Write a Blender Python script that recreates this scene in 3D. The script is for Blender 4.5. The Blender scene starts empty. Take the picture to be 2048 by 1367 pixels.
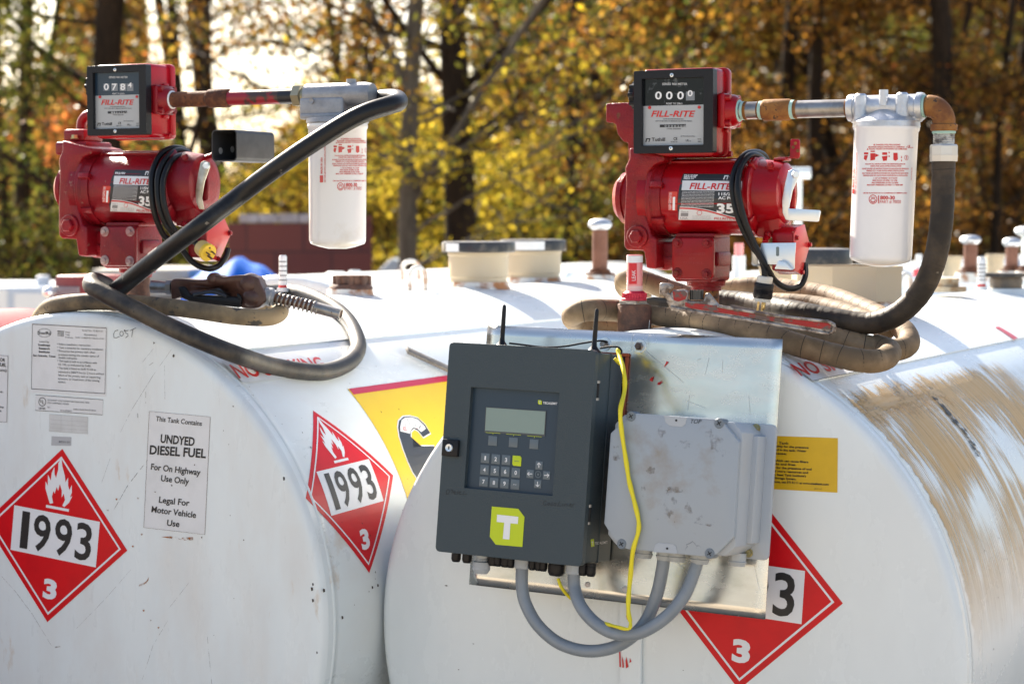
import bpy, bmesh, math, random
from mathutils import Vector, Matrix
from math import sin, cos, pi, radians
C = bpy.context.scene.collection
# ---------------------------------------------------------------- camera, sky, sun, exposure
SC = bpy.context.scene
FPX = 4230.0; CAMZ = 1.62; PITCH = 0.0573
cd = bpy.data.cameras.new('camera'); cam = bpy.data.objects.new('camera', cd); C.objects.link(cam)
cam.location = (0, 0, CAMZ); cam.rotation_euler = (pi/2-PITCH, 0, 0)
cd.sensor_width = 36; cd.lens = 36*FPX/2048; cd.clip_start = .05; cd.clip_end = 2000
cd.dof.use_dof = True; cd.dof.focus_distance = 4.08; cd.dof.aperture_fstop = 4.5; cd.dof.aperture_blades = 9
SC.camera = cam
SUN_AZ = math.atan2(-.50, .865); SUN_EL = radians(35)      # azimuth measured from +Y towards +X
w = bpy.data.worlds.new('World'); SC.world = w; w.use_nodes = True
nt = w.node_tree; nt.nodes.clear()
sky = nt.nodes.new('ShaderNodeTexSky'); sky.sky_type = 'NISHITA'; sky.sun_disc = False
sky.sun_elevation = SUN_EL; sky.sun_rotation = SUN_AZ; sky.air_density = 1.0; sky.dust_density = 2.5; sky.ozone_density = 1.0
bg = nt.nodes.new('ShaderNodeBackground'); bg.inputs[1].default_value = .073
ow = nt.nodes.new('ShaderNodeOutputWorld')
hsv = nt.nodes.new('ShaderNodeHueSaturation'); hsv.inputs['Saturation'].default_value = .95; nt.links.new(sky.outputs[0], hsv.inputs['Color']); nt.links.new(hsv.outputs[0], bg.inputs[0]); nt.links.new(bg.outputs[0], ow.inputs[0])
sl = bpy.data.lights.new('sun', 'SUN'); so = bpy.data.objects.new('sun', sl); C.objects.link(so)
sl.energy = 5.0; sl.angle = radians(.53); sl.color = (1, .90, .76)
tosun = Vector((sin(SUN_AZ)*cos(SUN_EL), cos(SUN_AZ)*cos(SUN_EL), sin(SUN_EL)))
so.rotation_euler = tosun.to_track_quat('Z', 'Y').to_euler(); so.location = (-8, 8, 12)
vs = SC.view_settings; vs.view_transform = 'Standard'; vs.look = 'None'; vs.gamma = 1; vs.use_curve_mapping = False
vs.exposure = 1.9
SC.cycles.max_bounces = 7; SC.cycles.diffuse_bounces = 4
# ---------------------------------------------------------------- pixel <-> world helpers
FWD = Vector((0, cos(PITCH), -sin(PITCH))); UPV = Vector((0, sin(PITCH), cos(PITCH))); CAM = Vector((0, 0, CAMZ))
def ray(x, y): return Vector((1, 0, 0))*((x-1024)/FPX)+UPV*((683.5-y)/FPX)+FWD
def at(x, y, Y): d = ray(x, y); return CAM+d*(Y/d.y)
def mpp(Y): return Y/FPX
YAW = .469
U0 = Vector((cos(YAW), -sin(YAW), 0)); A0 = Vector((sin(YAW), cos(YAW), 0)); Z0 = Vector((0, 0, 1))
class Fr:                                        # planar frame: local x,y in the plane, z towards the viewer
    cyl = False
    def __init__(s, O, U, V, N=None, k=1.0):
        s.O = Vector(O); s.U = Vector(U).normalized(); s.V = Vector(V).normalized(); s.N = N or s.U.cross(s.V).normalized(); s.k = k
    def P(s, a, b, c=0): return s.O+s.k*(s.U*a+s.V*b+s.N*c)
    def uv(s, x, y, off=0):
        d = ray(x, y); o = s.O+s.N*(off*s.k); t = (o-CAM).dot(s.N)/d.dot(s.N); q = CAM+d*t-o
        return (q.dot(s.U)/s.k, q.dot(s.V)/s.k)
    def M(s):
        m = Matrix((s.U, s.V, s.N)).transposed().to_4x4(); m.translation = s.O; return m
class Cy:                                        # cylinder skin: local x = arc from the crest, y = distance along the axis
    cyl = True
    def __init__(s, C_, R, U, A): s.C = Vector(C_); s.R = R; s.U = U; s.A = A
    def P(s, a, b, c=0): p = a/s.R; return s.C+s.A*b+(s.U*sin(p)+Z0*cos(p))*(s.R+c)
    def uv(s, x, y, off=0):
        d = ray(x, y); R = s.R+off; o = CAM-s.C
        dp = d-s.A*d.dot(s.A); op = o-s.A*o.dot(s.A)
        a, b, c = dp.dot(dp), 2*dp.dot(op), op.dot(op)-R*R; D = b*b-4*a*c
        t = (-b-math.sqrt(max(D, 0)))/(2*a); q = o+d*t
        return (math.atan2(q.dot(s.U), q.z)*s.R, q.dot(s.A))
# ---------------------------------------------------------------- materials
MATS = {}
def mat(name, col=(.5, .5, .5), rough=.5, metal=0, col2=None, nscale=6, nlo=.4, nhi=.6, bump=0, bscale=200, spots=None,
        sscale=40, sth=.72, coat=0, aniso=None, rvar=0, trans=0, alpha=None, ior=1.45, stretch=None, uvc=False, spec=None, detail=6, spots2=None, s2scale=12, s2th=.7):
    if name in MATS: return MATS[name]
    m = bpy.data.materials.new(name); m.use_nodes = True; N = m.node_tree.nodes; L = m.node_tree.links
    b = N['Principled BSDF']; b.inputs['Roughness'].default_value = rough; b.inputs['Metallic'].default_value = metal
    b.inputs['Base Color'].default_value = (*col, 1); b.inputs['IOR'].default_value = ior
    if coat: b.inputs['Coat Weight'].default_value = coat; b.inputs['Coat Roughness'].default_value = .08
    if trans: b.inputs['Transmission Weight'].default_value = trans
    if spec is not None: b.inputs['Specular IOR Level'].default_value = spec
    tc = N.new('ShaderNodeTexCoord'); vec = tc.outputs['UV' if uvc else 'Object']
    if stretch:
        mp = N.new('ShaderNodeMapping'); mp.inputs['Scale'].default_value = stretch; L.new(vec, mp.inputs[0]); sv = mp.outputs[0]
    else: sv = vec
    def noise(scale, v=vec, det=detail):
        n = N.new('ShaderNodeTexNoise'); n.inputs['Scale'].default_value = scale; n.inputs['Detail'].default_value = det
        n.inputs['Roughness'].default_value = .62; L.new(v, n.inputs['Vector']); return n
    def ramp(src, lo, hi):
        r = N.new('ShaderNodeMapRange'); r.inputs['From Min'].default_value = lo; r.inputs['From Max'].default_value = hi
        L.new(src, r.inputs['Value']); return r.outputs[0]
    cur = None
    def mix(fac, c, cur):
        x = N.new('ShaderNodeMix'); x.data_type = 'RGBA'; L.new(fac, x.inputs['Factor'])
        if cur is None: x.inputs['A'].default_value = (*col, 1)
        else: L.new(cur, x.inputs['A'])
        x.inputs['B'].default_value = (*c, 1); return x.outputs['Result']
    if col2: cur = mix(ramp(noise(nscale, sv).outputs['Fac'], nlo, nhi), col2, cur)
    if spots2: cur = mix(ramp(noise(s2scale, sv).outputs['Fac'], s2th, s2th+.06), spots2, cur)
    if spots: cur = mix(ramp(noise(sscale).outputs['Fac'], sth, sth+.03), spots, cur)
    if cur is not None: L.new(cur, b.inputs['Base Color'])
    if rvar:
        r = N.new('ShaderNodeMapRange'); r.inputs['To Min'].default_value = max(.02, rough-rvar); r.inputs['To Max'].default_value = rough+rvar
        r.inputs['From Min'].default_value = .35; r.inputs['From Max'].default_value = .65
        L.new(noise(nscale*2.3, sv).outputs['Fac'], r.inputs['Value']); L.new(r.outputs[0], b.inputs['Roughness'])
    if bump:
        bp = N.new('ShaderNodeBump'); bp.inputs['Strength'].default_value = bump; bp.inputs['Distance'].default_value = .002
        L.new(noise(bscale, det=3).outputs['Fac'], bp.inputs['Height']); L.new(bp.outputs[0], b.inputs['Normal'])
    if alpha: # (scale, lo, hi) streaky coverage
        L.new(ramp(noise(alpha[0], sv).outputs['Fac'], alpha[1], alpha[2]), b.inputs['Alpha'])
    MATS[name] = m; return m
WHT = (.735, .785, .79)
M_tank = mat('tank white paint', WHT, .32, col2=(.66, .655, .63), nscale=3.2, nlo=.42, nhi=.8, spots=(.12, .08, .05), sscale=55, sth=.795, bump=.22, bscale=7, rvar=.08, spots2=(.62, .57, .50), s2scale=5, s2th=.64, stretch=(2.4, .7, .7))
M_tank2 = mat('clean tank paint', (.765, .805, .80), .26, col2=(.70, .73, .725), nscale=2.4, nlo=.42, nhi=.8, spots=(.16, .13, .1), sscale=60, sth=.82, bump=.14, bscale=7, rvar=.06, stretch=(1.6, .7, .7))
M_rust = mat('rust', (.075, .026, .014), .8, col2=(.17, .062, .025), nscale=38, nlo=.42, nhi=.62, bump=.8, bscale=160, spots=(.05, .025, .018), sscale=70, sth=.6)
M_rustw = mat('rust stained white paint', (.70, .68, .63), .5, col2=(.36, .15, .05), nscale=20, nlo=.45, nhi=.60, bump=.3, bscale=90)
M_dkrust = mat('dark rusted steel', (.085, .045, .032), .7, col2=(.16, .075, .045), nscale=60, nlo=.4, nhi=.65, bump=.7, bscale=220, spots=(.3, .26, .22), sscale=90, sth=.72)
M_red = mat('red pump enamel', (.36, .003, .007), .24, col2=(.25, .002, .006), nscale=9, nlo=.4, nhi=.7, bump=.10, bscale=160, coat=.12, spec=.32, spots=(.10, .012, .01), sscale=130, sth=.68)
M_cast = mat('rough cast red enamel', (.27, .004, .008), .30, col2=(.17, .003, .006), nscale=14, nlo=.4, nhi=.7, bump=1, bscale=210, coat=.1, spec=.35, spots=(.16, .04, .012), sscale=30, sth=.64)
M_redold = mat('weathered red enamel', (.27, .006, .013), .32, col2=(.16, .005, .011), nscale=10, nlo=.4, nhi=.7, bump=.5, bscale=200, coat=.08, spec=.35, spots=(.24, .09, .07), sscale=60, sth=.66)
M_blk = mat('black plastic', (.010, .010, .012), .38, spec=.3, bump=.15, bscale=500)
M_bezel = mat('black bezel', (.011, .012, .015), .36, spec=.3, bump=.2, bscale=700)
M_rub = mat('dusty black rubber', (.010, .010, .011), .38, spec=.35, col2=(.05, .045, .04), nscale=9, nlo=.55, nhi=.8, bump=.25, bscale=120, spots=(.16, .145, .12), sscale=34, sth=.66)
M_rubt = mat('sandy black rubber', (.022, .020, .019), .5, col2=(.13, .105, .075), nscale=7, nlo=.50, nhi=.74, bump=.3, bscale=120, spots=(.03, .03, .03), sscale=38, sth=.62)
M_cord = mat('black cord rubber', (.007, .007, .008), .36, spec=.35, bump=.1, bscale=300)
M_steel = mat('bare steel pipe', (.34, .33, .32), .38, metal=.9, col2=(.22, .20, .18), nscale=30, nlo=.4, nhi=.65, bump=.2, bscale=220, spots=(.25, .12, .05), sscale=60, sth=.66)
M_zinc = mat('bright zinc', (.74, .79, .82), .34, metal=.75, col2=(.70, .74, .77), nscale=9, nlo=.4, nhi=.7)
M_alu = mat('cast aluminium', (.60, .62, .65), .42, metal=.75, col2=(.44, .46, .49), nscale=40, nlo=.4, nhi=.7, bump=.4, bscale=240)
M_aluold = mat('dull cast aluminium', (.33, .34, .36), .5, metal=.6, col2=(.24, .25, .27), nscale=40, nlo=.4, nhi=.7, bump=.5, bscale=240)
M_galv = mat('galvanised sheet', (.74, .73, .69), .24, metal=1, col2=(.60, .60, .57), nscale=5, nlo=.36, nhi=.70, bump=.05, bscale=5, rvar=.075, spots=(.62, .63, .61), sscale=26, sth=.68, stretch=(1, 2.2, 1))
M_cab = mat('charcoal powder coat', (.046, .063, .072), .40, spec=.35, bump=.5, bscale=330)
M_cabside = M_cab
M_dark = mat('dark recess', (.012, .012, .013), .7)
M_key = mat('membrane panel', (.026, .046, .068), .35, bump=.05, bscale=400)
M_btn = mat('grey key', (.115, .145, .165), .4)
M_lcd = mat('liquid crystal screen', (.22, .285, .25), .22, coat=.4)
M_lime = mat('lime green', (.52, .62, .01), .42)
M_w = mat('white print', (.80, .80, .80), .45)
M_k = mat('black print', (.018, .018, .02), .45)
M_pen = mat('black marker', (.03, .03, .035), .6, alpha=(90, .30, .45))
M_penf = mat('faint marker', (.40, .39, .38), .6, alpha=(60, .42, .62))
M_r = mat('red print', (.58, .02, .02), .4)
M_pl = mat('placard red vinyl', (.66, .006, .012), .34, spec=.3, col2=(.54, .006, .012), nscale=12, nlo=.4, nhi=.8)
M_plw = mat('placard white vinyl', (.76, .77, .79), .34)
M_stk = mat('sticker white vinyl', (.70, .71, .72), .34, col2=(.60, .61, .61), nscale=14, nlo=.45, nhi=.8)
M_stkg = mat('faded sticker', (.60, .61, .61), .4, col2=(.5, .5, .48), nscale=14, nlo=.45, nhi=.8)
M_yel = mat('yellow vinyl', (.74, .50, .008), .35, col2=(.68, .45, .01), nscale=6, nlo=.4, nhi=.8)
M_yel2 = mat('amber vinyl', (.68, .42, .01), .4, col2=(.60, .37, .012), nscale=20, nlo=.4, nhi=.8)
M_grey = mat('grey abs plastic', (.33, .37, .41), .42, col2=(.27, .235, .19), nscale=9, nlo=.56, nhi=.78, bump=.12, bscale=260, spots=(.15, .12, .09), sscale=45, sth=.70)
M_greyc = mat('clean grey plastic', (.40, .43, .46), .4, bump=.1, bscale=260)
M_cond = mat('grey pvc conduit', (.24, .27, .30), .36, col2=(.20, .225, .25), nscale=18, nlo=.4, nhi=.7)
M_gland = mat('translucent grey gland', (.40, .42, .43), .4)
M_cordy = mat('yellow wire', (.78, .66, .02), .45, bump=.3, bscale=300)
M_seal = mat('orange sealant', (.32, .065, .02), .6, bump=.5, bscale=150)
M_can = mat('white filter enamel', (.80, .80, .81), .22, col2=(.74, .74, .74), nscale=5, nlo=.45, nhi=.8, coat=.4)
M_canold = mat('aged white filter enamel', (.78, .78, .77), .28, col2=(.66, .62, .55), nscale=9, nlo=.55, nhi=.75, coat=.3, spots=(.35, .2, .1), sscale=30, sth=.76)
M_orst = mat('orange rusty iron', (.17, .062, .018), .75, col2=(.32, .14, .03), nscale=26, nlo=.4, nhi=.65, bump=.6, bscale=180, spots=(.06, .035, .025), sscale=50, sth=.6)
M_green = mat('green thread sealant', (.36, .56, .50), .6, bump=.6, bscale=160)
M_beige = mat('beige powder coat', (.44, .36, .245), .5, col2=(.43, .36, .26), nscale=10, nlo=.4, nhi=.7)
M_lid = mat('worn black lid', (.03, .03, .032), .3, col2=(.10, .09, .075), nscale=22, nlo=.5, nhi=.65)
M_yplug = mat('yellow plug plastic', (.66, .47, .16), .45, col2=(.5, .37, .15), nscale=40, nlo=.4, nhi=.7)
M_yface = mat('yellow plug face', (.80, .52, .03), .4)
M_brass = mat('brass', (.62, .46, .20), .35, metal=.9)
M_cream = mat('cream plug plastic', (.70, .66, .58), .45)
M_pink = mat('red tinted clear plastic', (.80, .30, .30), .25, trans=.0, coat=.5)
M_clear = mat('milky clear plastic', (.74, .74, .74), .25, coat=.5)
M_noz = mat('worn brown nozzle cover', (.052, .022, .017), .3, col2=(.10, .048, .036), nscale=24, nlo=.4, nhi=.65, bump=.3, bscale=160, spots=(.06, .03, .025), sscale=40, sth=.6)
M_iron = mat('worn wrench steel', (.42, .38, .35), .34, metal=.8, col2=(.12, .09, .075), nscale=50, nlo=.4, nhi=.6, bump=.9, bscale=260)
M_wred = mat('chipped red wrench paint', (.34, .012, .012), .45, col2=(.12, .08, .07), nscale=40, nlo=.5, nhi=.58, bump=.5, bscale=200)
def streakmat(name, col, col2, fx, fy, lo, hi, big, edge):
    # fx, fy: noise frequency along the arc and along the tank; edge: (arc0, arc1, s0, s1, fade)
    m = bpy.data.materials.new(name); m.use_nodes = True; N = m.node_tree.nodes; L = m.node_tree.links; bs = N['Principled BSDF']; bs.inputs['Roughness'].default_value = .6
    tc = N.new('ShaderNodeTexCoord'); sp = N.new('ShaderNodeSeparateXYZ'); L.new(tc.outputs['UV'], sp.inputs[0])
    def no(sx, sy, det, rough=.5):
        mp = N.new('ShaderNodeMapping'); mp.inputs['Scale'].default_value = (sx, sy, 1); L.new(tc.outputs['UV'], mp.inputs[0]); n = N.new('ShaderNodeTexNoise'); n.inputs['Scale'].default_value = 1; n.inputs['Detail'].default_value = det; n.inputs['Roughness'].default_value = rough; L.new(mp.outputs[0], n.inputs['Vector']); return n.outputs['Fac']
    def ma(op, a, b, clamp=False):
        k = N.new('ShaderNodeMath'); k.operation = op; k.use_clamp = clamp
        for i, v in enumerate((a, b)):
            if isinstance(v, (int, float)): k.inputs[i].default_value = v
            else: L.new(v, k.inputs[i])
        return k.outputs[0]
    def rg(v, a, b_):
        r = N.new('ShaderNodeMapRange'); r.inputs['From Min'].default_value = a; r.inputs['From Max'].default_value = b_; L.new(v, r.inputs['Value']); return r.outputs[0]
    st = ma('ADD', ma('MULTIPLY', no(fx, fy, 4), .55), ma('MULTIPLY', no(fx*3, fy*4.5, 3), .45)); st = ma('ADD', st, ma('MULTIPLY', ma('SUBTRACT', no(big, big*1.2, 3), .5), .9))
    a = rg(st, lo, hi); wob = ma('MULTIPLY', ma('SUBTRACT', no(9, 60, 3), .5), .10); X = ma('ADD', sp.outputs[0], wob); wy = ma('MULTIPLY', ma('SUBTRACT', no(50, 9, 3), .5), .05); Y = ma('ADD', sp.outputs[1], wy)
    for v, e0, e1 in ((X, edge[0], edge[0]+edge[4]), (X, edge[1], edge[1]-edge[5]), (Y, edge[2], edge[2]+edge[4]*.4), (Y, edge[3], edge[3]-edge[5])): a = ma('MULTIPLY', a, rg(v, e0, e1))
    L.new(ma('MULTIPLY', a, .86), bs.inputs['Alpha']); mx = N.new('ShaderNodeMix'); mx.data_type = 'RGBA'; L.new(rg(no(fx*2, fy*2, 3), .4, .6), mx.inputs['Factor']); mx.inputs['A'].default_value = (*col, 1); mx.inputs['B'].default_value = (*col2, 1); L.new(mx.outputs['Result'], bs.inputs['Base Color']); return m
M_tan0 = mat('tan adhesive streaks', (.40, .235, .09), .6, col2=(.50, .32, .15), nscale=30, nlo=.4, nhi=.7, stretch=(.9, 9, 1), uvc=True, alpha=(9, .43, .56))
M_tan20 = mat('tan adhesive cross streaks', (.40, .24, .10), .6, stretch=(8, 1.2, 1), uvc=True, alpha=(9, .40, .52))
M_brown = mat('brown brick', (.20, .055, .04), .85)
M_scr = mat('clear window', (.05, .05, .055), .05)
M_dial = mat('dial silver', (.40, .415, .43), .3, metal=.15)
M_dialk = mat('dial black', (.004, .005, .007), .16, col2=(.10, .11, .12), nscale=60, nlo=.58, nhi=.66)
M_smk = mat('rust streak stain', (.34, .12, .03), .7, alpha=(60, .42, .56))
M_smudge = mat('grey brown smudge', (.20, .155, .115), .7, alpha=(55, .47, .86), detail=10)
M_chip = mat('chipped black spot', (.05, .035, .028), .8)
# ---------------------------------------------------------------- mesh helpers
class B:
    mi = 0
    def __init__(s): s.bm = bmesh.new()
    def _add(s, vs_, fs, T=None, bev=0, seg=2):
        bm = bmesh.new(); v = [bm.verts.new(q) for q in vs_]
        for f in fs:
            try: bm.faces.new([v[i] for i in f])
            except ValueError: pass
        if bev:
            bmesh.ops.recalc_face_normals(bm, faces=bm.faces)
            ed = [e for e in bm.edges if len(e.link_faces) == 2 and e.calc_face_angle(0) > .5]
            bmesh.ops.bevel(bm, geom=ed, offset=bev, segments=seg, affect='EDGES', profile=.5, clamp_overlap=True)
        if T: 
            for q in bm.verts: q.co = T(*q.co)
        bmesh.ops.recalc_face_normals(bm, faces=bm.faces)
        for f in bm.faces: f.material_index = s.mi
        me = bpy.data.meshes.new('t'); bm.to_mesh(me); bm.free(); s.bm.from_mesh(me); bpy.data.meshes.remove(me); return s
    def box(s, fr, x0, x1, y0, y1, z0, z1, bev=0, seg=2):
        vs_ = [(x, y, z) for z in (z0, z1) for y in (y0, y1) for x in (x0, x1)]
        return s._add(vs_, [(0, 1, 3, 2), (4, 5, 7, 6), (0, 1, 5, 4), (2, 3, 7, 6), (0, 2, 6, 4), (1, 3, 7, 5)], fr.P, bev, seg)
    def prism(s, fr, pts, z0, z1, bev=0, ax='z', seg=2):      # outline extruded along a local axis
        n = len(pts)
        def q(p, z): return (p[0], p[1], z) if ax == 'z' else ((z, p[0], p[1]) if ax == 'x' else (p[0], z, p[1]))
        vs_ = [q(p, z0) for p in pts]+[q(p, z1) for p in pts]
        fs = [tuple(range(n)), tuple(range(n, 2*n))]+[(i, (i+1) % n, n+(i+1) % n, n+i) for i in range(n)]
        return s._add(vs_, fs, fr.P, bev, seg)
    def lathe(s, p, d, prof, seg=32, ref=None, squash=None):    # prof: (distance along d, radius)
        p = Vector(p); d = Vector(d).normalized(); r = ref or (Vector((0, 0, 1)) if abs(d.z) < .9 else Vector((1, 0, 0)))
        e1 = (r-d*r.dot(d)).normalized(); e2 = d.cross(e1); vs_ = []; fs = []
        for t, R in prof:
            for k in range(seg):
                a = 2*pi*(k+.5)/seg; vs_.append(p+d*t+e1*cos(a)*R*(squash or 1)+e2*sin(a)*R)
        for i in range(len(prof)-1):
            for k in range(seg): fs.append((i*seg+k, i*seg+(k+1) % seg, (i+1)*seg+(k+1) % seg, (i+1)*seg+k))
        fs.append(tuple(range(seg))); fs.append(tuple((len(prof)-1)*seg+k for k in range(seg)))
        return s._add(vs_, fs)
    def cyl(s, p0, p1, r, seg=24, r1=None, bev=0):
        p0 = Vector(p0); p1 = Vector(p1); h = (p1-p0).length; r1 = r if r1 is None else r1
        pr = [(0, r), (h, r1)] if not bev else [(0, r-bev), (bev*.3, r-bev*.3), (bev, r), (h-bev, r1), (h-bev*.3, r1-bev*.3), (h, r1-bev)]
        return s.lathe(p0, p1-p0, pr, seg)
    def hexn(s, p, d, R, h): return s.lathe(p, d, [(0, R), (h*.8, R), (h, R*.86)], 6)
    def tube(s, pts, r, seg=14, n=10, cap=True, rfun=None, smooth=True):
        P = [Vector(q) for q in pts]; path = []
        if smooth and len(P) > 2:
            E = [P[0]*2-P[1]]+P+[P[-1]*2-P[-2]]
            for i in range(1, len(E)-2):
                for k in range(n):
                    t = k/n; a, b, c, d = E[i-1:i+3]
                    path.append(.5*((2*b)+(c-a)*t+(2*a-5*b+4*c-d)*t*t+(3*b-a-3*c+d)*t**3))
            path.append(P[-1])
        else: path = P
        s.path = path; vs_ = []; fs = []; nrm = None
        for i, q in enumerate(path):
            t = (path[min(i+1, len(path)-1)]-path[max(i-1, 0)]).normalized()
            if nrm is None: nrm = t.orthogonal().normalized()
            nrm = (nrm-t*nrm.dot(t)).normalized(); bn = t.cross(nrm)
            R = rfun(i, i/(len(path)-1)) if rfun else r
            for k in range(seg): a = 2*pi*k/seg; vs_.append(q+(nrm*cos(a)+bn*sin(a))*R)
        for i in range(len(path)-1):
            for k in range(seg): fs.append((i*seg+k, i*seg+(k+1) % seg, (i+1)*seg+(k+1) % seg, (i+1)*seg+k))
        if cap: fs.append(tuple(range(seg))); fs.append(tuple((len(path)-1)*seg+k for k in range(seg)))
        return s._add(vs_, fs)
    # drawn things on a surface (plane frame or cylinder skin), thickness-free sheets a hair above it
    def flat(s, S, polys, off=.0006, uvt=True):
        bm = bmesh.new()
        for p in polys:
            v = [bm.verts.new((a, b, 0)) for a, b in p]
            try: bm.faces.new(v)
            except ValueError: pass
        s._map(S, bm, off); return s
    def _map(s, S, bm, off, step=.02):
        if S.cyl:
            bmesh.ops.triangulate(bm, faces=[f for f in bm.faces if len(f.verts) > 4])
            xs = [v.co.x for v in bm.verts]
            if xs:
                x = math.floor(min(xs)/step)*step+step
                while x < max(xs):
                    bmesh.ops.bisect_plane(bm, geom=bm.verts[:]+bm.edges[:]+bm.faces[:], plane_co=(x, 0, 0), plane_no=(1, 0, 0)); x += step
        for v in bm.verts: s_ = v.co; v.normal = (0, 0, 1)
        uvl = bm.loops.layers.uv.new('UVMap')
        for f in bm.faces:
            for l in f.loops: l[uvl].uv = (l.vert.co.x, l.vert.co.y)
        for v in bm.verts: v.co = S.P(v.co.x, v.co.y, off)
        me = bpy.data.meshes.new('t'); bm.to_mesh(me); bm.free(); s.bm.from_mesh(me); bpy.data.meshes.remove(me)
    def px(s, S, pts, off=.0006, base=0): return s.flat(S, [[S.uv(x, y, base) for x, y in pts]], off+base)
    def stroke(s, S, pts, wpx, off=.0009, base=0, closed=False, taper=False):   # pen line through pixel points
        q = [Vector(S.uv(x, y, base)) for x, y in pts]
        if closed: q.append(q[0])
        wm = wpx*4.2/FPX/2; n = len(q); L = []; R = []
        for i in range(n):
            a = q[max(i-1, 0)]; b = q[min(i+1, n-1)]
            if closed and i in (0, n-1): a = q[n-2]; b = q[1]
            t = (b-a); t = t.normalized() if t.length > 0 else Vector((1, 0)); m = Vector((-t.y, t.x))
            ww = wm*(sin(pi*(i+.5)/n)*.8+.2) if taper else wm
            L.append(q[i]+m*ww); R.append(q[i]-m*ww)
        return s.flat(S, [[L[i], L[i+1], R[i+1], R[i]] for i in range(n-1)], off+base)
    def text(s, S, txt, p0, p1, h, off=.0010, base=0, bold=0, shear=0, lean=None, local=False):
        # baseline from p0 to p1 (pixels, or local when local=True); capital height h
        bm, w_, cap = font(txt, bold, shear)
        if local: a = Vector(p0); b = Vector(p1); up = Vector((-(b-a).y, (b-a).x)).normalized()*h
        else:
            a = Vector(S.uv(*p0, base)); b = Vector(S.uv(*p1, base))
            d = Vector(p1)-Vector(p0)
            if lean is None: lean = (d.y/d.x if abs(d.x) > abs(d.y) else 0)
            pu = (p0[0]+lean*h, p0[1]-h) if abs(d.x) > abs(d.y) else (p0[0]-h*(1 if d.y < 0 else -1), p0[1])
            up = Vector(S.uv(*pu, base))-a
        bm = bm.copy()
        for v in bm.verts: q = a+(b-a)*(v.co.x/w_)+up*(v.co.y/cap); v.co = (q.x, q.y, 0)
        s._map(S, bm, off+base); return s
    def obj(s, name, m, parent=None, smooth=40, bev=0, sub=0, label=None, dbl=False):
        if dbl: bmesh.ops.remove_doubles(s.bm, verts=s.bm.verts, dist=1e-5)
        me = bpy.data.meshes.new(name)
        if parent is not None: s.bm.transform(rootm(parent).inverted())
        s.bm.to_mesh(me); s.bm.free()
        for m_ in (m if isinstance(m, list) else [m]): me.materials.append(m_)
        o = bpy.data.objects.new(name, me); C.objects.link(o)
        if smooth:
            for p in me.polygons: p.use_smooth = True
            me.set_sharp_from_angle(angle=radians(smooth))
        if bev:
            md = o.modifiers.new('bevel', 'BEVEL'); md.width = bev; md.segments = 2; md.limit_method = 'ANGLE'; md.angle_limit = radians(45)
        if sub:
            md = o.modifiers.new('sub', 'SUBSURF'); md.levels = md.render_levels = sub
        if parent is not None: o.parent = parent
        if label: o['label'] = label
        return o
def rootm(o):
    while o.parent: o = o.parent
    return o.matrix_basis.copy()
FONTS = {}
def font(t, bold=0, shear=0):
    k = (t, bold, shear)
    if k in FONTS: return FONTS[k]
    cu = bpy.data.curves.new('t', 'FONT'); cu.body = t; cu.offset = bold; cu.shear = shear; cu.resolution_u = 3; cu.fill_mode = 'FRONT'
    o = bpy.data.objects.new('t', cu); me = bpy.data.meshes.new_from_object(o)
    bm = bmesh.new(); bm.from_mesh(me); bpy.data.objects.remove(o); bpy.data.curves.remove(cu); bpy.data.meshes.remove(me)
    x0 = min(v.co.x for v in bm.verts); x1 = max(v.co.x for v in bm.verts)
    for v in bm.verts: v.co.x -= x0; v.co.y -= (0 if not bold else -bold*.0)
    FONTS[k] = (bm, x1-x0, .729); return FONTS[k]
def tag(o, label=None, cat=None, group=None, kind=None):
    if label: o['label'] = label
    if cat: o['category'] = cat
    if group: o['group'] = group
    if kind: o['kind'] = kind
    return o
def thing(name, label, cat, M=None, loc=None, group=None):
    o = bpy.data.objects.new(name, None); C.objects.link(o); o.empty_display_size = .05
    if M is not None: o.matrix_basis = M
    if loc is not None: o.location = loc; o.matrix_basis = Matrix.Translation(loc)
    return tag(o, label, cat, group)
def copy_tree(o, parent=None):
    c = o.copy(); C.objects.link(c); c.parent = parent
    for ch in list(o.children): copy_tree(ch, c)
    return c
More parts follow.
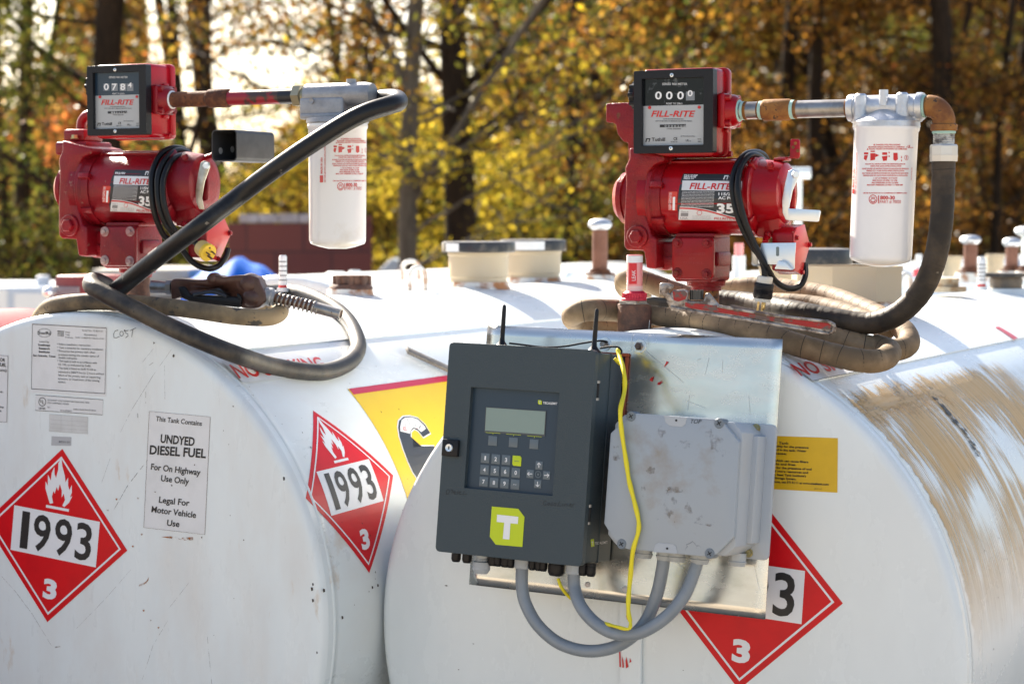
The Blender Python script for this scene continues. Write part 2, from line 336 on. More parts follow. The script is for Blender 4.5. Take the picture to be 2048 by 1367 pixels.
# ---------------------------------------------------------------- the two near tanks
R_T = .61
CR = Vector((.273, 4.05, CAMZ-.824)); CL = Vector((-.915, 4.42, CAMZ-.802))
def tank_frames(c): return Fr(c, U0, Z0), Cy(c, R_T, U0, A0)
FR, SR = tank_frames(CR); FL, SL = tank_frames(CL)
def tank_root(name, label, c, R=R_T):
    m = Fr(c-Z0*R, U0, Z0).M(); return thing(name, label, 'fuel tank', M=m)
def build_tank(root, c, s0, s1, m, R=R_T, lap=None, detail=True):
    sg = 160 if detail else 64
    b = B(); p = c+A0*s0
    b.lathe(p, A0, [(0, R*.5), (0, R-.022), (.0015, R-.012), (.006, R-.004), (.016, R)], sg); b.obj('head', m, root, 50)
    L = s1-s0; pr = [(.016, R), (.034, R), (.0355, R+.0018), (.041, R+.0022), (.044, R), (.06, R)]
    if detail: pr += [(.06+i*(L-.14)/24, R) for i in range(1, 25)]
    else: pr += [(L-.08, R)]
    b = B(); b.lathe(p, A0, pr+[(L-.03, R), (L, R-.03)], sg); sh = b.obj('shell', m, root, 50)
    if lap:
        b = B(); n = 60; vs_ = []; fs = []; S = Cy(c, R, U0, A0)
        for j, (s_, h) in enumerate(((s0+.05, -.002), (s0+.05, .0032), (s1-.06, .0032), (s1-.06, -.002))):
            for k in range(n+1): a = -lap+2*lap*k/n; vs_.append(S.P(a, s_, h))
        for j in range(3):
            for k in range(n): fs.append((j*(n+1)+k, j*(n+1)+k+1, (j+1)*(n+1)+k+1, (j+1)*(n+1)+k))
        for k in (0, n): fs.append((k, (n+1)+k, 2*(n+1)+k, 3*(n+1)+k))
        b._add(vs_, fs); b.obj('top_sheet', m, root, 50)
    for q in ([.45, L-.55] if L > 1.5 else [L*.5]):
        b = B(); f = Fr(c+A0*(s0+q), U0, Z0)
        pts = [(-.45, -R-.17), (.45, -R-.17)]+[(sin(a)*(R+.004), -cos(a)*(R+.004)) for a in [radians(48-96*i/16) for i in range(17)]]
        b.prism(f, pts, -.05, .05, bev=.004); b.obj('saddle', M_tank, root)
lapL = SL.uv(405, 708)[0]; lapR = SR.uv(1630, 763)[0]
TL = tank_root('fuel_tank', 'worn white cylindrical fuel tank at left, its round end carrying the undyed diesel fuel sign', CL)
build_tank(TL, CL, 0, 3.35, M_tank, lap=lapL)
TR = tank_root('fuel_tank', 'cleaner white cylindrical fuel tank at right, behind the metal plate with the control cabinet', CR)
build_tank(TR, CR, 0, 3.3, M_tank2, lap=lapR)
# vertical strip on the right tank's end
b = B(); x0 = FR.uv(1243, 1300)[0]; x1 = FR.uv(1286, 1300)[0]
b.box(FR, x0, x1, -.56, .30, .001, .011, bev=.003); b.obj('strip', M_tank2, TR)
b = B()
for q in ([(1243, 1290), (1244, 1330), (1247, 1331), (1246, 1300)], [(1249, 1308), (1250, 1332), (1253, 1331), (1252, 1318)], [(1256, 1318), (1257, 1333), (1262, 1330), (1258, 1310)], [(1265, 1312), (1268, 1320), (1264, 1322)], [(1257, 1228), (1264, 1226), (1266, 1234), (1259, 1236)]): b.px(FR, q, off=.0125)
b.obj('red_paint_marks', M_r, TR, 0)
# ---------------------------------------------------------------- hazard placards
FLAME = [(-.105, .355), (-.185, .52), (-.19, .60), (-.155, .555), (-.165, .68), (-.12, .62), (-.115, .71), (-.085, .78), (-.075, .70), (-.05, .66), (-.03, .76), (-.035, .83), (.0, .90), (.025, .80), (.07, .70), (.085, .63), (.115, .69), (.125, .60), (.15, .55), (.175, .615), (.185, .53), (.165, .47), (.195, .49), (.16, .41), (.10, .35), (.07, .36), (.10, .43), (.075, .50), (.05, .45), (.045, .53), (.01, .60), (-.005, .52), (-.03, .56), (-.05, .48), (-.07, .51), (-.085, .44), (-.06, .37)]
def placard(S, parent, T, Rr, Bt, base=.0, digits=True, three=True, label=None, flame=True, local=False):
    if local: t, r, bt = Vector(T), Vector(Rr), Vector(Bt)
    else: t = Vector(S.uv(*T, base)); r = Vector(S.uv(*Rr, base)); bt = Vector(S.uv(*Bt, base))
    c = (t+bt)/2; X = r-c; Y = t-c
    def D(p): return tuple(c+X*p[0]+Y*p[1])
    def dia(k): return [(0, k), (k, 0), (0, -k), (-k, 0)]
    def ring(k0, k1): return [[dia(k0)[i], dia(k0)[(i+1) % 4], dia(k1)[(i+1) % 4], dia(k1)[i]] for i in range(4)]
    b = B(); b.flat(S, [[D(p) for p in dia(1)]], .0006+base); pl = b.obj('hazard_placard', M_pl, parent, 0, label=label)
    b = B(); b.flat(S, [[D(p) for p in q] for q in ring(.915, .885)], .0011+base); b.obj('white_border', M_plw, pl, 0)
    if digits:
        b = B(); b.flat(S, [[D(p) for p in ((-.60, .26), (.60, .26), (.60, -.26), (-.60, -.26))]], .0011+base); b.obj('number_panel', M_plw, pl, 0)
        b = B()
        for ch, x0_, x1_ in (('1', -.475, -.365), ('9', -.30, -.06), ('9', .0, .24), ('3', .295, .515)):
            bm, w_, cap = font(ch, .016, 0); bm = bm.copy(); y0 = min(v.co.y for v in bm.verts); y1 = max(v.co.y for v in bm.verts)
            xa = min(v.co.x for v in bm.verts); xb = max(v.co.x for v in bm.verts)
            for v in bm.verts: q = D((x0_+(x1_-x0_)*(v.co.x-xa)/(xb-xa), -.215+.43*(v.co.y-y0)/(y1-y0))); v.co = (q[0], q[1], 0)
            b._map(S, bm, .0016+base)
        b.obj('number', M_k, pl, 0)
    if flame:
        b = B(); bm = bmesh.new(); es = [bm.verts.new((*D(p), 0)) for p in FLAME]; f = bm.faces.new(es); bmesh.ops.triangulate(bm, faces=[f]); b._map(S, bm, .0011+base)
        b.flat(S, [[D(p) for p in ((-.155, .335), (.165, .335), (.165, .305), (-.155, .305))]], .0011+base); b.obj('flame_symbol', M_plw, pl, 0)
    b = B(); bm, w_, cap = font('3', .05, 0); bm = bm.copy(); xa = min(v.co.x for v in bm.verts); xb = max(v.co.x for v in bm.verts); y0 = min(v.co.y for v in bm.verts); y1 = max(v.co.y for v in bm.verts)
    for v in bm.verts: q = D((-.095+.19*(v.co.x-xa)/(xb-xa), -.735+.235*(v.co.y-y0)/(y1-y0))); v.co = (q[0], q[1], 0)
    b._map(S, bm, .0011+base); b.obj('class_number', M_plw, pl, 0)
    return pl
placard(FL, TL, (125, 897), (255, 1100), (95, 1243))
placard(SL, TL, (626, 821), (786, 950), (738, 1145))
rb = Vector(FR.uv(1686, 1205.5)); bb = Vector(FR.uv(1477.9, 1377.8)); tt = Vector(FR.uv(1543, 1024))
tt = rb+(tt-rb).normalized()*(bb-rb).length
placard(FR, TR, tuple(tt), tuple(rb), tuple(bb), local=True)
# ---------------------------------------------------------------- stickers with writing
def c4(x, y): return (x/4.557, 600+y/4.557)
def c5(x, y): return (x/2.807, 880+y/2.807)
def sticker(S, parent, name, corners, m, border=None, bw=2.2, off=.0005, inset=1.0):
    b = B(); b.px(S, corners, off); st = b.obj(name, m, parent, 0)
    if border:
        cx = sum(p[0] for p in corners)/4; cy = sum(p[1] for p in corners)/4
        q = [(cx+(x-cx)*inset, cy+(y-cy)*inset) for x, y in corners]
        b = B(); b.stroke(S, q, bw, off+.0005, closed=True); b.obj('border', border, st, 0)
    return st
def writing(S, st, lines, m=None, off=.0011, name='lettering', bold=0):
    b = B()
    for t in lines: b.text(S, t[0], t[1], t[2], t[3], off, bold=(t[4] if len(t) > 4 else bold), lean=(t[5] if len(t) > 5 else None))
    return b.obj(name, m or M_k, st, 0)
st = sticker(FL, TL, 'listing_label', [c4(290, 208), c4(980, 242), c4(970, 878), c4(282, 838)], M_stk)
b = B(); b.stroke(FL, [c4(298, 218), c4(972, 254), c4(958, 850), c4(288, 806)], 1.5, .001, closed=True)
el = [(407+62*cos(a), 297+38*sin(a)) for a in [2*pi*i/24 for i in range(24)]]; b.stroke(FL, [c4(*p) for p in el], .8, .001, closed=True)
for y in (285, 297, 309, 321): b.stroke(FL, [c4(526, y), c4(555, y+2)], 1.1, .001)
for x in (560, 570, 580): b.stroke(FL, [c4(x, 288), c4(x, 332)], 1.1, .001)
b.stroke(FL, [c4(524, 281), c4(588, 284)], 1.3, .001); b.obj('border', M_k, st, 0)
writing(FL, st, [('SwRI', c4(348, 310), c4(462, 314), 6.2, .02), ('Listed by', c4(362, 383), c4(450, 388), 4), ('Southwest', c4(350, 415), c4(460, 420), 4.2, .03), ('Research', c4(357, 446), c4(455, 451), 4.2, .03),
    ('Institute', c4(357, 476), c4(455, 482), 4.2, .03), ('San Antonio, Texas', c4(304, 510), c4(508, 520), 4.0, .03), ('Steel', c4(598, 296), c4(640, 299), 3), ('Tank', c4(598, 319), c4(638, 322), 3), ('Institute', c4(598, 342), c4(668, 347), 3),
    ('Serial No. FS 823131', c4(752, 281), c4(940, 290), 3.2), ('Flameshield', c4(770, 320), c4(882, 326), 3.2), ('SwRI  # 8607-01/106-01-0192', c4(690, 345), c4(952, 358), 3),
    ('Follow installation instructions.', c4(540, 409), c4(832, 420), 4.2), ('Tank is intended for stationary installation.', c4(540, 440), c4(946, 458), 4.2), ('Pressurize the primary tank when', c4(540, 470), c4(868, 485), 4.2),
    ('pressure testing the annular space of', c4(536, 503), c4(904, 520), 4.2), ('double wall tanks.', c4(536, 530), c4(706, 540), 4.2), ('This tank is built in accordance with', c4(540, 562), c4(886, 580), 4.2), ('UL 142, as evaluated by SwRI.', c4(534, 592), c4(832, 608), 4.2),
    ('This tank is listed to SwRI 97-04 to', c4(536, 626), c4(876, 642), 4.2), ('withstand a 2000°F fire for 2 hours without', c4(532, 660), c4(950, 680), 4.2), ('failure of the primary tank or supporting', c4(532, 690), c4(918, 712), 4.2),
    ('structure, or impairment of the venting', c4(532, 722), c4(908, 742), 4.2), ('system.', c4(532, 750), c4(602, 755), 4.2)]+[('.', c4(525, y), c4(533, y), 9) for y in (400, 430, 460, 552, 616)])
st = sticker(FL, TL, 'certification_label', [c4(328, 862), c4(942, 906), c4(938, 1044), c4(324, 1002)], M_stk, M_k, .9)
b = B(); b.stroke(FL, [c4(388+32*cos(a), 925+38*sin(a)) for a in [2*pi*i/24 for i in range(24)]], 1.4, .001, closed=True); b.obj('ring', M_k, st, 0)
writing(FL, st, [('U', c4(366, 926), c4(386, 929), 5, .02), ('L', c4(388, 942), c4(404, 944), 5, .02), ('LISTED', c4(356, 990), c4(416, 994), 3.2, .03), ('SECONDARY CONTAINMENT ABOVEGROUND TANK', c4(436, 915), c4(818, 940), 3), ('FOR FLAMMABLE LIQUIDS', c4(436, 940), c4(632, 952), 3),
    ('NO.', c4(436, 980), c4(462, 982), 3), ('OR SUPPORTS', c4(550, 1008), c4(658, 1016), 2.8), ('Stafford-Smith Metal Products', c4(672, 998), c4(876, 1010), 3)])
st = sticker(FL, TL, 'blank_data_label', [c4(452, 1038), c4(804, 1064), c4(800, 1216), c4(450, 1192)], M_stkg, mat('faint line', (.42, .43, .43), .6), .7)
b = B()
for y in (1085, 1125, 1160): b.stroke(FL, [c4(460, y), c4(795, y+24)], .5, .001)
for x in (560, 660): b.stroke(FL, [c4(x, 1050), c4(x-4, 1200)], .5, .001)
b.obj('ruled_lines', MATS['faint line'], st, 0)
st = sticker(FL, TL, 'serial_plate', [c4(472, 1238), c4(652, 1246), c4(650, 1326), c4(468, 1322)], mat('grey plate', (.42, .43, .45), .4), None)
writing(FL, st, [('823131', c4(540, 1296), c4(640, 1300), 3.6)])
st = sticker(FL, TL, 'fuel_label', [(299, 822), (421, 833), (410, 1068), (288, 1054)], M_stk, M_dkrust, .8)
def c5b(x, y): return c5(x, y)
writing(FL, st, [('This Tank Contains', (312, 841), (404, 851), 10, .015), ('UNDYED', (321, 884), (389, 891), 17, .03), ('DIESEL FUEL', (299.5, 907), (412, 915), 18, .03),
    ('For On Highway', (302, 938), (401, 950), 12.5, .022), ('Use Only', (322, 961), (378, 968), 12.5, .022), ('Legal For', (318, 1004), (379, 1011), 12.5, .022), ('Motor Vehicle', (303, 1023), (392, 1035), 12.5, .022), ('Use', (334, 1050), (359, 1053), 12.5, .022)])
b = B(); b.px(FL, [c5(905, 541), c5(960, 538), c5(1000, 546), c5(1085, 542), c5(1086, 560), c5(1040, 560), c5(990, 552), c5(960, 550)], .0008)
b.px(FL, [c5(836, 766), c5(834, 784), c5(818, 806), c5(780, 820), c5(782, 808), c5(812, 798), c5(826, 786)], .0008)
for x, y in ((776, 325), (796, 527), (746, 594), (807, 954), (810, 910), (848, 1010), (891, 1050), (655, 330), (605, 393)): b.px(FL, [c5(x-5, y-5), c5(x+6, y-4), c5(x+4, y+5), c5(x-3, y+5)], .0008)
b.obj('rust_marks', M_smk, TL, 0)
b = B()
for pts, wd in (([(0, 750), (90, 850), (180, 970), (290, 1150)], 1.1), ([(735, 725), (600, 880), (430, 1055)], .7), ([(310, 1160), (340, 1155)], 4), ([(640, 390), (720, 250), (830, 110)], 2), ([(560, 270), (620, 100)], .8), ([(950, 940), (1060, 800)], .9), ([(800, 1340), (860, 1150), (960, 980)], 1), ([(1165, 1100), (1190, 1367)], 1.2)): b.stroke(FL, [c5(*p) for p in pts], wd, .0008, taper=True)
for pts, wd in (([(1290, 580), (1320, 540), (1400, 440)], .8), ([(1340, 610), (1400, 565)], 1.4), ([(1570, 440), (1400, 680), (1200, 1000), (1100, 1200)], 1), ([(1330, 830), (1330, 940)], 1.5), ([(1500, 590), (1505, 900)], 1), ([(1085, 680), (1085, 700)], 2), ([(1080, 770), (1100, 800)], 4), ([(1255, 1030), (1258, 1070)], 2.4)): b.stroke(FL, [c4(*p) for p in pts], wd, .0008, taper=True)
b.obj('scuff_marks', M_penf, TL, 0)
random.seed(5); b = B()
for k in range(38):      # paint chips along the rim and scattered
    a = random.uniform(-.35, 1.35); r = R_T-.004-abs(random.gauss(0, .010)); z = random.uniform(.0009, .001)
    if k > 26: a = random.uniform(-.3, 1.1); r = random.uniform(.25, .56)
    x, y = sin(pi/2-a)*r, cos(pi/2-a)*r; s_ = random.uniform(.0009, .0026)*(1.2 if k < 26 else .8)
    if r < R_T-.020: b.flat(FL, [[(x+s_*random.uniform(.5, 1.2)*cos(t), y+s_*random.uniform(.6, 1.5)*sin(t)) for t in [2*pi*i/7 for i in range(7)]]], z)
for k in range(60):
    x = random.uniform(.30, .95); y = random.uniform(.05, 1.1) if k < 40 else random.uniform(.05, .2); s_ = random.uniform(.0008, .0026)
    b.flat(SL, [[(x+s_*random.uniform(.5, 1.6)*cos(t), y+s_*random.uniform(.5, 1)*sin(t)) for t in [2*pi*i/7 for i in range(7)]]], .0009)
for x, y, s_ in ((743, 655, 2), (735, 668, 4), (790, 950, 0),): pass
for x, y, s_ in ((647, 1180, 4), (625, 1168, 3), (624, 1177, 4), (626, 1200, 3.5), (744, 1174, 3), (755, 1170, 3), (684, 1234, 3.5), (567, 957, 4), (633, 1304, 2.5), (740, 862, 0)):
    if s_ and FL.uv(x, y)[0]**2+FL.uv(x, y)[1]**2 < (R_T-.022)**2: b.px(FL, [(x-s_/2, y-s_), (x+s_/2, y-s_*.8), (x+s_*.6, y+s_*.6), (x-s_*.3, y+s_)], .0009)
    elif s_: b.px(SL, [(x-s_/2, y-s_), (x+s_/2, y-s_*.8), (x+s_*.6, y+s_*.6), (x-s_*.3, y+s_)], .0009)
b.obj('paint_chips', M_chip, TL, 0)
b = B(); 
b.stroke(FL, [c4(1080, 272), c4(1052, 280), c4(1036, 310), c4(1040, 340), c4(1062, 344), c4(1092, 330)], 1.3, .0009)
b.stroke(FL, [c4(1110+16*cos(a), 305+22*sin(a)) for a in [2*pi*i/12 for i in range(12)]], 1.3, .0009, closed=True)
b.stroke(FL, [c4(1172, 275), c4(1150, 280), c4(1142, 296), c4(1166, 308), c4(1170, 324), c4(1146, 342)], 1.3, .0009)
b.stroke(FL, [c4(1186, 278), c4(1242, 252)], 1.3, .0009); b.stroke(FL, [c4(1212, 268), c4(1202, 335)], 1.3, .0009); b.obj('handwriting', mat('grey pen', (.10, .11, .12), .5), TL, 0)
st = sticker(FL, TL, 'warning_label', [(-30, 706), c4(80, 498), c4(70, 1118), (-30, 842)], M_stk)
b = B(); b.stroke(FL, [(-30, 708), c4(76, 508), c4(64, 1110), (-30, 841)], 1, .001); b.obj('border', M_k, st, 0)
writing(FL, st, [('FOR', (-3, 721.5), c4(48, 560), 6.5, .03), ('FUEL', (-3, 731), c4(58, 606), 6.5, .03), ('(optimum)', (-28, 739), c4(62, 652), 5.5, .02), ('fuses.', (-14, 783), c4(34, 843), 4.6, .02), ('use', (-4, 814), c4(36, 984), 4.6, .02), ('is', (-2, 822), c4(14, 1018), 4.6, .02)])
def c3(x, y): return (60+x/2.926, 500+y/2.926)
st = sticker(SL, TL, 'no_smoking_label', [c3(1112, 655), c3(1540, 608), c3(1790, 720), c3(1240, 782)], M_stk, off=.0040)
writing(SL, st, [('NO SMOKING', c3(1215, 757), c3(1740, 705), 27, .02, -.75)], M_r, .0047)
# yellow banner round the left tank's shell
def c6(x, y): return (560+x/3.2556, 760+y/3.2556)
a0, b0 = SL.uv(695, 778); a1, b1 = SL.uv(893, 752)
aB, bB = SL.uv(*c6(745, 600))
b = B(); LB = 1.5
b.flat(SL, [[(a0, b0), (a0, b0+LB), (a0+.60, b0+LB), (a0+.60, b0)]], .0008); bn = b.obj('yellow_banner', M_yel, TL, 0)
b = B(); b.flat(SL, [[(a0, b0+.005), (a0, b0+LB), (a0+.017, b0+LB), (a0+.017, b0+.005)]], .0013); b.obj('red_stripe', mat('raspberry print', (.50, .02, .06), .4), bn, 0)
G_o = [(975, 345), (940, 290), (895, 250), (845, 236), (800, 240), (772, 268), (766, 310), (775, 370), (800, 450), (830, 530), (862, 600), (905, 660), (960, 690), (1010, 690), (1040, 650), (1050, 600), (1040, 540), (1000, 430), (918, 431), (938, 486), (975, 478), (990, 540), (985, 600), (950, 625), (912, 600), (884, 520), (864, 440), (848, 370), (848, 335), (868, 316), (895, 330), (928, 372)]
b = B(); bm = bmesh.new(); q = [Vector((*SL.uv(*c6(*p)), 0)) for p in G_o]
def fill(b, S, pts, off):
    bm = bmesh.new(); f = bm.faces.new([bm.verts.new((p[0], p[1], 0)) for p in pts]); bmesh.ops.triangulate(bm, faces=[f]); b._map(S, bm, off); return b
bm.free()
b = B(); b.stroke(SL, [c6(*p) for p in G_o], 6.5, .0013, closed=True); b.obj('letter_outline', M_plw, bn, 0)
b = B(); fill(b, SL, [SL.uv(*c6(*p)) for p in G_o], .0018); b.obj('letter', mat('ink grey', (.030, .034, .045), .4), bn, 0)
b = B(); b.px(SL, [c6(778, 305), c6(788, 262), c6(812, 246), c6(850, 244), c6(892, 258), c6(935, 300), c6(945, 318), c6(915, 340), c6(890, 318), c6(862, 310), c6(845, 332), c6(842, 350), c6(779, 335)], .0022); b.obj('gauge_dial', M_plw, bn, 0)
b = B()
for p in ([(820, 248), (845, 305)], [(806, 280), (818, 306)], [(872, 280), (879, 306)], [(908, 298), (899, 320)], [(908, 298), (918, 300)], [(903, 308), (912, 310)]): b.stroke(SL, [c6(*k) for k in p], 1.4, .0027)
b.obj('gauge_ticks', M_k, bn, 0)
b = B()
for p in ([(796, 310), (800, 330)], [(796, 310), (814, 306)], [(798, 320), (816, 316)], [(800, 331), (822, 326)], [(884, 318), (890, 316)]): b.stroke(SL, [c6(*k) for k in p], 1.6, .0027)
b.obj('empty_mark', M_r, bn, 0)
# right tank: no smoking sign, amber notice, adhesive smear
def c3r(x, y): return (1100+x/2.6947, 480+y/2.6947)
st = sticker(SR, TR, 'no_smoking_label', [c3r(1262, 650), c3r(1590, 590), c3r(1760, 690), c3r(1410, 768)], M_stk, off=.004)
b = B(); b.stroke(SR, [c3r(1262, 650), c3r(1410, 768), c3r(1700, 705)], 1.0, .0045); b.obj('border', M_k, st, 0)
writing(SR, st, [('NO SMOKING', c3r(1345, 742), c3r(1790, 664), 24, .02, -.97)], M_r, .0047)
def c7(x, y): return (1180+x/3.798, 640+y/3.798)
st = sticker(FR, TR, 'notice_label', [c7(1130, 868), c7(1884, 894), c7(1880, 1308), c7(1130, 1268)], M_yel2)
writing(FR, st, [('Water In Your Tank', c7(1200, 930), c7(1512, 943), 5.2, .025), ('must be tested monthly for the presence', c7(1200, 953), c7(1662, 974), 4.3, .035), ('of water. If water found in the tank. Water', c7(1180, 980), c7(1645, 1000), 4.3, .035), ('in fuel tanks can cause;', c7(1190, 1008), c7(1494, 1020), 4.3, .035),
    ('microbial growth which can cause filters', c7(1200, 1062), c7(1660, 1083), 4.3, .035), ('failure of tanks and lines.', c7(1250, 1090), c7(1568, 1104), 4.3, .035), ('owner to check for the presence of and', c7(1230, 1116), c7(1684, 1138), 4.3, .035), ('for a list of more resources and', c7(1290, 1146), c7(1658, 1164), 4.3, .035),
    ("refer to Steel Tank Institute's", c7(1330, 1176), c7(1642, 1190), 4.3, .035), ('Your Storage System.', c7(1340, 1200), c7(1568, 1213), 4.3, .035), ('instructions, see STI R111 at www.steeltank.com', c7(1330, 1229), c7(1814, 1253), 4.3, .035), ('SDT/1215', c7(1706, 1283), c7(1762, 1286), 2.6)])
def c1(x, y): return (1600+x/1.988, 680+y/1.988)
edge = [c1(*p) for p in ((190, 262), (300, 330), (400, 520), (480, 640), (560, 800), (620, 960), (655, 1100), (670, 1200))]
uvE = [SR.uv(*p) for p in edge]
s0_ = .055; aT = SR.uv(*c1(300, 215))[0]
M_tan = streakmat('tan adhesive streaks', (.64, .385, .13), (.70, .47, .22), 2.2, 42, .375, .53, 4.0, (aT-.01, .93, .06, 1.35, .03, .30))
M_tan2 = streakmat('tan tape edge', (.60, .38, .15), (.66, .46, .24), 34, 5, .34, .48, 6, (aT-.02, aT+.075, .05, .62, .02, .03))
b = B(); b.flat(SR, [[(aT-.05, s0_), (.98, s0_), (.98, 1.4), (aT-.05, 1.4)]], .0008); b.obj('adhesive_residue', M_tan, TR, 0)
b = B(); b.flat(SR, [[(aT-.05, s0_), (aT+.10, s0_), (aT+.10, 1.0), (aT-.05, 1.0)]], .0016); b.obj('tape_residue', M_tan2, TR, 0)
b = B(); b.px(SR, [c1(*p) for p in ((520, 225), (545, 235), (640, 345), (655, 355), (725, 470), (700, 462), (640, 360), (600, 320))], .0024); b.obj('black_smear', mat('black smear', (.04, .04, .04), .6, alpha=(70, .45, .55)), TR, 0)
b = B(); b.px(SR, [(1988, 657), (1996, 655), (2034, 678), (2026, 682)], .0045); b.obj('red_paint_marks', mat('faded red mark', (.45, .06, .09), .5), TR, 0)
b = B(); random.seed(9)
for k in range(26):
    x, y = random.uniform(-.48, .5), random.uniform(-.5, .25); s_ = random.uniform(.0006, .0016); l_ = random.uniform(1, 5)
    b.flat(FR, [[(x-s_*l_, y), (x, y+s_), (x+s_*l_, y-s_*.3), (x, y-s_)]], .0009)
for k in range(10):
    x = random.uniform(.62, .95); y = random.uniform(.06, .9); s_ = random.uniform(.001, .002); b.flat(SR, [[(x+s_*cos(t), y+s_*sin(t)) for t in range(6)]], .0009)
b.obj('paint_chips', M_chip, TR, 0)
# ---------------------------------------------------------------- galvanised plate, cabinet, junction box
TAU = radians(6); RHO = radians(1.3)
V0 = Z0*cos(TAU)+A0*sin(TAU); Up = U0*cos(RHO)-V0*sin(RHO); Vp = V0*cos(RHO)+U0*sin(RHO)
o_ = Fr(CR, U0, Z0); q_ = o_.uv(1270, 664, .035); FP = Fr(o_.P(*q_, .035), Up, Vp)
def PP(x, y, off=0): a, b = FP.uv(x, y, off); return FP.P(a, b, off)
def fthing(name, label, cat, fr, px=None, off=0, group=None):
    m = fr.M()
    if px: m.translation = fr.P(*fr.uv(*px, off), off)
    return thing(name, label, cat, M=m, group=group)
def LU(fr, pts, off=0): return [fr.uv(x, y, off) for x, y in pts]
def holed(b, fr, outer, holes, z0, z1):
    bm = bmesh.new(); ed = []
    for lp in [outer]+holes:
        v = [bm.verts.new((x, y, z1)) for x, y in lp]
        ed += [bm.edges.new((v[i], v[(i+1) % len(v)])) for i in range(len(v))]
    bmesh.ops.triangle_fill(bm, edges=ed, use_beauty=True)
    r = bmesh.ops.extrude_face_region(bm, geom=bm.faces[:])
    for v in [g for g in r['geom'] if isinstance(g, bmesh.types.BMVert)]: v.co.z = z0
    for v in bm.verts: v.co = fr.P(*v.co)
    bmesh.ops.recalc_face_normals(bm, faces=bm.faces)
    me = bpy.data.meshes.new('t'); bm.to_mesh(me); bm.free(); b.bm.from_mesh(me); bpy.data.meshes.remove(me); return b
def rrect(x0, x1, y0, y1, r, n=5):
    out = []
    for cx, cy, a0_ in ((x1-r, y1-r, 0), (x0+r, y1-r, 90), (x0+r, y0+r, 180), (x1-r, y0+r, 270)):
        for i in range(n): a = radians(a0_+90*i/(n-1)); out.append((cx+r*cos(a), cy+r*sin(a)))
    return out
def screw(b, p, d, R, h=.003, slot=None): b.lathe(p, d, [(0, R), (h*.6, R), (h, R*.7)], 16)
# plate
pl = fthing('mounting_plate', 'thin shiny galvanised steel sheet bolted on edge across the end of the right tank', 'metal plate', FP, (1234, 1203))
b = B(); tl, tr, br, blp = LU(FP, [(975, 650), (1565, 678), (1530, 1238), (938, 1168)])
n = 26; vs_ = []; fs = []
def wav(x, y): return .0010*sin(x*9+1.3)*sin(y*7+.5)+.0004*sin(x*19+y*13)
for j in range(n+1):
    for i in range(n+1):
        s_, t_ = i/n, j/n; x = (tl[0]*(1-s_)+tr[0]*s_)*(1-t_)+(blp[0]*(1-s_)+br[0]*s_)*t_; y = (tl[1]*(1-s_)+tr[1]*s_)*(1-t_)+(blp[1]*(1-s_)+br[1]*s_)*t_
        vs_.append((x, y, -.002+wav(x, y)))
for j in range(n):
    for i in range(n): fs.append((j*(n+1)+i, j*(n+1)+i+1, (j+1)*(n+1)+i+1, (j+1)*(n+1)+i))
b._add(vs_, fs, FP.P); o = b.obj('sheet', M_galv, pl, 180); md = o.modifiers.new('thick', 'SOLIDIFY'); md.thickness = .002
for x, y in ((1210, 688), (1280, 692)):
    b = B(); p = PP(x, y); b.cyl(p, p+FP.N*.0025, .0125, 24); bo = b.obj('washer', M_zinc, pl); b = B(); b.hexn(p+FP.N*.0025, FP.N, .0085, .006); b.cyl(p+FP.N*.008, p+FP.N*.013, .0048, 12); b.obj('bolt', M_iron, bo)
for x, y in ((1175, 1168), (1250, 1177)):
    b = B(); p = PP(x, y); b.lathe(p, FP.N, [(0, .0055), (.002, .005), (.0035, .003)], 12); b.obj('rivet', mat('rivet white', (.7, .62, .58), .5), pl)
b = B()
for q in ([(1328, 735), (1338, 724), (1334, 722)], [(1302, 756), (1308, 752), (1305, 763), (1300, 760)], [(1312, 762), (1316, 770), (1327, 758), (1315, 768)], [(1318, 770), (1326, 763), (1316, 764)]): b.px(FP, q, .0022)
b.obj('red_paint_marks', M_r, pl, 0)
b = B()
for q in ([(1290, 700), (1366, 764)], [(1266, 660), (1262, 700)], [(1418, 715), (1410, 748)], [(1395, 720), (1402, 716)], [(1375, 820), (1378, 790)], [(1300, 640), (1296, 690)], [(1497, 790), (1500, 830)], [(1370, 800), (1410, 815)], [(1340, 1110), (1380, 1150)], [(1420, 1180), (1450, 1150)], [(1445, 720), (1444, 745)], [(1508, 1130), (1520, 1180)]): b.stroke(FP, q, .9, .0022, taper=True)
b.obj('scratches', mat('scratch', (.66, .67, .66), .3, metal=1), pl, 0)
# cabinet
def solve(front, back, px_):   # offset at which the front pixel sits straight in front of the back pixel
    best = min((abs(FP.uv(*front, d/1000)[0]-FP.uv(*back, 0)[0]), d/1000) for d in range(20, 300)); return best[1]
DC = (solve((1193, 698), (1258, 704), 0)+solve((1165, 1131), (1229, 1130), 0))/2
DJ = solve((1475, 880), (1524, 880), 0)

cb = fthing('control_cabinet', 'charcoal metal control cabinet with keypad and small display, mounted on the galvanised plate', 'control box', FP, (1016, 1117), DC)
ctl, ctr, cbr, cbl = LU(FP, [(901, 685), (1191, 698), (1164, 1131), (868, 1103)], DC)
x0 = (ctl[0]+cbl[0])/2; x1 = (ctr[0]+cbr[0])/2; y1 = (ctl[1]+ctr[1])/2; y0 = (cbl[1]+cbr[1])/2
def e5(x, y): return (860+x/3.418, 600+y/3.418)
def e6(x, y): return (860+x/3.597, 960+y/3.597)
hole = LU(FP, [e5(280, 593), e5(885, 632), e5(835, 1335), e5(232, 1282)], DC)
hx0 = (hole[0][0]+hole[3][0])/2; hx1 = (hole[1][0]+hole[2][0])/2; hy1 = (hole[0][1]+hole[1][1])/2; hy0 = (hole[2][1]+hole[3][1])/2

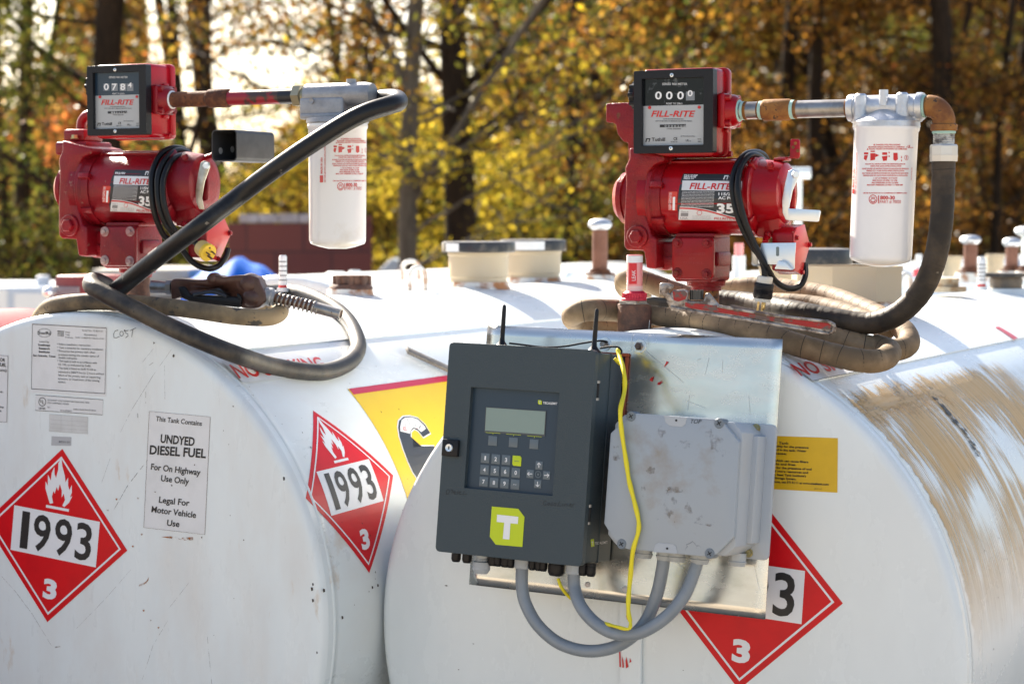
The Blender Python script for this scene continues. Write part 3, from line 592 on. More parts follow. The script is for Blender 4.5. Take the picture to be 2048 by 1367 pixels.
b = B(); holed(b, FP, rrect(x0, x1, y0, y1, .009), [[(hx0, hy0), (hx1, hy0), (hx1, hy1), (hx0, hy1)]], DC-.016, DC)
door = b.obj('door', M_cab, cb, 40, bev=.0022)
b = B(); b.box(FP, x0+.006, x1-.007, y0+.004, y1-.004, .003, DC-.030, bev=.003); b.box(FP, x0+.012, x1-.015, y0+.010, y1-.010, DC-.034, DC-.0165); b.obj('housing', M_cab, cb, 40)
b = B(); b.box(FP, x0+.0045, x1-.0055, y0+.0025, y1-.0025, DC*.40, DC*.40+.004, bev=.001); b.obj('rim', M_cab, cb, 40)
for yy in (y1-.075, y0+.095):
    b = B(); b.cyl(FP.P(x1-.003, yy-.018, DC-.023), FP.P(x1-.003, yy+.018, DC-.023), .0042, 14); h_ = b.obj('hinge', M_dark, cb)
    b = B(); 
    for s_ in (-.018, .014): b.cyl(FP.P(x1-.003, yy+s_, DC-.023), FP.P(x1-.003, yy+s_+.005, DC-.023), .0052, 14)
    b.obj('hinge_collars', M_steel, h_)
# membrane panel
DK = DC-.011
b = B(); b.box(FP, hx0-.004, hx1+.004, hy0-.004, hy1+.004, DK-.003, DK); kp = b.obj('keypad_panel', M_key, cb, 0)
def q5(*pts): return [e5(*p) for p in pts]
b = B(); b.px(FP, q5((383, 728), (798, 757), (787, 930), (374, 902)), .0012, DK); b.obj('screen_frame', mat('screen frame', (.075, .08, .085), .4), kp, 0)
b = B(); b.px(FP, q5((388, 733), (793, 760), (783, 917), (379, 890)), .0018, DK); b.obj('screen', M_lcd, kp, 0)
def key(cx, cy, w_, h_, m, name, lean=-.07, sl_=.06):
    P = [(-1, -1), (1, -1), (1, 1), (-1, 1)]; pts = [e5(cx+px_*w_/2+lean*py_*h_/2, cy+py_*h_/2+sl_*px_*w_/2) for px_, py_ in P]
    u = LU(FP, pts, DK); b = B(); xs = [p[0] for p in u]; ys = [p[1] for p in u]
    xa, xb = (u[0][0]+u[3][0])/2, (u[1][0]+u[2][0])/2; ya, yb = (u[2][1]+u[3][1])/2, (u[0][1]+u[1][1])/2
    if name == 'enter_key': b.prism(FP, [(xa+(xb-xa)*.14, ya), (xb, ya), (xb, yb-(yb-ya)*.16), (xb-(xb-xa)*.16, yb), (xa, yb), (xa, ya+(yb-ya)*.16)], DK, DK+.0012, bev=.0003)
    else: b.box(FP, xa, xb, ya, yb, DK, DK+.0012, bev=.0004)
    return b.obj(name, m, kp, 30)
for i, (x, y) in enumerate(((430, 960), (571, 971), (712, 983))): key(x, y, 60, 66, M_btn, 'soft_key')
dig = [('1', 379, 1078), ('2', 451, 1085), ('3', 522, 1091), ('4', 374, 1158), ('5', 445, 1165), ('6', 516, 1171), ('0', 588, 1178), ('7', 368, 1239), ('8', 439, 1246), ('9', 511, 1252)]
for ch, x, y in dig: key(x, y, 58, 66, M_btn, 'number_key')
key(595, 1097, 60, 70, M_lime, 'enter_key'); key(583, 1259, 60, 68, M_btn, 'exit_key')
for x, y in ((747, 1128), (686, 1186), (799, 1196), (738, 1255)): key(x, y, 48, 56, M_btn, 'arrow_key')
b = B()
for ch, x, y in dig: w_ = 8 if ch != '1' else 5; b.text(FP, ch, e5(x-w_, y+12.5), e5(x+w_, y+13.5), 8.2, .0018, DK, bold=.02)
AR = [((-12, -4), (0, -18), (12, -4)), ((0, -18), (0, 16))]
def arrow(cx, cy, rot):
    c_, s_ = cos(rot), sin(rot)
    for pts in AR: b.stroke(FP, [e5(cx+x*c_-y*s_, cy+x*s_+y*c_) for x, y in pts], 1.3, .0018, DK)
arrow(747, 1128, 0); arrow(686, 1186, -pi/2); arrow(799, 1196, pi/2); arrow(738, 1255, pi)
b.text(FP, 'TECALEMIT', e5(774, 708), e5(873, 714), 4.4, .0014, DK, bold=.03)
b.text(FP, 'T', e5(748, 704), e5(760, 705), 4.6, .0022, DK, bold=.03)
b.text(FP, 'EXIT', e5(572, 1262), e5(594, 1264), 2.2, .0018, DK); b.obj('lettering', M_w, kp, 0)
b = B(); b.text(FP, 'ENTER', e5(577, 1102), e5(610, 1104), 2.4, .0018, DK); b.obj('enter_lettering', M_btn, kp, 0)
b = B(); b.px(FP, q5((741, 682), (760, 683), (767, 691), (766, 713), (748, 712), (740, 704)), .0014, DK)
for x, y in ((433, 906), (574, 917), (716, 929)): b.stroke(FP, q5((x-50, y-3), (x+50, y+4)), .7, .0014, DK); b.stroke(FP, q5((x, y), (x, y+12)), .7, .0014, DK)
b.obj('lime_marks', M_lime, kp, 0)
b = B(); b.stroke(FP, [e5(741+19*cos(a), 1190+21*sin(a)) for a in [2*pi*i/20 for i in range(20)]], 1.6, .0014, DK, closed=True); b.px(FP, [e5(741+8*cos(a), 1190+9*sin(a)) for a in [2*pi*i/12 for i in range(12)]], .0014, DK); b.obj('centre_ring', M_btn, kp, 0)
# lock
u = LU(FP, [e5(98, 948), e5(208, 956), e5(200, 1070), e5(93, 1062)], DC); b = B()
b.box(FP, (u[0][0]+u[3][0])/2, (u[1][0]+u[2][0])/2, (u[2][1]+u[3][1])/2, (u[0][1]+u[1][1])/2, DC+.0003, DC+.009, bev=.0015); lk = b.obj('lock', M_blk, cb, 40)
b = B(); a_, b_ = FP.uv(*e5(132, 1008), DC+.009); p = FP.P(a_, b_, DC+.009); b.lathe(p, FP.N, [(0, .0078), (.002, .0078), (.003, .007), (.0022, .0045)], 20); b.obj('lock_barrel', M_zinc, lk)
b = B(); b.box(FP, a_-.0007, a_+.0007, b_-.003, b_+.003, DC+.0112, DC+.0124); b.obj('keyhole', M_dark, lk, 0)
def q6(*pts): return [e6(*p) for p in pts]
b = B(); b.px(FP, q6((446, 187), (636, 204), (681, 262), (666, 478), (474, 461), (431, 404)), .0008, DC); lg = b.obj('logo_sticker', M_lime, cb, 0)
b = B(); b.px(FP, q6((485, 245), (638, 261), (634, 313), (581, 308), (573, 425), (526, 420), (536, 303), (482, 298)), .0013, DC); b.obj('letter', M_w, lg, 0)
b = B(); sd = Fr(FP.P(x1-.007, 0, 0), -FP.N, FP.V, FP.U)   # right side wall of the housing
b.px(sd, q6((1153, 424), (1176, 420), (1180, 474), (1156, 478)), .0008); b.obj('side_logo', M_lime, cb, 0)
b = B(); b.text(sd, 'TECALEMIT', e6(1184, 462), e6(1275, 453), 5.6, .0010, bold=.01); b.text(sd, 'T', e6(1161, 468), e6(1173, 466), 8, .0014, bold=.03); b.obj('side_lettering', M_w, cb, 0)
b = B()
def hand(S, sc, ox, oy, strokes, base, wd=1.0):
    for s_ in strokes: b.stroke(S, [sc(ox+x, oy+y) for x, y in s_], wd, .0009, base)
hand(FP, e6, 0, 0, [[(120, 72), (118, 100)], [(120, 72), (135, 64), (142, 80), (132, 98), (118, 100)], [(152, 74), (160, 66), (168, 72), (160, 84), (158, 92)], [(172, 88), (184, 84), (180, 76), (170, 84), (176, 98), (188, 96)], [(206, 78), (194, 84), (204, 92), (192, 100)], [(210, 88), (222, 84), (218, 78), (208, 88), (214, 100), (228, 98)], [(248, 76), (236, 102), (266, 98)]], DC)
hand(FP, e6, 0, 0, [[(838, 148), (822, 150), (814, 168), (826, 182), (840, 172), (830, 168)], [(858, 162), (846, 168), (850, 180), (862, 162), (866, 180)], [(884, 158), (872, 166), (884, 174), (872, 184)], [(900, 162), (890, 176), (904, 182), (908, 166), (900, 162)], [(934, 150), (920, 186), (944, 182)], [(956, 168), (954, 184)], [(968, 186), (972, 168), (986, 170), (988, 186)], [(1004, 180), (1020, 170), (1012, 166), (1004, 182), (1016, 192), (1040, 166)]], DC)
b.obj('handwriting', M_k, cb, 0)
# cable glands under the cabinet
def gland(px_, py_, r, h, m, off, taper=.8, nut=0):
    a, bb_ = FP.uv(px_, py_, off); p = FP.P(a, y0+.003, off); d = -FP.V; b = B()
    b.lathe(p, d, [(0, r*1.05), (h*.18, r*1.05), (h*.2, r*.92), (h*.28, r*.92), (h*.3, r), (h*.75, r), (h*.95, r*taper), (h, r*taper*.8)], 16); o = b.obj('cable_gland', m, cb, 30); return p, d, o
for x, y, r in ((912, 1118, .0095), (934, 1120, .0098), (986, 1122, .010), (996, 1124, .0085), (1011, 1126, .0105), (1022, 1126, .008), (1065, 1130, .0075), (1077, 1131, .0075), (1087, 1131, .008), (1166, 1140, .009), (1182, 1141, .0095)): gland(x, y, r, .024, M_blk, DC*.62)
gland(1113, 1135, .0165, .030, M_blk, DC*.62)
b = B(); a, bb_ = FP.uv(963, 1130, DC*.62); p = FP.P(a, y0+.002, DC*.62)
b.lathe(p, -FP.V, [(0, .0165), (.004, .0165), (.005, .0125), (.011, .0125), (.012, .0135), (.013, .0125), (.015, .0135), (.016, .0125), (.018, .0175), (.032, .0175), (.040, .012)], 12); b.obj('large_gland', M_greyc, cb, 30)
GP = []
for x in (1043, 1147):
    a, bb_ = FP.uv(x, 1145, DC*.62); p = FP.P(a, y0+.002, DC*.62); b = B(); b.lathe(p, -FP.V, [(0, .015), (.020, .015), (.022, .0135)], 12); b.obj('conduit_gland', M_greyc, cb, 30); GP.append(p-FP.V*.015)
# sealant around the back of the cabinet
sl_ = fthing('sealant_bead', 'orange sealant bead around the back edge of the charcoal cabinet', 'sealant', FP, (1250, 800), .002)
b = B(); b.box(FP, x0+.004, x1+.004, y1-.006, y1+.001, .0012, .0075, bev=.002); b.box(FP, x1-.003, x1+.004, y0+.05, y1-.006, .0012, .0070, bev=.002); b.obj('bead', M_seal, sl_)
# junction box
jb = fthing('junction_box', 'grey plastic junction box with a dirty lid, screwed to the galvanised plate', 'junction box', FP, (1340, 1100), .05)
lid = LU(FP, [(1272, 826), (1440, 838), (1478, 884), (1467, 1073), (1432, 1108), (1407, 1112), (1253, 1097), (1226, 1076), (1208, 1046), (1221, 866), (1243, 845)], DJ)
lx0 = min(p[0] for p in lid); lx1 = max(p[0] for p in lid); ly0 = min(p[1] for p in lid); ly1 = max(p[1] for p in lid)
b = B(); b.prism(FP, lid, DJ-.014, DJ, bev=.0016); ld = b.obj('lid', M_grey, jb, 40)
b = B(); b.prism(FP, [(lx0+.02, ly0+.004), (lx1-.02, ly0+.004), (lx1-.002, ly0+.022), (lx1-.002, ly1-.022), (lx1-.02, ly1-.004), (lx0+.02, ly1-.004), (lx0+.002, ly1-.022), (lx0+.002, ly0+.022)], .004, DJ-.016, bev=.002); b.box(FP, lx0-.004, lx1+.008, ly0+.026, ly1-.026, .004, DJ*.42, bev=.003); b.obj('case', M_greyc, jb, 40)
fx1 = FP.uv(1545, 980, .01)[0]; b = B(); b.prism(FP, rrect(lx0-.004, fx1, ly0-.004, ly1-.004, .01), .0015, .011, bev=.002); b.obj('flange', M_greyc, jb, 40)
for x, y in ((1264, 832), (1440, 846), (1421, 1106), (1245, 1087)):
    a, c_ = FP.uv(x, y, DJ-.004); p = FP.P(a, c_, DJ-.005)
    b = B(); b.lathe(p, FP.N, [(-.02, .0095), (.005, .0095), (.0062, .0085)], 20); k_ = b.obj('lid_screw', mat('slate plastic screw', (.16, .19, .22), .4), ld)
    b = B()
    for ang in (.6, .6+pi/2): d_ = (FP.U*cos(ang)+FP.V*sin(ang))*.005; n_ = (FP.U*-sin(ang)+FP.V*cos(ang))*.0009; z_ = FP.N*.0066; b._add([p+z_+d_+n_, p+z_-d_+n_, p+z_-d_-n_, p+z_+d_-n_], [(0, 1, 2, 3)])
    b.obj('screw_cross', M_dark, k_, 0)
for x, y in ((1512, 856), (1497, 1105)): b = B(); a, c_ = FP.uv(x, y, .012); p = FP.P(a, c_, .011); b.cyl(p, p+FP.N*.0015, .0085, 20); b.hexn(p+FP.N*.0015, FP.N, .0072, .006); b.obj('flange_bolt', mat('yellow passivated bolt', (.42, .36, .18), .4, metal=.8), jb)
def e7(x, y): return c7(x, y)
def e8(x, y): return (1180+x/3.36, 960+y/3.36)
b = B(); b.px(FP, [e7(*p) for p in ((560, 722), (575, 775), (605, 802), (700, 808), (725, 790), (740, 738))], .0006, DJ); b.px(FP, [e8(*p) for p in ((425, 480), (440, 430), (460, 418), (560, 428), (580, 445), (588, 492))], .0006, DJ); b.obj('moulded_recess', M_greyc, ld, 0)
b = B(); b.text(FP, 'TOP', e7(766, 782), e7(848, 784), 8.5, .001, DJ, shear=.3); b.stroke(FP, [e7(1146, 1280), e7(1148, 1232)], 1.0, .0006, DJ-.06); b.obj('handwriting', M_k, ld, 0)
b = B(); b.px(FP, [(e8(520, 457)[0]+2.6*cos(t), e8(520, 457)[1]+2.6*sin(t)) for t in range(6)], .0012, DJ); b.px(FP, [(e7(657, 760)[0]+2.4*cos(t), e7(657, 760)[1]+2.4*sin(t)) for t in range(6)], .0012, DJ); b.obj('screw_holes', M_dark, ld, 0)
b = B()
def blob(sc, cx, cy, w_, h_, seed, base=DJ, S=FP, off=.0007, n=18, rot=0):
    r_ = random.Random(seed); pts = []
    for i in range(n):
        t = 2*pi*i/n; k = .65+.5*r_.random(); x, y = w_/2*k*cos(t), h_/2*k*sin(t); pts.append(sc(cx+x*cos(rot)-y*sin(rot), cy+x*sin(rot)+y*cos(rot)))
    u = [S.uv(*p, base) for p in pts]; bm = bmesh.new(); c0 = bm.verts.new((*S.uv(*sc(cx, cy), base), 0)); v = [bm.verts.new((*p, 0)) for p in u]
    for i in range(n): bm.faces.new((c0, v[i], v[(i+1) % n]))
    b._map(S, bm, off+base)
for a in ((e7, 200, 1010, 75, 130, 1), (e7, 545, 840, 60, 110, 2), (e7, 960, 935, 110, 150, 3), (e7, 900, 870, 60, 120, 4), (e7, 1010, 990, 50, 90, 5), (e7, 640, 1290, 130, 60, 6), (e8, 530, 170, 90, 190, 7), (e8, 660, 200, 60, 110, 8), (e8, 430, 258, 80, 30, 9), (e8, 360, 75, 40, 70, 10), (e7, 460, 1140, 70, 60, 11), (e7, 700, 950, 130, 90, 12), (e8, 770, 270, 150, 90, 13)): blob(*a)
b.obj('mud_smears', M_smudge, ld, 0)
b = B(); b.stroke(FP, [e8(*p) for p in ((650, 480), (640, 462), (655, 445), (650, 430), (672, 422), (690, 410), (706, 424), (716, 440), (738, 438), (750, 452), (760, 470), (752, 500), (764, 508))], 1.6, .0009, DJ); b.stroke(FP, [e7(*p) for p in ((650, 1000), (675, 955), (720, 925), (755, 915))], 1.4, .0009, DJ)
b.stroke(FP, [e8(545+38*cos(t/3), 130+75*sin(t/3)) for t in range(15)], 1.5, .0009, DJ); b.obj('scrape_marks', M_smudge, ld, 0)
for x, y, rr in ((1330, 1115, .018), (1352, 1118, .019), (1399, 1121, .019), (1288, 1110, .017), (1459, 1121, .018)):
    a, c_ = FP.uv(x, y, .07); z_ = .07 if x < 1450 else .03; p = FP.P(a, ly0+.006, z_); b = B(); b.lathe(p, -FP.V, [(0, rr*.9), (.014, rr*.9), (.016, rr), (.024, rr*.8)], 12); b.obj('box_gland', M_gland, jb, 30)
# conduits
def hose_obj(name, label, cat, pts, r, m, seg=16, rings=None, n=10, rfun=None, group=None):
    t = thing(name, label, cat, loc=pts[0], group=group); b = B()
    if rings:
        L = 0; P_ = [Vector(p) for p in pts]
    b.tube(pts, r, seg, n, rfun=rfun); b.obj('hose' if 'hose' in name else 'tube', m, t, 60); return t
ribbed = lambda r, k=1: (lambda i, t: r*(1+.035*(i % 2)))
zc = DC*.62
hose_obj('grey_conduit', 'grey conduit hanging lowest, looping from the cabinet middle to the junction box', 'conduit',
    [GP[0]]+[PP(x, y, z) for x, y, z in ((1044, 1170, zc), (1052, 1208, zc), (1078, 1252, .09), (1122, 1287, .08), (1180, 1301, .075), (1240, 1288, .07), (1287, 1248, .065), (1313, 1190, .065), (1325, 1135, .07), (1328, 1105, .07))], .0118, M_cond, 18, n=22, rfun=ribbed(.0118), group='grey conduits under the cabinet')
hose_obj('grey_conduit', 'grey conduit in the smaller loop from the right end of the cabinet', 'conduit',
    [GP[1]]+[PP(x, y, z) for x, y, z in ((1149, 1175, zc), (1162, 1212, .105), (1192, 1246, .11), (1232, 1266, .11), (1280, 1264, .105), (1332, 1233, .095), (1370, 1187, .085), (1391, 1135, .075), (1397, 1110, .07))], .0118, M_cond, 18, n=22, rfun=ribbed(.0118), group='grey conduits under the cabinet')
yw = thing('yellow_wire', 'yellow insulated wire hanging down in front of the junction box', 'wire', loc=PP(1240, 700, .1))
b = B(); b.tube([PP(x, y, z) for x, y, z in ((1236, 698, .05), (1239, 712, .06), (1248, 745, .09), (1249, 780, .10), (1241, 820, DJ+.012), (1243, 860, DJ+.010), (1252, 920, DJ+.007), (1258, 960, DJ+.007), (1268, 1000, DJ+.007), (1277, 1040, DJ+.007), (1276, 1065, DJ+.007), (1266, 1100, DJ+.006), (1261, 1150, .12), (1257, 1195, .12), (1257, 1225, .12), (1261, 1246, .125), (1256, 1257, .13), (1232, 1252, .125), (1210, 1246, .11))], .0055, 10, n=6, rfun=lambda i, t: .0043+.0004*sin(i*.9)-(.001 if t > .82 else 0)); b.tube([PP(1229, 716, .07), PP(1233, 721, .068), PP(1240, 728, .066)], .0032, 8)
b.tube([PP(1116, 1156, zc), PP(1122, 1172, zc), PP(1132, 1186, zc-.01), PP(1142, 1196, zc-.02)], .0032, 8); b.obj('insulation', M_cordy, yw, 60)
# antennas
for i, (x, y, yt, xt, lab, cab_) in enumerate(((1004, 684, 609, 1009, 'black stub antenna standing at the middle of the charcoal cabinet top', [(1018, 686), (1045, 689), (1090, 694), (1130, 692), (1165, 686), (1200, 681), (1215, 684)]),
        (1188, 694, 617, 1194, 'black stub antenna at the right end of the charcoal cabinet top, beside the yellow wire', [(1200, 696), (1220, 693), (1236, 694), (1243, 701), (1242, 708)]))):
    z_ = .105; p = PP(x, y, z_); p = FP.P(*FP.uv(x, y, z_)[:1], y1-.004, z_); q = PP(xt, yt, z_); ax_ = (q-p); h_ = ax_.length; ax_ = ax_.normalized()
    t = thing('antenna', lab, 'antenna', loc=p, group='antennas on the cabinet')
    b = B(); b.lathe(p, ax_, [(0, .0145), (.0025, .0145), (.005, .011), (.012, .0055), (.018, .0048), (.028, .0044)], 20); b.obj('magnetic_base', M_blk, t)
    b = B(); b.lathe(p+ax_*.026, ax_, [(0, .0040), (.002, .0046), (h_-.034, .0040), (h_-.029, .0036), (h_-.026, .0020)], 16); b.obj('rod', M_blk, t)
    b = B(); b.tube([PP(*c_, z_-.012*k) for k, c_ in enumerate(cab_)] if i == 0 else [PP(*c_, z_) for c_ in cab_], .0019, 8); b.obj('cable', M_cord, t)
# ---------------------------------------------------------------- riser pipe and leak gauge beside the cabinet
FQ = Fr(CR-A0*0, U0, Z0)
def vthing(name, label, cat, p, group=None): return thing(name, label, cat, loc=p, group=group)
oz = -.12; a, c_ = FQ.uv(1269, 640, oz); pc = FQ.P(a, 0, oz); r_ = 34/FPX*(pc.y)
zt = FQ.P(*FQ.uv(1269, 607, oz), oz).z; zb = CR.z+.55
t = vthing('leak_gauge', 'red leak gauge on a short rusty riser pipe behind the galvanised plate', 'leak gauge', Vector((pc.x, pc.y, zb)))
P_ = lambda z, dx=0: Vector((pc.x, pc.y, z))
b = B(); b.cyl(P_(zb), P_(zt), r_, 32, bev=.002); b.obj('riser_pipe', M_dkrust, t)
hz = lambda y: FQ.P(*FQ.uv(1269, y, oz), oz).z
b = B(); b.lathe(P_(zt), Z0, [(0, .034), (.006, .034), (.0065, .030)], 6); b.obj('collar', M_steel, t)
b = B(); n_ = 28
for k in range(n_): pass
b.lathe(P_(zt+.0065), Z0, [(0, .0265), (.004, .0265), (.006, .0235), (.015, .0225), (.019, .018)], 24); 
for k in range(n_): ang = 2*pi*k/n_; d_ = Vector((cos(ang), sin(ang), 0)); b.cyl(P_(zt+.008)+d_*.0235, P_(zt+.021)+d_*.0225, .0022, 6)
b.obj('cap', mat('red plastic cap', (.60, .02, .05), .35), t)
zc0 = zt+.02; zc1 = hz(509)
b = B(); b.cyl(P_(zc0), P_(zc1), .0158, 28, bev=.001); tb = b.obj('sight_tube', M_pink, t)
for nm, za, zb_, rr, mm in (('red_band', .25, .78, .0160, mat('red gauge band', (.66, .02, .03), .4)), ('white_band', .80, .97, .0161, M_w), ('lower_band', .03, .2, .0161, mat('pale pink band', (.76, .5, .48), .4))):
    b = B(); vs_ = []; n = 14
    fa = math.atan2(-pc.y, -pc.x); half = .52 if nm == 'red_band' else 1.5
    for z in (zc0+(zc1-zc0)*za, zc0+(zc1-zc0)*zb_):
        for k in range(n+1): an = fa-.25*(nm == 'red_band')-half+2*half*k/n; vs_.append((pc.x+rr*cos(an), pc.y+rr*sin(an), z))
    b._add(vs_, [(k, k+1, n+2+k, n+1+k) for k in range(n)]); b.obj(nm, mm, tb)
gf = Fr(Vector((pc.x, pc.y, 0))+Vector((-pc.x, -pc.y, 0)).normalized()*.0166, Vector((1, 0, 0)), Z0)
b = B(); b.text(gf, 'LEAK', (1271, 561), (1271, 540), 8, 0, bold=.0); b.obj('lettering', M_w, tb, 0)
# ---------------------------------------------------------------- the two fuel pumps
def crest(c, x):   # point on the tank's crest seen at pixel column x
    k = (x-1024)/FPX; s_ = (k*c.y-c.x)/(A0.x-k*A0.y)
    for _ in range(3): s_ = (k*((c.y+A0.y*s_)*cos(PITCH)+(CAMZ-c.z-R_T)*sin(PITCH))-c.x)/A0.x
    return c+A0*s_+Z0*R_T, s_
OR_, sR_ = crest(CR, 1405); FPR = Fr(OR_, U0, Z0)
OL_, sL_ = crest(CL, 270); yl = YAW-.04; UL = Vector((cos(yl), -sin(yl), 0)); FPL = Fr(OL_-Z0*.006, UL, Z0, k=1.03)
print('pump s', sR_, sL_)
def k1(x, y): return (1200+x/2.848, 120+y/2.848)
def lp(x, y, z=0): return FPR.uv(*k1(x, y), z)             # crop position -> pump local x,y at depth z
ZB = .088
mO = FPR.P(*FPR.uv(*k1(415, 293), ZB), ZB); FMR = Fr(mO, U0, Z0)
def lm(x, y, z=0): return FMR.uv(*k1(x, y), z)
ym = YAW-.02; UM = Vector((cos(ym), -sin(ym), 0))
mOL = FPL.P(*FPL.uv(232.5, 200.5, ZB*1.03), ZB*1.03); FML = Fr(mOL, UM, Z0, k=.90)
RM = (lp(0, 575)[1]-lp(0, 1000)[1])/2; YC = (lp(0, 575)[1]+lp(0, 1000)[1])/2
print('motor r', RM, YC, 'meter', lm(190, 62), lm(640, 524))
def P3(fr, x, y, z=0): a, c_ = lp(x, y, z); return fr.P(a, c_, z)
def bolt(b, p, d, R=.006, h=.005): b.lathe(p, d, [(0, R*1.35), (.0012, R*1.35), (.0013, R), (h*.8, R), (h, R*.85)], 6)
def pump(fr, fm, v, label):
    k = fr.k; red = M_red if v == 'R' else M_redold; cast = M_cast if v == 'R' else M_redold
    base = Vector(fr.P(0, 0, 0)); t = thing('fuel_pump', label, 'fuel pump', M=Fr(base, fr.U, fr.V).M(), group=None)
    X = lambda x, z=0: lp(x, 787, z)[0]
    Y = lambda y, z=0: lp(500, y, z)[1]
    U = fr.U; C0 = lambda x, yc=YC: fr.P(X(x), yc, 0)
    # motor drum
    b = B(); L = (X(905)-X(290))*k
    b.lathe(C0(290), U, [(0, RM*k), (.03*k, RM*k), (.032*k, RM*.975*k), (L, RM*.975*k)], 56); 
    for yy in (-.35, .0, .35): 
        d_ = (fr.V*cos(yy)+fr.N*sin(yy)); c0 = C0(330)+d_*RM*.975*k; f = Fr(c0, U, d_, k=k); b.box(f, 0, X(880)-X(330), -.001, .004, -.004, .004, bev=.001)
    mo = b.obj('motor', red, t, 40)
    b = B(); b.lathe(C0(345), U, [(0, RM*1.06*k), (.002*k, RM*1.09*k), (.009*k, RM*1.09*k), (.0135*k, RM*1.03*k), (.03*k, RM*1.015*k)], 56)
    for an in (-.9, .35, 1.25, 2.15, 3.6, 4.6):
        d_ = (fr.V*cos(an)+fr.N*sin(an)); n_ = U.cross(d_); f = Fr(C0(372)+d_*RM*1.0*k, U, d_, k=k); b.box(f, 0, X(440)-X(372), -.006, .010, -.006, .006, bev=.002)
    b.obj('motor_flange', cast, t, 40)
    # gearbox casting
    pts = [lp(x, y, .068) for x, y in ((165, 497), (365, 545), (365, 578), (305, 600), (275, 640), (266, 900), (290, 1000), (322, 1012), (322, 1192), (262, 1185), (248, 1085), (150, 1082), (134, 1060), (135, 900), (146, 700), (140, 612), (152, 588), (165, 560))]
    b = B(); b.prism(fr, pts, -.048, .068, bev=.006, seg=3); b.obj('gear_housing', cast, t, 40)
    b = B(); xe = C0(112 if v == 'R' else 128); w_ = (X(190)-X(112))*k; b.lathe(xe, U, [(0, .036*k), (.001*k, .040*k), (w_*.40, .0495*k), (w_*.42, .0525*k), (w_*.75, .0525*k), (w_*.78, .0475*k), (w_+.03*k, .0475*k)], 40); bolt(b, xe, -U, .004*k, .004*k); b.obj('end_cap', cast, t, 40)
    p = P3(fr, 215, 1005, .069); b = B(); b.lathe(p, fr.N, [(0, .0225*k), (.005*k, .0225*k), (.0065*k, .021*k)], 32); b.hexn(p+fr.N*.0065*k, fr.N, .0140*k, .009*k); b.obj('hex_plug', cast, t, 40)
    b = B(); b.prism(fr, [lp(x, y, .03) for x, y in ((312, 1035), (430, 1035), (430, 1165), (380, 1200), (310, 1192))], -.03, .03, bev=.006, seg=3); b.box(fr, lp(320, 0, .03)[0], lp(425, 0, .03)[0], Y(1160, .03), Y(1120, .03), .03, .034, bev=.002); b.obj('suction_channel', cast, t, 40)
    # base block with cover plate
    b = B(); bx0, bx1 = lp(425, 0, .055)[0], lp(648, 0, .055)[0]; by0, by1 = Y(1262, .055), Y(1008, .055)
    b.prism(fr, [(bx0, by0+.006), (bx0+.004, by0), (bx1-.004, by0), (bx1, by0+.006), (bx1, by1), (bx0, by1)], -.042, .055, bev=.004, seg=3)
    b.box(fr, bx1-.004, bx1+.007, by1-.058, by1-.03, -.03, .04, bev=.004); b.box(fr, bx0-.0, bx1, by1-.002, Y(985), -.04, .045, bev=.003); b.obj('base_block', cast, t, 40)
    cx0, cx1, cy0, cy1 = lp(417, 0, .062)[0], lp(655, 0, .062)[0], Y(1247, .062), Y(1012, .062)
    b = B(); b.prism(fr, rrect(cx0, cx1, cy0, cy1, .009), .0555, .066, bev=.003, seg=3); cp = b.obj('cover_plate', red, t, 40)
    for x, y in ((443, 1042), (612, 1042), (440, 1212), (607, 1218)):
        p = P3(fr, x, y, .066); b = B(); b.lathe(p-fr.N*.002, fr.N, [(0, .0105*k), (.0035*k, .0105*k), (.0045*k, .0095*k)], 20); bolt(b, p+fr.N*.0025*k, fr.N, .0058*k, .005*k); b.obj('cover_bolt', cast if v == 'R' else mat('faded bolt', (.36, .16, .16), .5, metal=.3, col2=(.4, .3, .28), nscale=60), cp, 40)
    if v == 'R':
        b = B(); 
        for s_, x_0, x_1, y_ in (('MACHINED', 455, 600, 1110), ('BY', 510, 545, 1136), ('TUTHILL', 470, 590, 1160)): b.text(fr, s_, lp(x_0, y_, .066), lp(x_1, y_, .066), .0045, .0663, local=True)
        b.obj('embossed_letters', mat('embossed red', (.30, .010, .016), .45), cp, 0)
    nx = (bx0+bx1)/2+.006; b = B(); p = fr.P(nx, by0+.001, 0); b.lathe(p, -Z0, [(0, .040*k), (.010*k, .038*k), (.012*k, .031*k), (.020*k, .031*k)], 32); b.obj('base_neck', cast, t, 40)
    b = B(); top = p-Z0*.018*k; b.cyl(top, Vector((top.x, top.y, base.z-.02)), .0265*k, 24); b.lathe(Vector((top.x, top.y, base.z-.006)), Z0, [(0, .042), (.018, .042), (.020, .038)], 8); b.obj('riser_nipple', M_orst if v == 'R' else M_dkrust, t, 40)
    # right end: ears, bell, cap
    yb = Y(762); b = B(); b.lathe(fr.P(X(880), YC+.001, 0), U, [(0, RM*.99*k), (.004*k, RM*1.04*k), (.014*k, RM*1.04*k), (.018*k, RM*.96*k)], 40)
    for an in (-.75, .55, 2.3, 3.9):
        d_ = (fr.V*cos(an)+fr.N*sin(an)); f = Fr(C0(885)+d_*RM*.98*k, U, d_, k=k); b.prism(f, [(0, -.01), (.022, -.01), (.016, .010), (.006, .010)], -.014, .014, bev=.002)
    b.obj('bell_flange', red, t, 40)
    b = B(); w_ = (X(1075)-X(915))*k; b.lathe(fr.P(X(915), yb, 0), U, [(0, .069*k), (w_*.35, .066*k), (w_*.75, .063*k), (w_*.92, .060*k), (w_, .052*k), (w_+.003, .040*k)], 40); b.box(fr, X(925), X(1060), Y(1010), yb, -.04, .036, bev=.006); b.obj('end_bell', red, t, 40)
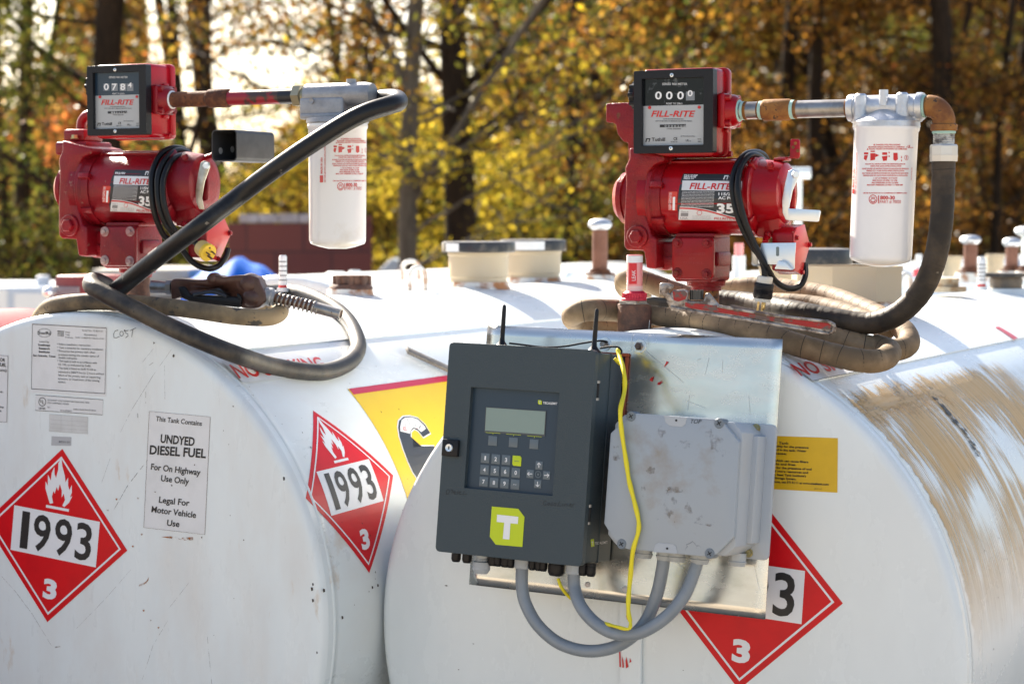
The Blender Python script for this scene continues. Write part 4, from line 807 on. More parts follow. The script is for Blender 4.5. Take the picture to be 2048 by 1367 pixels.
    for x, y in ((972, 600), (955, 1000)): b = B(); bolt(b, P3(fr, x, y, .045), fr.N, .006*k, .006*k); b.obj('bell_bolt', red, t, 40)
    # switch housing; sky glare is put into its right cover's paler red
    sw = [(.045, Y(985, .045)), (.045, Y(1190, .045)), (.0, Y(1215)), (-.048, Y(1050, -.048)), (-.015, Y(935)), (.03, Y(950))]
    b = B(); xx = lp(1105, 0, .045)[0]; b.prism(fr, [(y, z) for z, y in sw], lp(985, 0, .045)[0], xx, bev=.003, ax='x')
    b.obj('switch_housing', red, t, 40)
    b = B(); b.prism(fr, [(y*1.0, z) for z, y in sw], xx+.0002, xx+.004, bev=.001, ax='x'); sc_ = b.obj('switch_cover', mat('glare tinted red cover', (.50, .03, .03), .38, coat=.3), t, 40)
    for z_, y_ in ((-.040, 1048), (.004, 1200), (.038, 1010)): b = B(); bolt(b, fr.P(xx+.004, Y(y_, z_), z_), U, .0048*k, .006*k); b.obj('cover_screw', red, sc_, 40)
    # lever switch
    lv = M_zinc if v == 'R' else mat('grimy zinc', (.55, .52, .44), .4, metal=.7, col2=(.3, .27, .2), nscale=30, nlo=.4, nhi=.7)
    b = B(); zf = .046; pts = [lp(x, y, zf) for x, y in ((1072, 632), (1098, 620), (1132, 632), (1134, 656), (1096, 745), (1076, 842), (1090, 912), (1058, 910), (1040, 870), (1036, 800), (1054, 700))]
    fs_ = Fr(fr.P(0, 0, 0), fr.U, fr.V, k=k)
    b.prism(fs_, pts, zf-.003, zf, bev=.0008)
    if v == 'R':
        b.prism(fs_, [lp(x, y, zf+.012) for x, y in ((1062, 846), (1062, 914), (1085, 914), (1228, 921), (1236, 918), (1247, 862), (1240, 855), (1085, 846))], zf-.0005, zf+.0025, bev=.0008)
    b.obj('switch_lever', lv, t, 40)
    b = B(); p = P3(fr, 1110, 652, zf); b.hexn(p, (fr.N+fr.U*.6).normalized(), .0075*k, .008*k); b.obj('lever_bolt', M_zinc, t, 40)
    b = B(); b.prism(fs_, [lp(x, y, .03) for x, y in ((1072, 850), (1095, 700), (1108, 690), (1114, 760), (1112, 850), (1080, 862))], .026, .034, bev=.001); b.obj('lever_stop', red, t, 40)
    if v == 'R':
        b = B(); zf = .075
        b.prism(fs_, [lp(x, y, zf) for x, y in ((918, 1042), (1116, 1040), (1110, 1120), (1108, 1186), (1102, 1192), (1010, 1186), (1010, 1165), (902, 1160), (899, 1150))], zf-.002, zf, bev=.0006)
        b.prism(fs_, [lp(x, y, zf+.004) for x, y in ((1008, 1188), (1100, 1194), (1060, 1150), (1030, 1140))], zf+.0005, zf+.018, bev=.0006); nh = b.obj('nozzle_hanger', M_zinc, t, 40)
        b = B(); b.prism(fs_, rrect(lp(1011, 0, zf)[0], lp(1028, 0, zf)[0], Y(1112, zf), Y(1060, zf), .002), zf+.0002, zf+.0006); b.obj('hanger_slot', mat('slot grey', (.16, .2, .2), .5), nh, 0)
        b = B(); b.tube([P3(fr, 940, 1040, .07), P3(fr, 945, 1010, .05), P3(fr, 950, 985, .03)], .006, 10); b.obj('hanger_arm', red, t, 40)
        b = B(); zl = .0
        b.prism(fs_, [lp(x, y, zl) for x, y in ((995, 578), (1000, 562), (1020, 552), (1078, 552), (1083, 545), (1085, 458), (1092, 450), (1130, 451), (1138, 460), (1138, 550), (1130, 562), (1050, 562), (1040, 582))], zl-.002, zl+.001, bev=.0006); b.box(fs_, lp(1000, 0)[0], lp(1070, 0)[0], Y(582), Y(566), -.025, .01, bev=.002); br_ = b.obj('angle_bracket', red, t, 40)
        for x, y in ((1113, 475), (1100, 497), (1127, 517)): b = B(); p = P3(fr, x, y, zl+.0012); b.lathe(p, fr.N, [(0, .0034), (.0003, .0034)], 14); b.obj('bracket_hole', M_orst, br_, 0)
        # inlet arm behind the meter
    b = B(); za = -.02
    b.prism(fr, [lp(x, y, za) for x, y in ((62, 258), (70, 250), (190, 246), (300, 246), (300, 640), (190, 600), (186, 474), (160, 466), (128, 425), (118, 372), (105, 362), (66, 358), (62, 350))], za-.035, za+.025, bev=.008, seg=3)
    if v == 'R': b.obj('inlet_arm', cast, t, 40)
    else:
        b.bm.free(); b = B(); f2 = fr
        b.box(f2, *[lp(q, 0)[0] for q in (162, 372)], Y(585), Y(505), -.045, .05, bev=.006)
        b.box(f2, *[lp(q, 0)[0] for q in (190, 330)], Y(505), Y(430), -.035, .035, bev=.006)
        b.tube([P3(fr, 232, 500, -.02), P3(fr, 230, 430, -.02), P3(fr, 240, 380, -.02), P3(fr, 275, 350, -.02), P3(fr, 330, 345, -.02)], .0115, 14); b.obj('inlet_arm', red, t, 40)
        b = B(); bolt(b, P3(fr, 235, 488, .046), Z0, .007, .008); b.cyl(P3(fr, 231, 450, -.02), P3(fr, 231, 432, -.02), .0135, 20); b.obj('inlet_fittings', mat('brass fitting', (.5, .42, .2), .4, metal=.6), t, 40)
    # ---- meter
    km = fm.k; q = lm(190, 62); r = lm(640, 524); bx, by = -q[0], q[1]
    rx, ry = (r[0]-q[0])/2, (q[1]-r[1])/2
    b = B(); outer = rrect(-rx, rx, -ry, ry, .0035); dz = .010
    d0 = lm(237, 108); d1 = lm(588, 482)
    holed(b, fm, outer, [[(d0[0], d1[1]), (d1[0], d1[1]), (d1[0], d0[1]), (d0[0], d0[1])]], -.022, 0); mtr = b
    b = B(); holed_body = rrect(-rx+.010, rx-.004, -ry-.006, ry+.004, .010)
    b.prism(fm, holed_body, -.105 if v == 'R' else -.128, -.0225, bev=.004, seg=3)
    b.prism(fm, rrect(-rx+.002, rx+.003, -ry-.008, ry+.007, .012), -.095 if v == 'R' else -.118, -.078 if v == 'R' else -.10, bev=.003, seg=3)
    for yy in (ry*.45, -ry*.45): b.box(fm, rx-.006, rx+.003, yy-.004, yy+.004, -.09, -.07, bev=.0015)
    b.cyl(fm.P(rx-.01, -ry-.001, -.09), fm.P(rx+.006, -ry-.001, -.09), .006*km, 12)
    me_ = b.obj('meter', red if v == 'R' else mat('sky brightened red enamel', (.48, .005, .016), .26, coat=.15, spec=.35, bump=.1), t, 40)  # left meter's red is raised to carry sky and bounce light
    mtr.obj('bezel', M_bezel, me_, 40, bev=.0012)
    b = B(); ysp = lm(0, 268)[1]; b.box(fm, d0[0]-.002, d1[0]+.002, d1[1]-.002, ysp, -.014, -dz); b.obj('dial_plate', M_dial, me_, 0)
    b = B(); b.box(fm, d0[0]-.002, d1[0]+.002, ysp+.0001, d0[1]+.002, -.014, -dz); b.obj('dial_upper', M_dialk if v == 'R' else mat('faded dial blue', (.016, .035, .06), .3, coat=.3), me_, 0)
    def T(b, s_, x0_, x1_, y_, h, bold=0, shear=0, z=.0006): b.text(fm, s_, lm(x0_, y_), lm(x1_, y_), h*.00035, -dz+z, local=True, bold=bold, shear=shear)
    b = B(); T(b, 'FILL-RITE', 280, 532, 322, 35, .022, .25); b.obj('brand_lettering', M_r, me_, 0)
    b = B(); T(b, 'SERIES 900 METER', 343, 488, 142, 13, .03); T(b, 'RESET TO ZERO', 367, 460, 252, 10, .03); b.obj('upper_lettering', mat('grey white print', (.45, .46, .47), .5), me_, 0)
    b = B(); 
    for s_, x0_, x1_, y_, h in (('Tuthill', 283, 360, 461, 20), ('TOTAL GALLONS', 368, 450, 394, 7), ('50 PSI MAXIMUM PRESSURE', 350, 465, 338, 5), ('NOT TO BE USED TO MEASURE LIQUID FOR RESALE', 305, 513, 350, 6), ('CE', 408, 430, 455, 16), ('II 2G T6', 394, 430, 468, 6), ('WETTED SURFACE 0.5KGAL', 448, 530, 436, 5), ('UL', 478, 498, 463, 12), ('us', 500, 508, 463, 7), ('MODEL', 546, 568, 452, 5), ('901', 546, 566, 466, 6)): T(b, s_, x0_, x1_, y_, h, .02)
    for p in ([(248, 465), (252, 446), (275, 446), (270, 465)], [(258, 465), (262, 452), (268, 452), (264, 465)]): b.flat(fm, [], 0)
    lx = [lm(x, y) for x, y in ((247, 466), (253, 445), (277, 445), (271, 466), (265, 466), (270, 451), (258, 451), (254, 466))]; b.flat(fm, [lx], -dz+.0006)
    b.obj('small_lettering', M_k, me_, 0)
    b = B(); u0, u1 = lm(330, 383), lm(478, 364); b.flat(fm, [[u0, (u1[0], u0[1]), u1, (u0[0], u1[1])]], -dz+.0005); b.obj('total_window', M_k, me_, 0)
    b = B(); 
    for i, c_ in enumerate('0000200' if v == 'R' else '1184562'): T(b, c_, 358+i*18, 369+i*18, 381, 12, .02, z=.001)
    b.obj('total_digits', mat('dim digits', (.4, .42, .43), .5), me_, 0)
    digs = '0000' if v == 'R' else '0784'
    for i, c_ in enumerate(digs):
        xc = (322, 384, 448, 503)[i]; hh = 44 if i < 3 else 34; yy = 222 if i < 3 else 205
        if v == 'L' or i == 3:
            b = B(); u0, u1 = lm(xc-24, 230), lm(xc+26, 178); b.flat(fm, [[u0, (u1[0], u0[1]), u1, (u0[0], u1[1])]], -dz+.0005); b.obj('digit_wheel', mat('wheel grey', (.20, .22, .24), .4) if i else mat('wheel blue grey', (.10, .13, .16), .4), me_, 0)
        b = B(); T(b, c_, xc-19*(hh/44), xc+19*(hh/44), yy, hh, .02, z=.001); b.obj('digit', M_w, me_, 0)
    for x, y in ((409, 87), (404, 503)): b = B(); a, c_ = lm(x, y); b.lathe(fm.P(a, c_, 0), fm.N, [(0, .0042*km), (.0012, .0038*km), (.0018, .002*km)], 16); o = b.obj('bezel_screw', M_zinc, me_, 40); b = B(); b.box(fm, a-.002, a+.002, c_-.0004, c_+.0004, .0013, .0021); b.box(fm, a-.0004, a+.0004, c_-.002, c_+.002, .0013, .0022); b.obj('screw_cross', M_dark, me_, 0)
    for x, y in ((272, 270), (555, 268)): b = B(); a, c_ = lm(x, y); b.lathe(fm.P(a, c_, -dz), fm.N, [(0, .0033*km), (.002, .003*km)], 12); b.obj('red_pin', M_r, me_, 40)
    kc = fm.P(-rx-.001, lm(0, 200)[1], -.045); b = B(); 
    b.cyl(kc, kc-fm.U*.009*km, .010*km, 16); b.lathe(kc-fm.U*.008*km, -fm.U, [(0, .022*km), (.002, .0245*km), (.011*km, .0245*km), (.013*km, .022*km)], 24)
    for i in range(8): an = 2*pi*i/8; d_ = fm.V*cos(an)+fm.N*sin(an); b.cyl(kc-fm.U*.009*km+d_*.0225*km, kc-fm.U*.020*km+d_*.0225*km, .0052*km, 10)
    b.obj('reset_knob', M_blk, me_, 40)
    # outlet
    oc = fm.P(rx+.003, lm(0, 300)[1], -.06); f3 = Fr(oc, fm.U, fm.V, k=km)
    b = B(); b.box(f3, -.004, .011, -.034, .034, -.036, .036, bev=.004, seg=3); b.lathe(oc+fm.U*.010*km, fm.U, [(0, .033*km), (.013*km, .031*km), (.020*km, .025*km)], 28)
    for an in (.79, 2.36, 3.93, 5.5): d_ = fm.V*cos(an)+fm.N*sin(an); b.cyl(oc+d_*.036*km, oc+d_*.036*km+fm.U*.021*km, .0065*km, 12)
    b.obj('outlet_flange', red, me_, 40)
    b = B(); oe = oc+fm.U*.029*km; b.lathe(oe-fm.U*.003, fm.U, [(0, .0245*km), (.003, .0225*km), (.006, .0205*km)], 28); b.obj('thread_sealant', M_green if v == 'R' else M_w, me_, 60)
    return t, oc, mo
pr, ocR, moR = pump(FPR, FMR, 'R', 'newer glossy red fuel pump whose meter counter reads 0000, on the right tank')
plf, ocL, moL = pump(FPL, FML, 'L', 'faded red fuel pump whose meter counter reads 0784, on the left tank')
# nameplates on the motor drums
SMR = Cy(FPR.P(0, YC, 0), RM*.975, FPR.N, FPR.U); SML = Cy(FPL.P(0, YC, 0), RM*.975*1.03, FPL.N, FPL.U)
def k2(x, y): return (90+x/2.79, 110+y/2.79)
M_npk = mat('nameplate black', (.03, .032, .036), .35)
def nameplate(S, par, c, v):
    if v == 'R':
        q = [c(475, 648), c(812, 652), c(800, 914), c(448, 908)]
        def m(s_, t_): # bilinear in crop px
            return c((475+(812-475)*s_)*(1-t_)+(448+(800-448)*s_)*t_, (648+4*s_)*(1-t_)+(908+6*s_)*t_)
    else:
        def m(s_, t_): return c((392+(640-392)*s_)*(1-t_)+(366+(618-366)*s_)*t_, (640+4*s_)*(1-t_)+(870+10*s_)*t_)
        q = [m(0, 0), m(1, 0), m(1, 1), m(0, 1)]
    b = B(); b.px(S, q, .0006); npl = b.obj('nameplate', M_npk, par, 0)
    b = B(); b.px(S, [m(0, .15), m(1, .15), m(1, .36), m(0, .36)], .0010)
    n = 12; top = [m(i/n, .70+.22*(i/n)**.8*(.5+.5*sin(pi*(i/n-.5)))+.02) for i in range(n+1)]; b.flat(S, [[S.uv(*top[i]), S.uv(*top[i+1]), S.uv(*m((i+1)/n, 1)), S.uv(*m(i/n, 1))] for i in range(n)], .0010); b.obj('white_panels', M_stk, npl, 0)
    b = B(); b.stroke(S, [m(i/n, .73+.22*(i/n)**.8*(.5+.5*sin(pi*(i/n-.5)))+.02) for i in range(n+1)], 3, .0014)
    b.text(S, 'FILL-RITE', m(.13, .335), m(.84, .335), 12.5 if v == 'R' else 11, .0014, bold=.022, shear=.25); b.text(S, 'FILLRITE.COM', m(.58, .98), m(1.05, .98), 4.5, .0014, bold=.02); b.stroke(S, [m(.33+.04*cos(a), .84+.05*sin(a)) for a in [2*pi*i/14 for i in range(14)]], .9, .0014, closed=True); b.obj('red_print', M_r, npl, 0)
    b = B(); b.text(S, '115/230V' if v == 'R' else '115V', m(.62, .46), m(.98, .46) if v == 'R' else m(.80, .46), 5.6, .0012, bold=.03); b.text(S, 'AC PUMP' , m(.62, .545), m(.98, .545), 5.6, .0012, bold=.03); b.text(S, '35', m(.61, .83), m(.90, .83), 18, .0012, bold=.04)
    tops = (('FR319VBP', .055), ('FR319VB', .09), ('FR311V', .125)) if v == 'R' else (('FR310V', .11),)
    for s_, y_ in tops: b.text(S, s_, m(.02, y_), m(.02+.029*len(s_)*(1 if v == 'R' else 1.3), y_), 2.9 if v == 'R' else 4, .0012, bold=.04)
    b.text(S, 'Tuthill', m(.78, .11), m(.98, .11), 5, .0012)
    b.flat(S, [[S.uv(*m(*p)) for p in ((.68, .12), (.70, .03), (.77, .03), (.75, .12), (.735, .12), (.75, .055), (.715, .055), (.70, .12))]], .0012)
    for i in range(11): 
        y_ = .395+.032*i; b.text(S, ('Warning use only approved nozzle and hose for the fuel', 'Read all of the safety rules before first installation', 'Motor thermally protected duty cycle 30 minutes on full')[i % 3], m(.015, y_), m(.55, y_), 1.5, .0012, bold=.02)
    b.obj('white_print', M_w, npl, 0)
    b = B(); b.text(S, 'USA', m(.03, .985), m(.15, .985), 4.5, .0014); b.text(S, 'Made in', m(.03, .83), m(.15, .83), 2.5, .0014); b.px(S, [m(.03, .85), m(.15, .85), m(.15, .92), m(.03, .92)], .0014)
    for i in range(4): b.text(S, 'Listed pump for use with flammable liquids', m(.22, .91+.025*i), m(.52, .91+.025*i), 1.3, .0014)
    b.obj('grey_print', mat('grey print', (.25, .25, .26), .5), npl, 0)
    b = B(); qq = [c(392, 750), c(442, 750), c(438, 858), c(390, 856)] if v == 'R' else [c(326, 730), c(368, 732), c(360, 824), c(322, 822)]
    b.px(S, qq, .0006); dl = b.obj('date_label', mat('orange red vinyl', (.62, .05, .03), .4), par, 0)
    def dm(s_, t_): return tuple(((qq[0][i]*(1-s_)+qq[1][i]*s_)*(1-t_)+(qq[3][i]*(1-s_)+qq[2][i]*s_)*t_) for i in (0, 1))
    b = B(); b.px(S, [dm(.5, .28), dm(.78, .28), dm(.78, .97), dm(.5, .97)], .0010)
    for s_, x_ in (('PRODUCTION CODE', .2), ('VERIFY BEFORE USE', .36)): b.text(S, s_, dm(x_, .95), dm(x_+.03, .05), 2.6, .0010)
    b.obj('label_print', M_w, dl, 0)
nameplate(SMR, moR, k1, 'R'); nameplate(SML, moL, k2, 'L')
# ---------------------------------------------------------------- outlet pipes, filters, elbow
def k5(x, y): return (1300+x/2.441, y/2.441)
def k4(x, y): return (400+x/3.418, 160+y/3.418)
fz = Fr(ocR, FMR.U, Z0)                        # plane through the outlet axis
def at5(x, y, z=0): a, c_ = fz.uv(*k5(x, y), z); return fz.P(a, c_, z)
s_ = ocR+FMR.U*.028; pe = Vector((at5(985, 547)-ocR).length*FMR.U+ocR)
tp = thing('outlet_pipe', 'bare steel pipe with a rusty coupling between the right pump and its filter', 'pipe', loc=s_)
X5 = lambda x: ocR+FMR.U*((at5(x, 547)-ocR).dot(FMR.U))
b = B(); b.cyl(s_, pe, .0172, 28); b.obj('pipe', M_steel, tp)
b = B(); b.lathe(X5(552), FMR.U, [(0, .0190), (.002, .0208), (.005, .0212), ((X5(690)-X5(552)).length-.005, .0212), ((X5(690)-X5(552)).length, .019)], 28); b.obj('coupling', M_orst, tp)
b = B()
for x0_, x1_, r_ in ((536, 552, .0182), (690, 706, .0186), (450, 462, .0184)): b.cyl(X5(x0_), X5(x1_), r_, 24)
b.obj('thread_sealant', M_green, tp)
b = B()
for x0_, x1_ in ((462, 476), (528, 537), (706, 722), (958, 974)):
    for i in range(4): q = X5(x0_+(x1_-x0_)*i/4); b.lathe(q, FMR.U, [(0, .0174), (.0007, .0182), (.0014, .0174)], 24)
b.obj('pipe_threads', M_orst, tp)
def filt(name_label, axis_top, r, h, tilt, U, headw, can, alu, spin=None):
    t = thing('fuel_filter', name_label, 'fuel filter', loc=axis_top-Z0*h)
    d = (-Z0-U*math.sin(tilt)).normalized(); b = B()
    b.lathe(axis_top, d, [(0, r*.90), (.002, r*1.0), (.006, r*1.02), (.011, r*1.01), (.014, r*.975), (h*.3, r*.97), (h*.93, r*.955), (h*.955, r*.945), (h*.975, r*.90), (h, r*.60), (h+.004, r*.3)], 56); cn = b.obj('canister', can, t, 50)
    return t, cn, d
axR = ocR+FMR.U*((at5(1155, 547)-ocR).dot(FMR.U)); rcan = (at5(1322, 640)-at5(990, 640)).dot(FMR.U)/2*cos(0)*.93
topR = Vector((axR.x, axR.y, at5(1155, 606).z)); hR = (at5(1150, 612)-at5(1150, 1296)).length
tf, cnR, dR = filt('shiny white spin-on fuel filter under a bright aluminium head, right of the newer pump', topR, rcan, hR, .036, FMR.U, 0, M_can, M_alu)
b = B(); hx0_ = X5(972); hl = (X5(1336)-hx0_).length
b.lathe(hx0_, FMR.U, [(0, .0255), (.004, .0265), (.012, .0265), (.014, .0235), (hl-.014, .0235), (hl-.012, .0265), (hl-.004, .0265), (hl, .0255)], 32)
zt_ = topR.z; hd = axR.z-zt_; b.lathe(axR, -Z0, [(0, rcan*.25), (hd*.35, rcan*.55), (hd*.62, rcan*.88), (hd*.85, rcan*1.02), (hd+.006, rcan*1.03)], 56); fh = Fr(hx0_, FMR.U, Z0); b.box(fh, .003, hl-.003, -hd*.92, .021, -.021, .012, bev=.008, seg=3)
for x in (1042, 1245): q = X5(x); b.lathe(q+Z0*.026+FMR.N*.018, -Z0, [(0, .008), (.004, .012), (.030, .0135), (.055, .014)], 20)
b.cyl(axR+Z0*.002+FMR.N*.020, axR+Z0*.032+FMR.N*.020, .0085, 20); b.obj('filter_head', M_alu, tf)
SFR = None
class CyV(Cy):     # vertical cylinder skin: local x = arc towards the right of the viewer-facing line, y = up
    def __init__(s, top, d, R, F0): s.C = top; s.A = -d; s.R = R; s.F0 = F0; s.U = (Vector((1, 0, 0))-d*d.x).normalized(); s.W = (F0-d*F0.dot(d)).normalized(); s.U = s.W.cross(s.A)*-1
    def P(s, a, b, c=0): p = a/s.R; return s.C+s.A*b+(s.U*sin(p)+s.W*cos(p))*(s.R+c)
    def uv(s, x, y, off=0):
        d = ray(x, y); R = s.R+off; o = CAM-s.C; dp = d-s.A*d.dot(s.A); op = o-s.A*o.dot(s.A)
        a, b, c = dp.dot(dp), 2*dp.dot(op), op.dot(op)-R*R; D = max(b*b-4*a*c, 0); q = o+d*((-b-math.sqrt(D))/(2*a))
        return (math.atan2(q.dot(s.U), q.dot(s.W))*s.R, q.dot(s.A))
def canprint(S, cn, c, dx=0, old=False):
    b = B(); m = mat('faded red print', (.62, .10, .09), .45) if old else M_r
    L = [('DANGER: FUEL FIRE HAZARD', 1103, 1222, 710, 7), ('DANGER: RISQUE D’INCENDIE DU CARBURANT', 1076, 1243, 721, 7), ('PELIGRO: PELIGRO DE INCENDIO DE COMBUSTIBLE', 1070, 1254, 731, 7), ('FOLLOW ALL INSTRUCTIONS ON SERVICE BULLETIN OR', 1052, 1246, 804, 6.5), ('CHECK FOR LEAKS AFTER INSTALLATION', 1076, 1226, 814, 6.5),
         ('SUIVEZ TOUTES LES INSTRUCTIONS DU BULLETIN DE SERVICE OU', 1036, 1262, 827, 6.5), ('VÉRIFIEZ S’IL Y A DES FUITES APRÈS L’INSTALLATION.', 1056, 1242, 837, 6.5), ('SIGA TODAS LAS INSTRUCCIONES DEL BOLETÍN DE SERVICIO EN', 1036, 1260, 849, 6.5), ('VERIFIQUE QUE NO HAYA FUGAS DESPUÉS DE LA INSTALACIÓN.', 1040, 1258, 860, 6.5),
         ('1 1/2"-16 THREAD  Ø 5" FLOW', 1092, 1208, 873, 7), ('MAX FLOW: 40 GPM / 151 LPM', 1087, 1206, 884, 7), ('MAX PRESSURE: 50 PSI / 3.4 BAR', 1083, 1212, 895, 7), ('MAX DIFF. PRESSURE: 25 PSID / 1.7 BAR DIFF', 1060, 1234, 906, 7), ('CIM-TEK FILTRATION 201 N. CHAMPAIGN ST. BEMENT IL 61813', 1040, 1254, 945, 6)]
    for s_, x0_, x1_, y_, h in L: b.text(S, s_, c(x0_, y_), c(x1_, y_), h*.41, .0004, bold=.03)
    for x, y in ((1095, 708), (1070, 719), (1063, 730)): b.px(S, [c(x-5, y+2), c(x+5, y+2), c(x, y-7)], .0004)
    for q in ([(1045, 744), (1066, 744), (1066, 754), (1045, 754)], [(1047, 758), (1064, 758), (1056, 784), (1044, 776)], [(1077, 736), (1098, 736), (1098, 742), (1077, 742)], [(1076, 748), (1099, 748), (1099, 780), (1076, 784)], [(1100, 750), (1120, 758), (1100, 768)], [(1134, 744), (1158, 744), (1158, 756), (1134, 756)], [(1132, 764), (1160, 760), (1156, 784), (1138, 786)], [(1188, 746), (1208, 746), (1210, 778), (1198, 786), (1188, 780)], [(1163, 742), (1172, 742), (1167, 750)], [(1163, 766), (1172, 766), (1167, 757)]): b.px(S, [c(*p) for p in q], .0004)
    b.stroke(S, [c(1251+9*cos(a), 770+12*sin(a)) for a in [2*pi*i/12 for i in range(12)]], .7, .0004, closed=True); b.stroke(S, [c(1252, 762), c(1250, 778)], 1.6, .0004)
    for s_, x0_, x1_, y_, h in (('3', 1224, 1230, 772, 10), ('4', 1224, 1230, 788, 10), ('UL', 1258, 1272, 722, 14), ('c', 1250, 1256, 720, 6), ('us', 1274, 1284, 722, 6)): b.text(S, s_, c(x0_, y_), c(x1_, y_), h*.41, .0004, bold=.03)
    b.text(S, '800-30', c(1124, 973), c(1195, 973), 7.2, .0004, bold=.03); b.text(S, 'PART # 70020', c(1122, 992), c(1224, 992), 6.6, .0004, bold=.0)
    b.px(S, [c(1114, 954), c(1118, 954), c(1118, 993), c(1114, 993)], .0004)
    b.stroke(S, [c(1089+19*cos(a), 973+21*sin(a)) for a in [2*pi*i/24 for i in range(24)]], 1.3, .0004, closed=True); b.text(S, '30', c(1079, 972), c(1099, 972), 4.6, .0004, bold=.02)
    for a in (.2, .9, 1.57, 2.25, 2.95): b.px(S, [c(1089+11*cos(a)+3.4*cos(t), 975+12*sin(a)+3.4*sin(t)) for t in range(6)], .0004)
    b.obj('red_print', m, cn, 0)
FWv = Vector((-axR.x, -axR.y, 0)).normalized()
SFR = CyV(topR, dR, rcan*.972, FWv); canprint(SFR, cnR, k5)
b = B(); b.text(SFR, 'NOT FOR USE WITH AVIATION APPLICATIONS', k5(1007, 945), k5(1013, 745), 2.4, .0004, bold=.02); b.text(SFR, 'MADE IN USA', k5(996, 915), k5(1000, 820), 3.2, .0004, bold=.03); b.text(SFR, 'DATE INSTALLED', k5(1278, 880), k5(1280, 818), 2, .0004); b.px(SFR, [k5(988, 945), k5(998, 945), k5(999, 922), k5(989, 922)], .0004); b.obj('side_print', M_r, cnR, 0)
# elbow and hose end
el = thing('pipe_elbow', 'orange rusty pipe elbow joining the right filter head to the hose', 'pipe elbow', loc=at5(1435, 640))
e0 = X5(1332); ce = at5(1435, 640); ce = Vector((ocR+FMR.U*((ce-ocR).dot(FMR.U))).to_tuple()[:2]+(ce.z,))
dd = (ce-e0).dot(FMR.U); hz_ = e0.z-ce.z; pts = [e0]+[e0+FMR.U*(dd*sin(a))-Z0*(hz_*(1-cos(a))) for a in [pi/2*i/8 for i in range(2, 9)]]
pts = [e0, e0+FMR.U*dd*.25]+[e0+FMR.U*(dd*.25+dd*.75*sin(a))-Z0*((dd*.75)*(1-cos(a))) for a in [pi/2*i/7 for i in range(1, 8)]]; pts.append(Vector((pts[-1].x, pts[-1].y, ce.z)))
b = B(); b.tube(pts, .021, 24, n=3, rfun=lambda i, t: .0185 if t < .08 else .0212); q = pts[-1]; b.lathe(q+Z0*.014, -Z0, [(0, .0215), (.002, .0255), (.012, .0255), (.014, .0235)], 28); b.obj('elbow', M_orst, el)
b = B(); b.cyl(e0-FMR.U*.003, e0+FMR.U*.006, .0215, 24); b.lathe(q, -Z0, [(0, .022), (.003, .0225), (.005, .021)], 24); b.obj('thread_sealant', M_green, el)
ye = at5(1435, 705).z; yf = at5(1435, 788).z
hb = Vector((q.x, q.y, 0))
HEND = Vector((q.x, q.y, yf))
b = B(); b.cyl(hb+Z0*(q.z-.003), hb+Z0*ye, .0195, 24)
for i in range(5): b.lathe(hb+Z0*(q.z-.006-i*.0035), -Z0, [(0, .0196), (.0012, .0205), (.0024, .0196)], 20)
HF = (b, hb, ye, yf)
# left pipe and filter
fzL = Fr(ocL, FML.U, Z0); U = FML.U
X4 = lambda x: ocL+U*((fzL.P(*fzL.uv(*k4(x, 185)))-ocL).dot(U))
s_ = ocL+U*.025; tp = thing('outlet_pipe', 'chipped red pipe with a rusty coupling between the left pump and its filter', 'pipe', loc=s_)
Lp = (X4(660)-s_).length
b = B(); b.cyl(s_, X4(190), .0165, 24); b.obj('rusty_nipple', M_rust, tp)
b = B(); b.cyl(X4(188), X4(660), .0155, 24); b.obj('pipe', mat('chipped pipe red', (.26, .012, .025), .36, col2=(.055, .03, .026), nscale=14, nlo=.52, nhi=.56, bump=.2, bscale=100, spots=(.6, .4, .4), sscale=30, sth=.72), tp)
b = B(); b.cyl(X4(555), X4(662), .0158, 24); b.obj('bare_pipe_end', mat('dull black paint', (.012, .013, .018), .4), tp)
b = B(); b.lathe(X4(60), U, [(0, .0165), (.003, .0195), ((X4(205)-X4(60)).length-.003, .0195), ((X4(205)-X4(60)).length, .017)], 28); b.obj('coupling', M_rust, tp)
b = B(); b.lathe(X4(655), U, [(0, .0235), (.018, .0235), (.019, .021)], 6); b.cyl(X4(655)+U*.018, X4(725), .0175, 20); b.obj('union_nut', mat('olive brass', (.35, .32, .22), .45, metal=.8), tp)
axL = X4(940); p_ = lambda x, y: fzL.P(*fzL.uv(*k4(x, y)))
rL = (p_(1135, 400)-p_(742, 400)).dot(U)/2*.90; topL = Vector((axL.x, axL.y, p_(940, 292).z)); hL = (p_(940, 292)-p_(940, 1140)).length
tfl, cnL, dL = filt('aged white spin-on fuel filter crossed by the black hose, beside the faded pump', topL, rL, hL, .006, U, 0, M_canold, M_aluold)
def head(b):
    hx = X4(720); w_ = (X4(1170)-hx).length; f = Fr(hx, U, Z0)
    y1_ = p_(940, 118).z-hx.z; y0_ = p_(940, 282).z-hx.z
    b.box(f, 0, (X4(1020)-hx).length, y0_+.004, y1_, -.026, .026, bev=.006, seg=3); b.lathe(hx+U*.004, U, [(0, .020), (.003, .0245), (w_*.9, .0245), (w_, .021)], 28)
    b.lathe(Vector((axL.x, axL.y, topL.z+.010)), -Z0, [(0, rL*.95), (.002, rL*1.03), (.010, rL*1.05), (.013, rL*1.0)], 48); b.box(f, .004, w_-.004, y0_+.004, y0_+.016, -.03, .03, bev=.003)
    for i in range(4): b.cyl(X4(850+i*38)+Z0*(y1_-.006)+f.N*.016, X4(850+i*38)+Z0*(y1_+.014)+f.N*.016, .0065, 14)
    b.cyl(X4(1035)+Z0*.02, X4(1035)+Z0*.031, .010, 18)
b = B(); head(b); b.obj('filter_head', M_aluold, tfl)
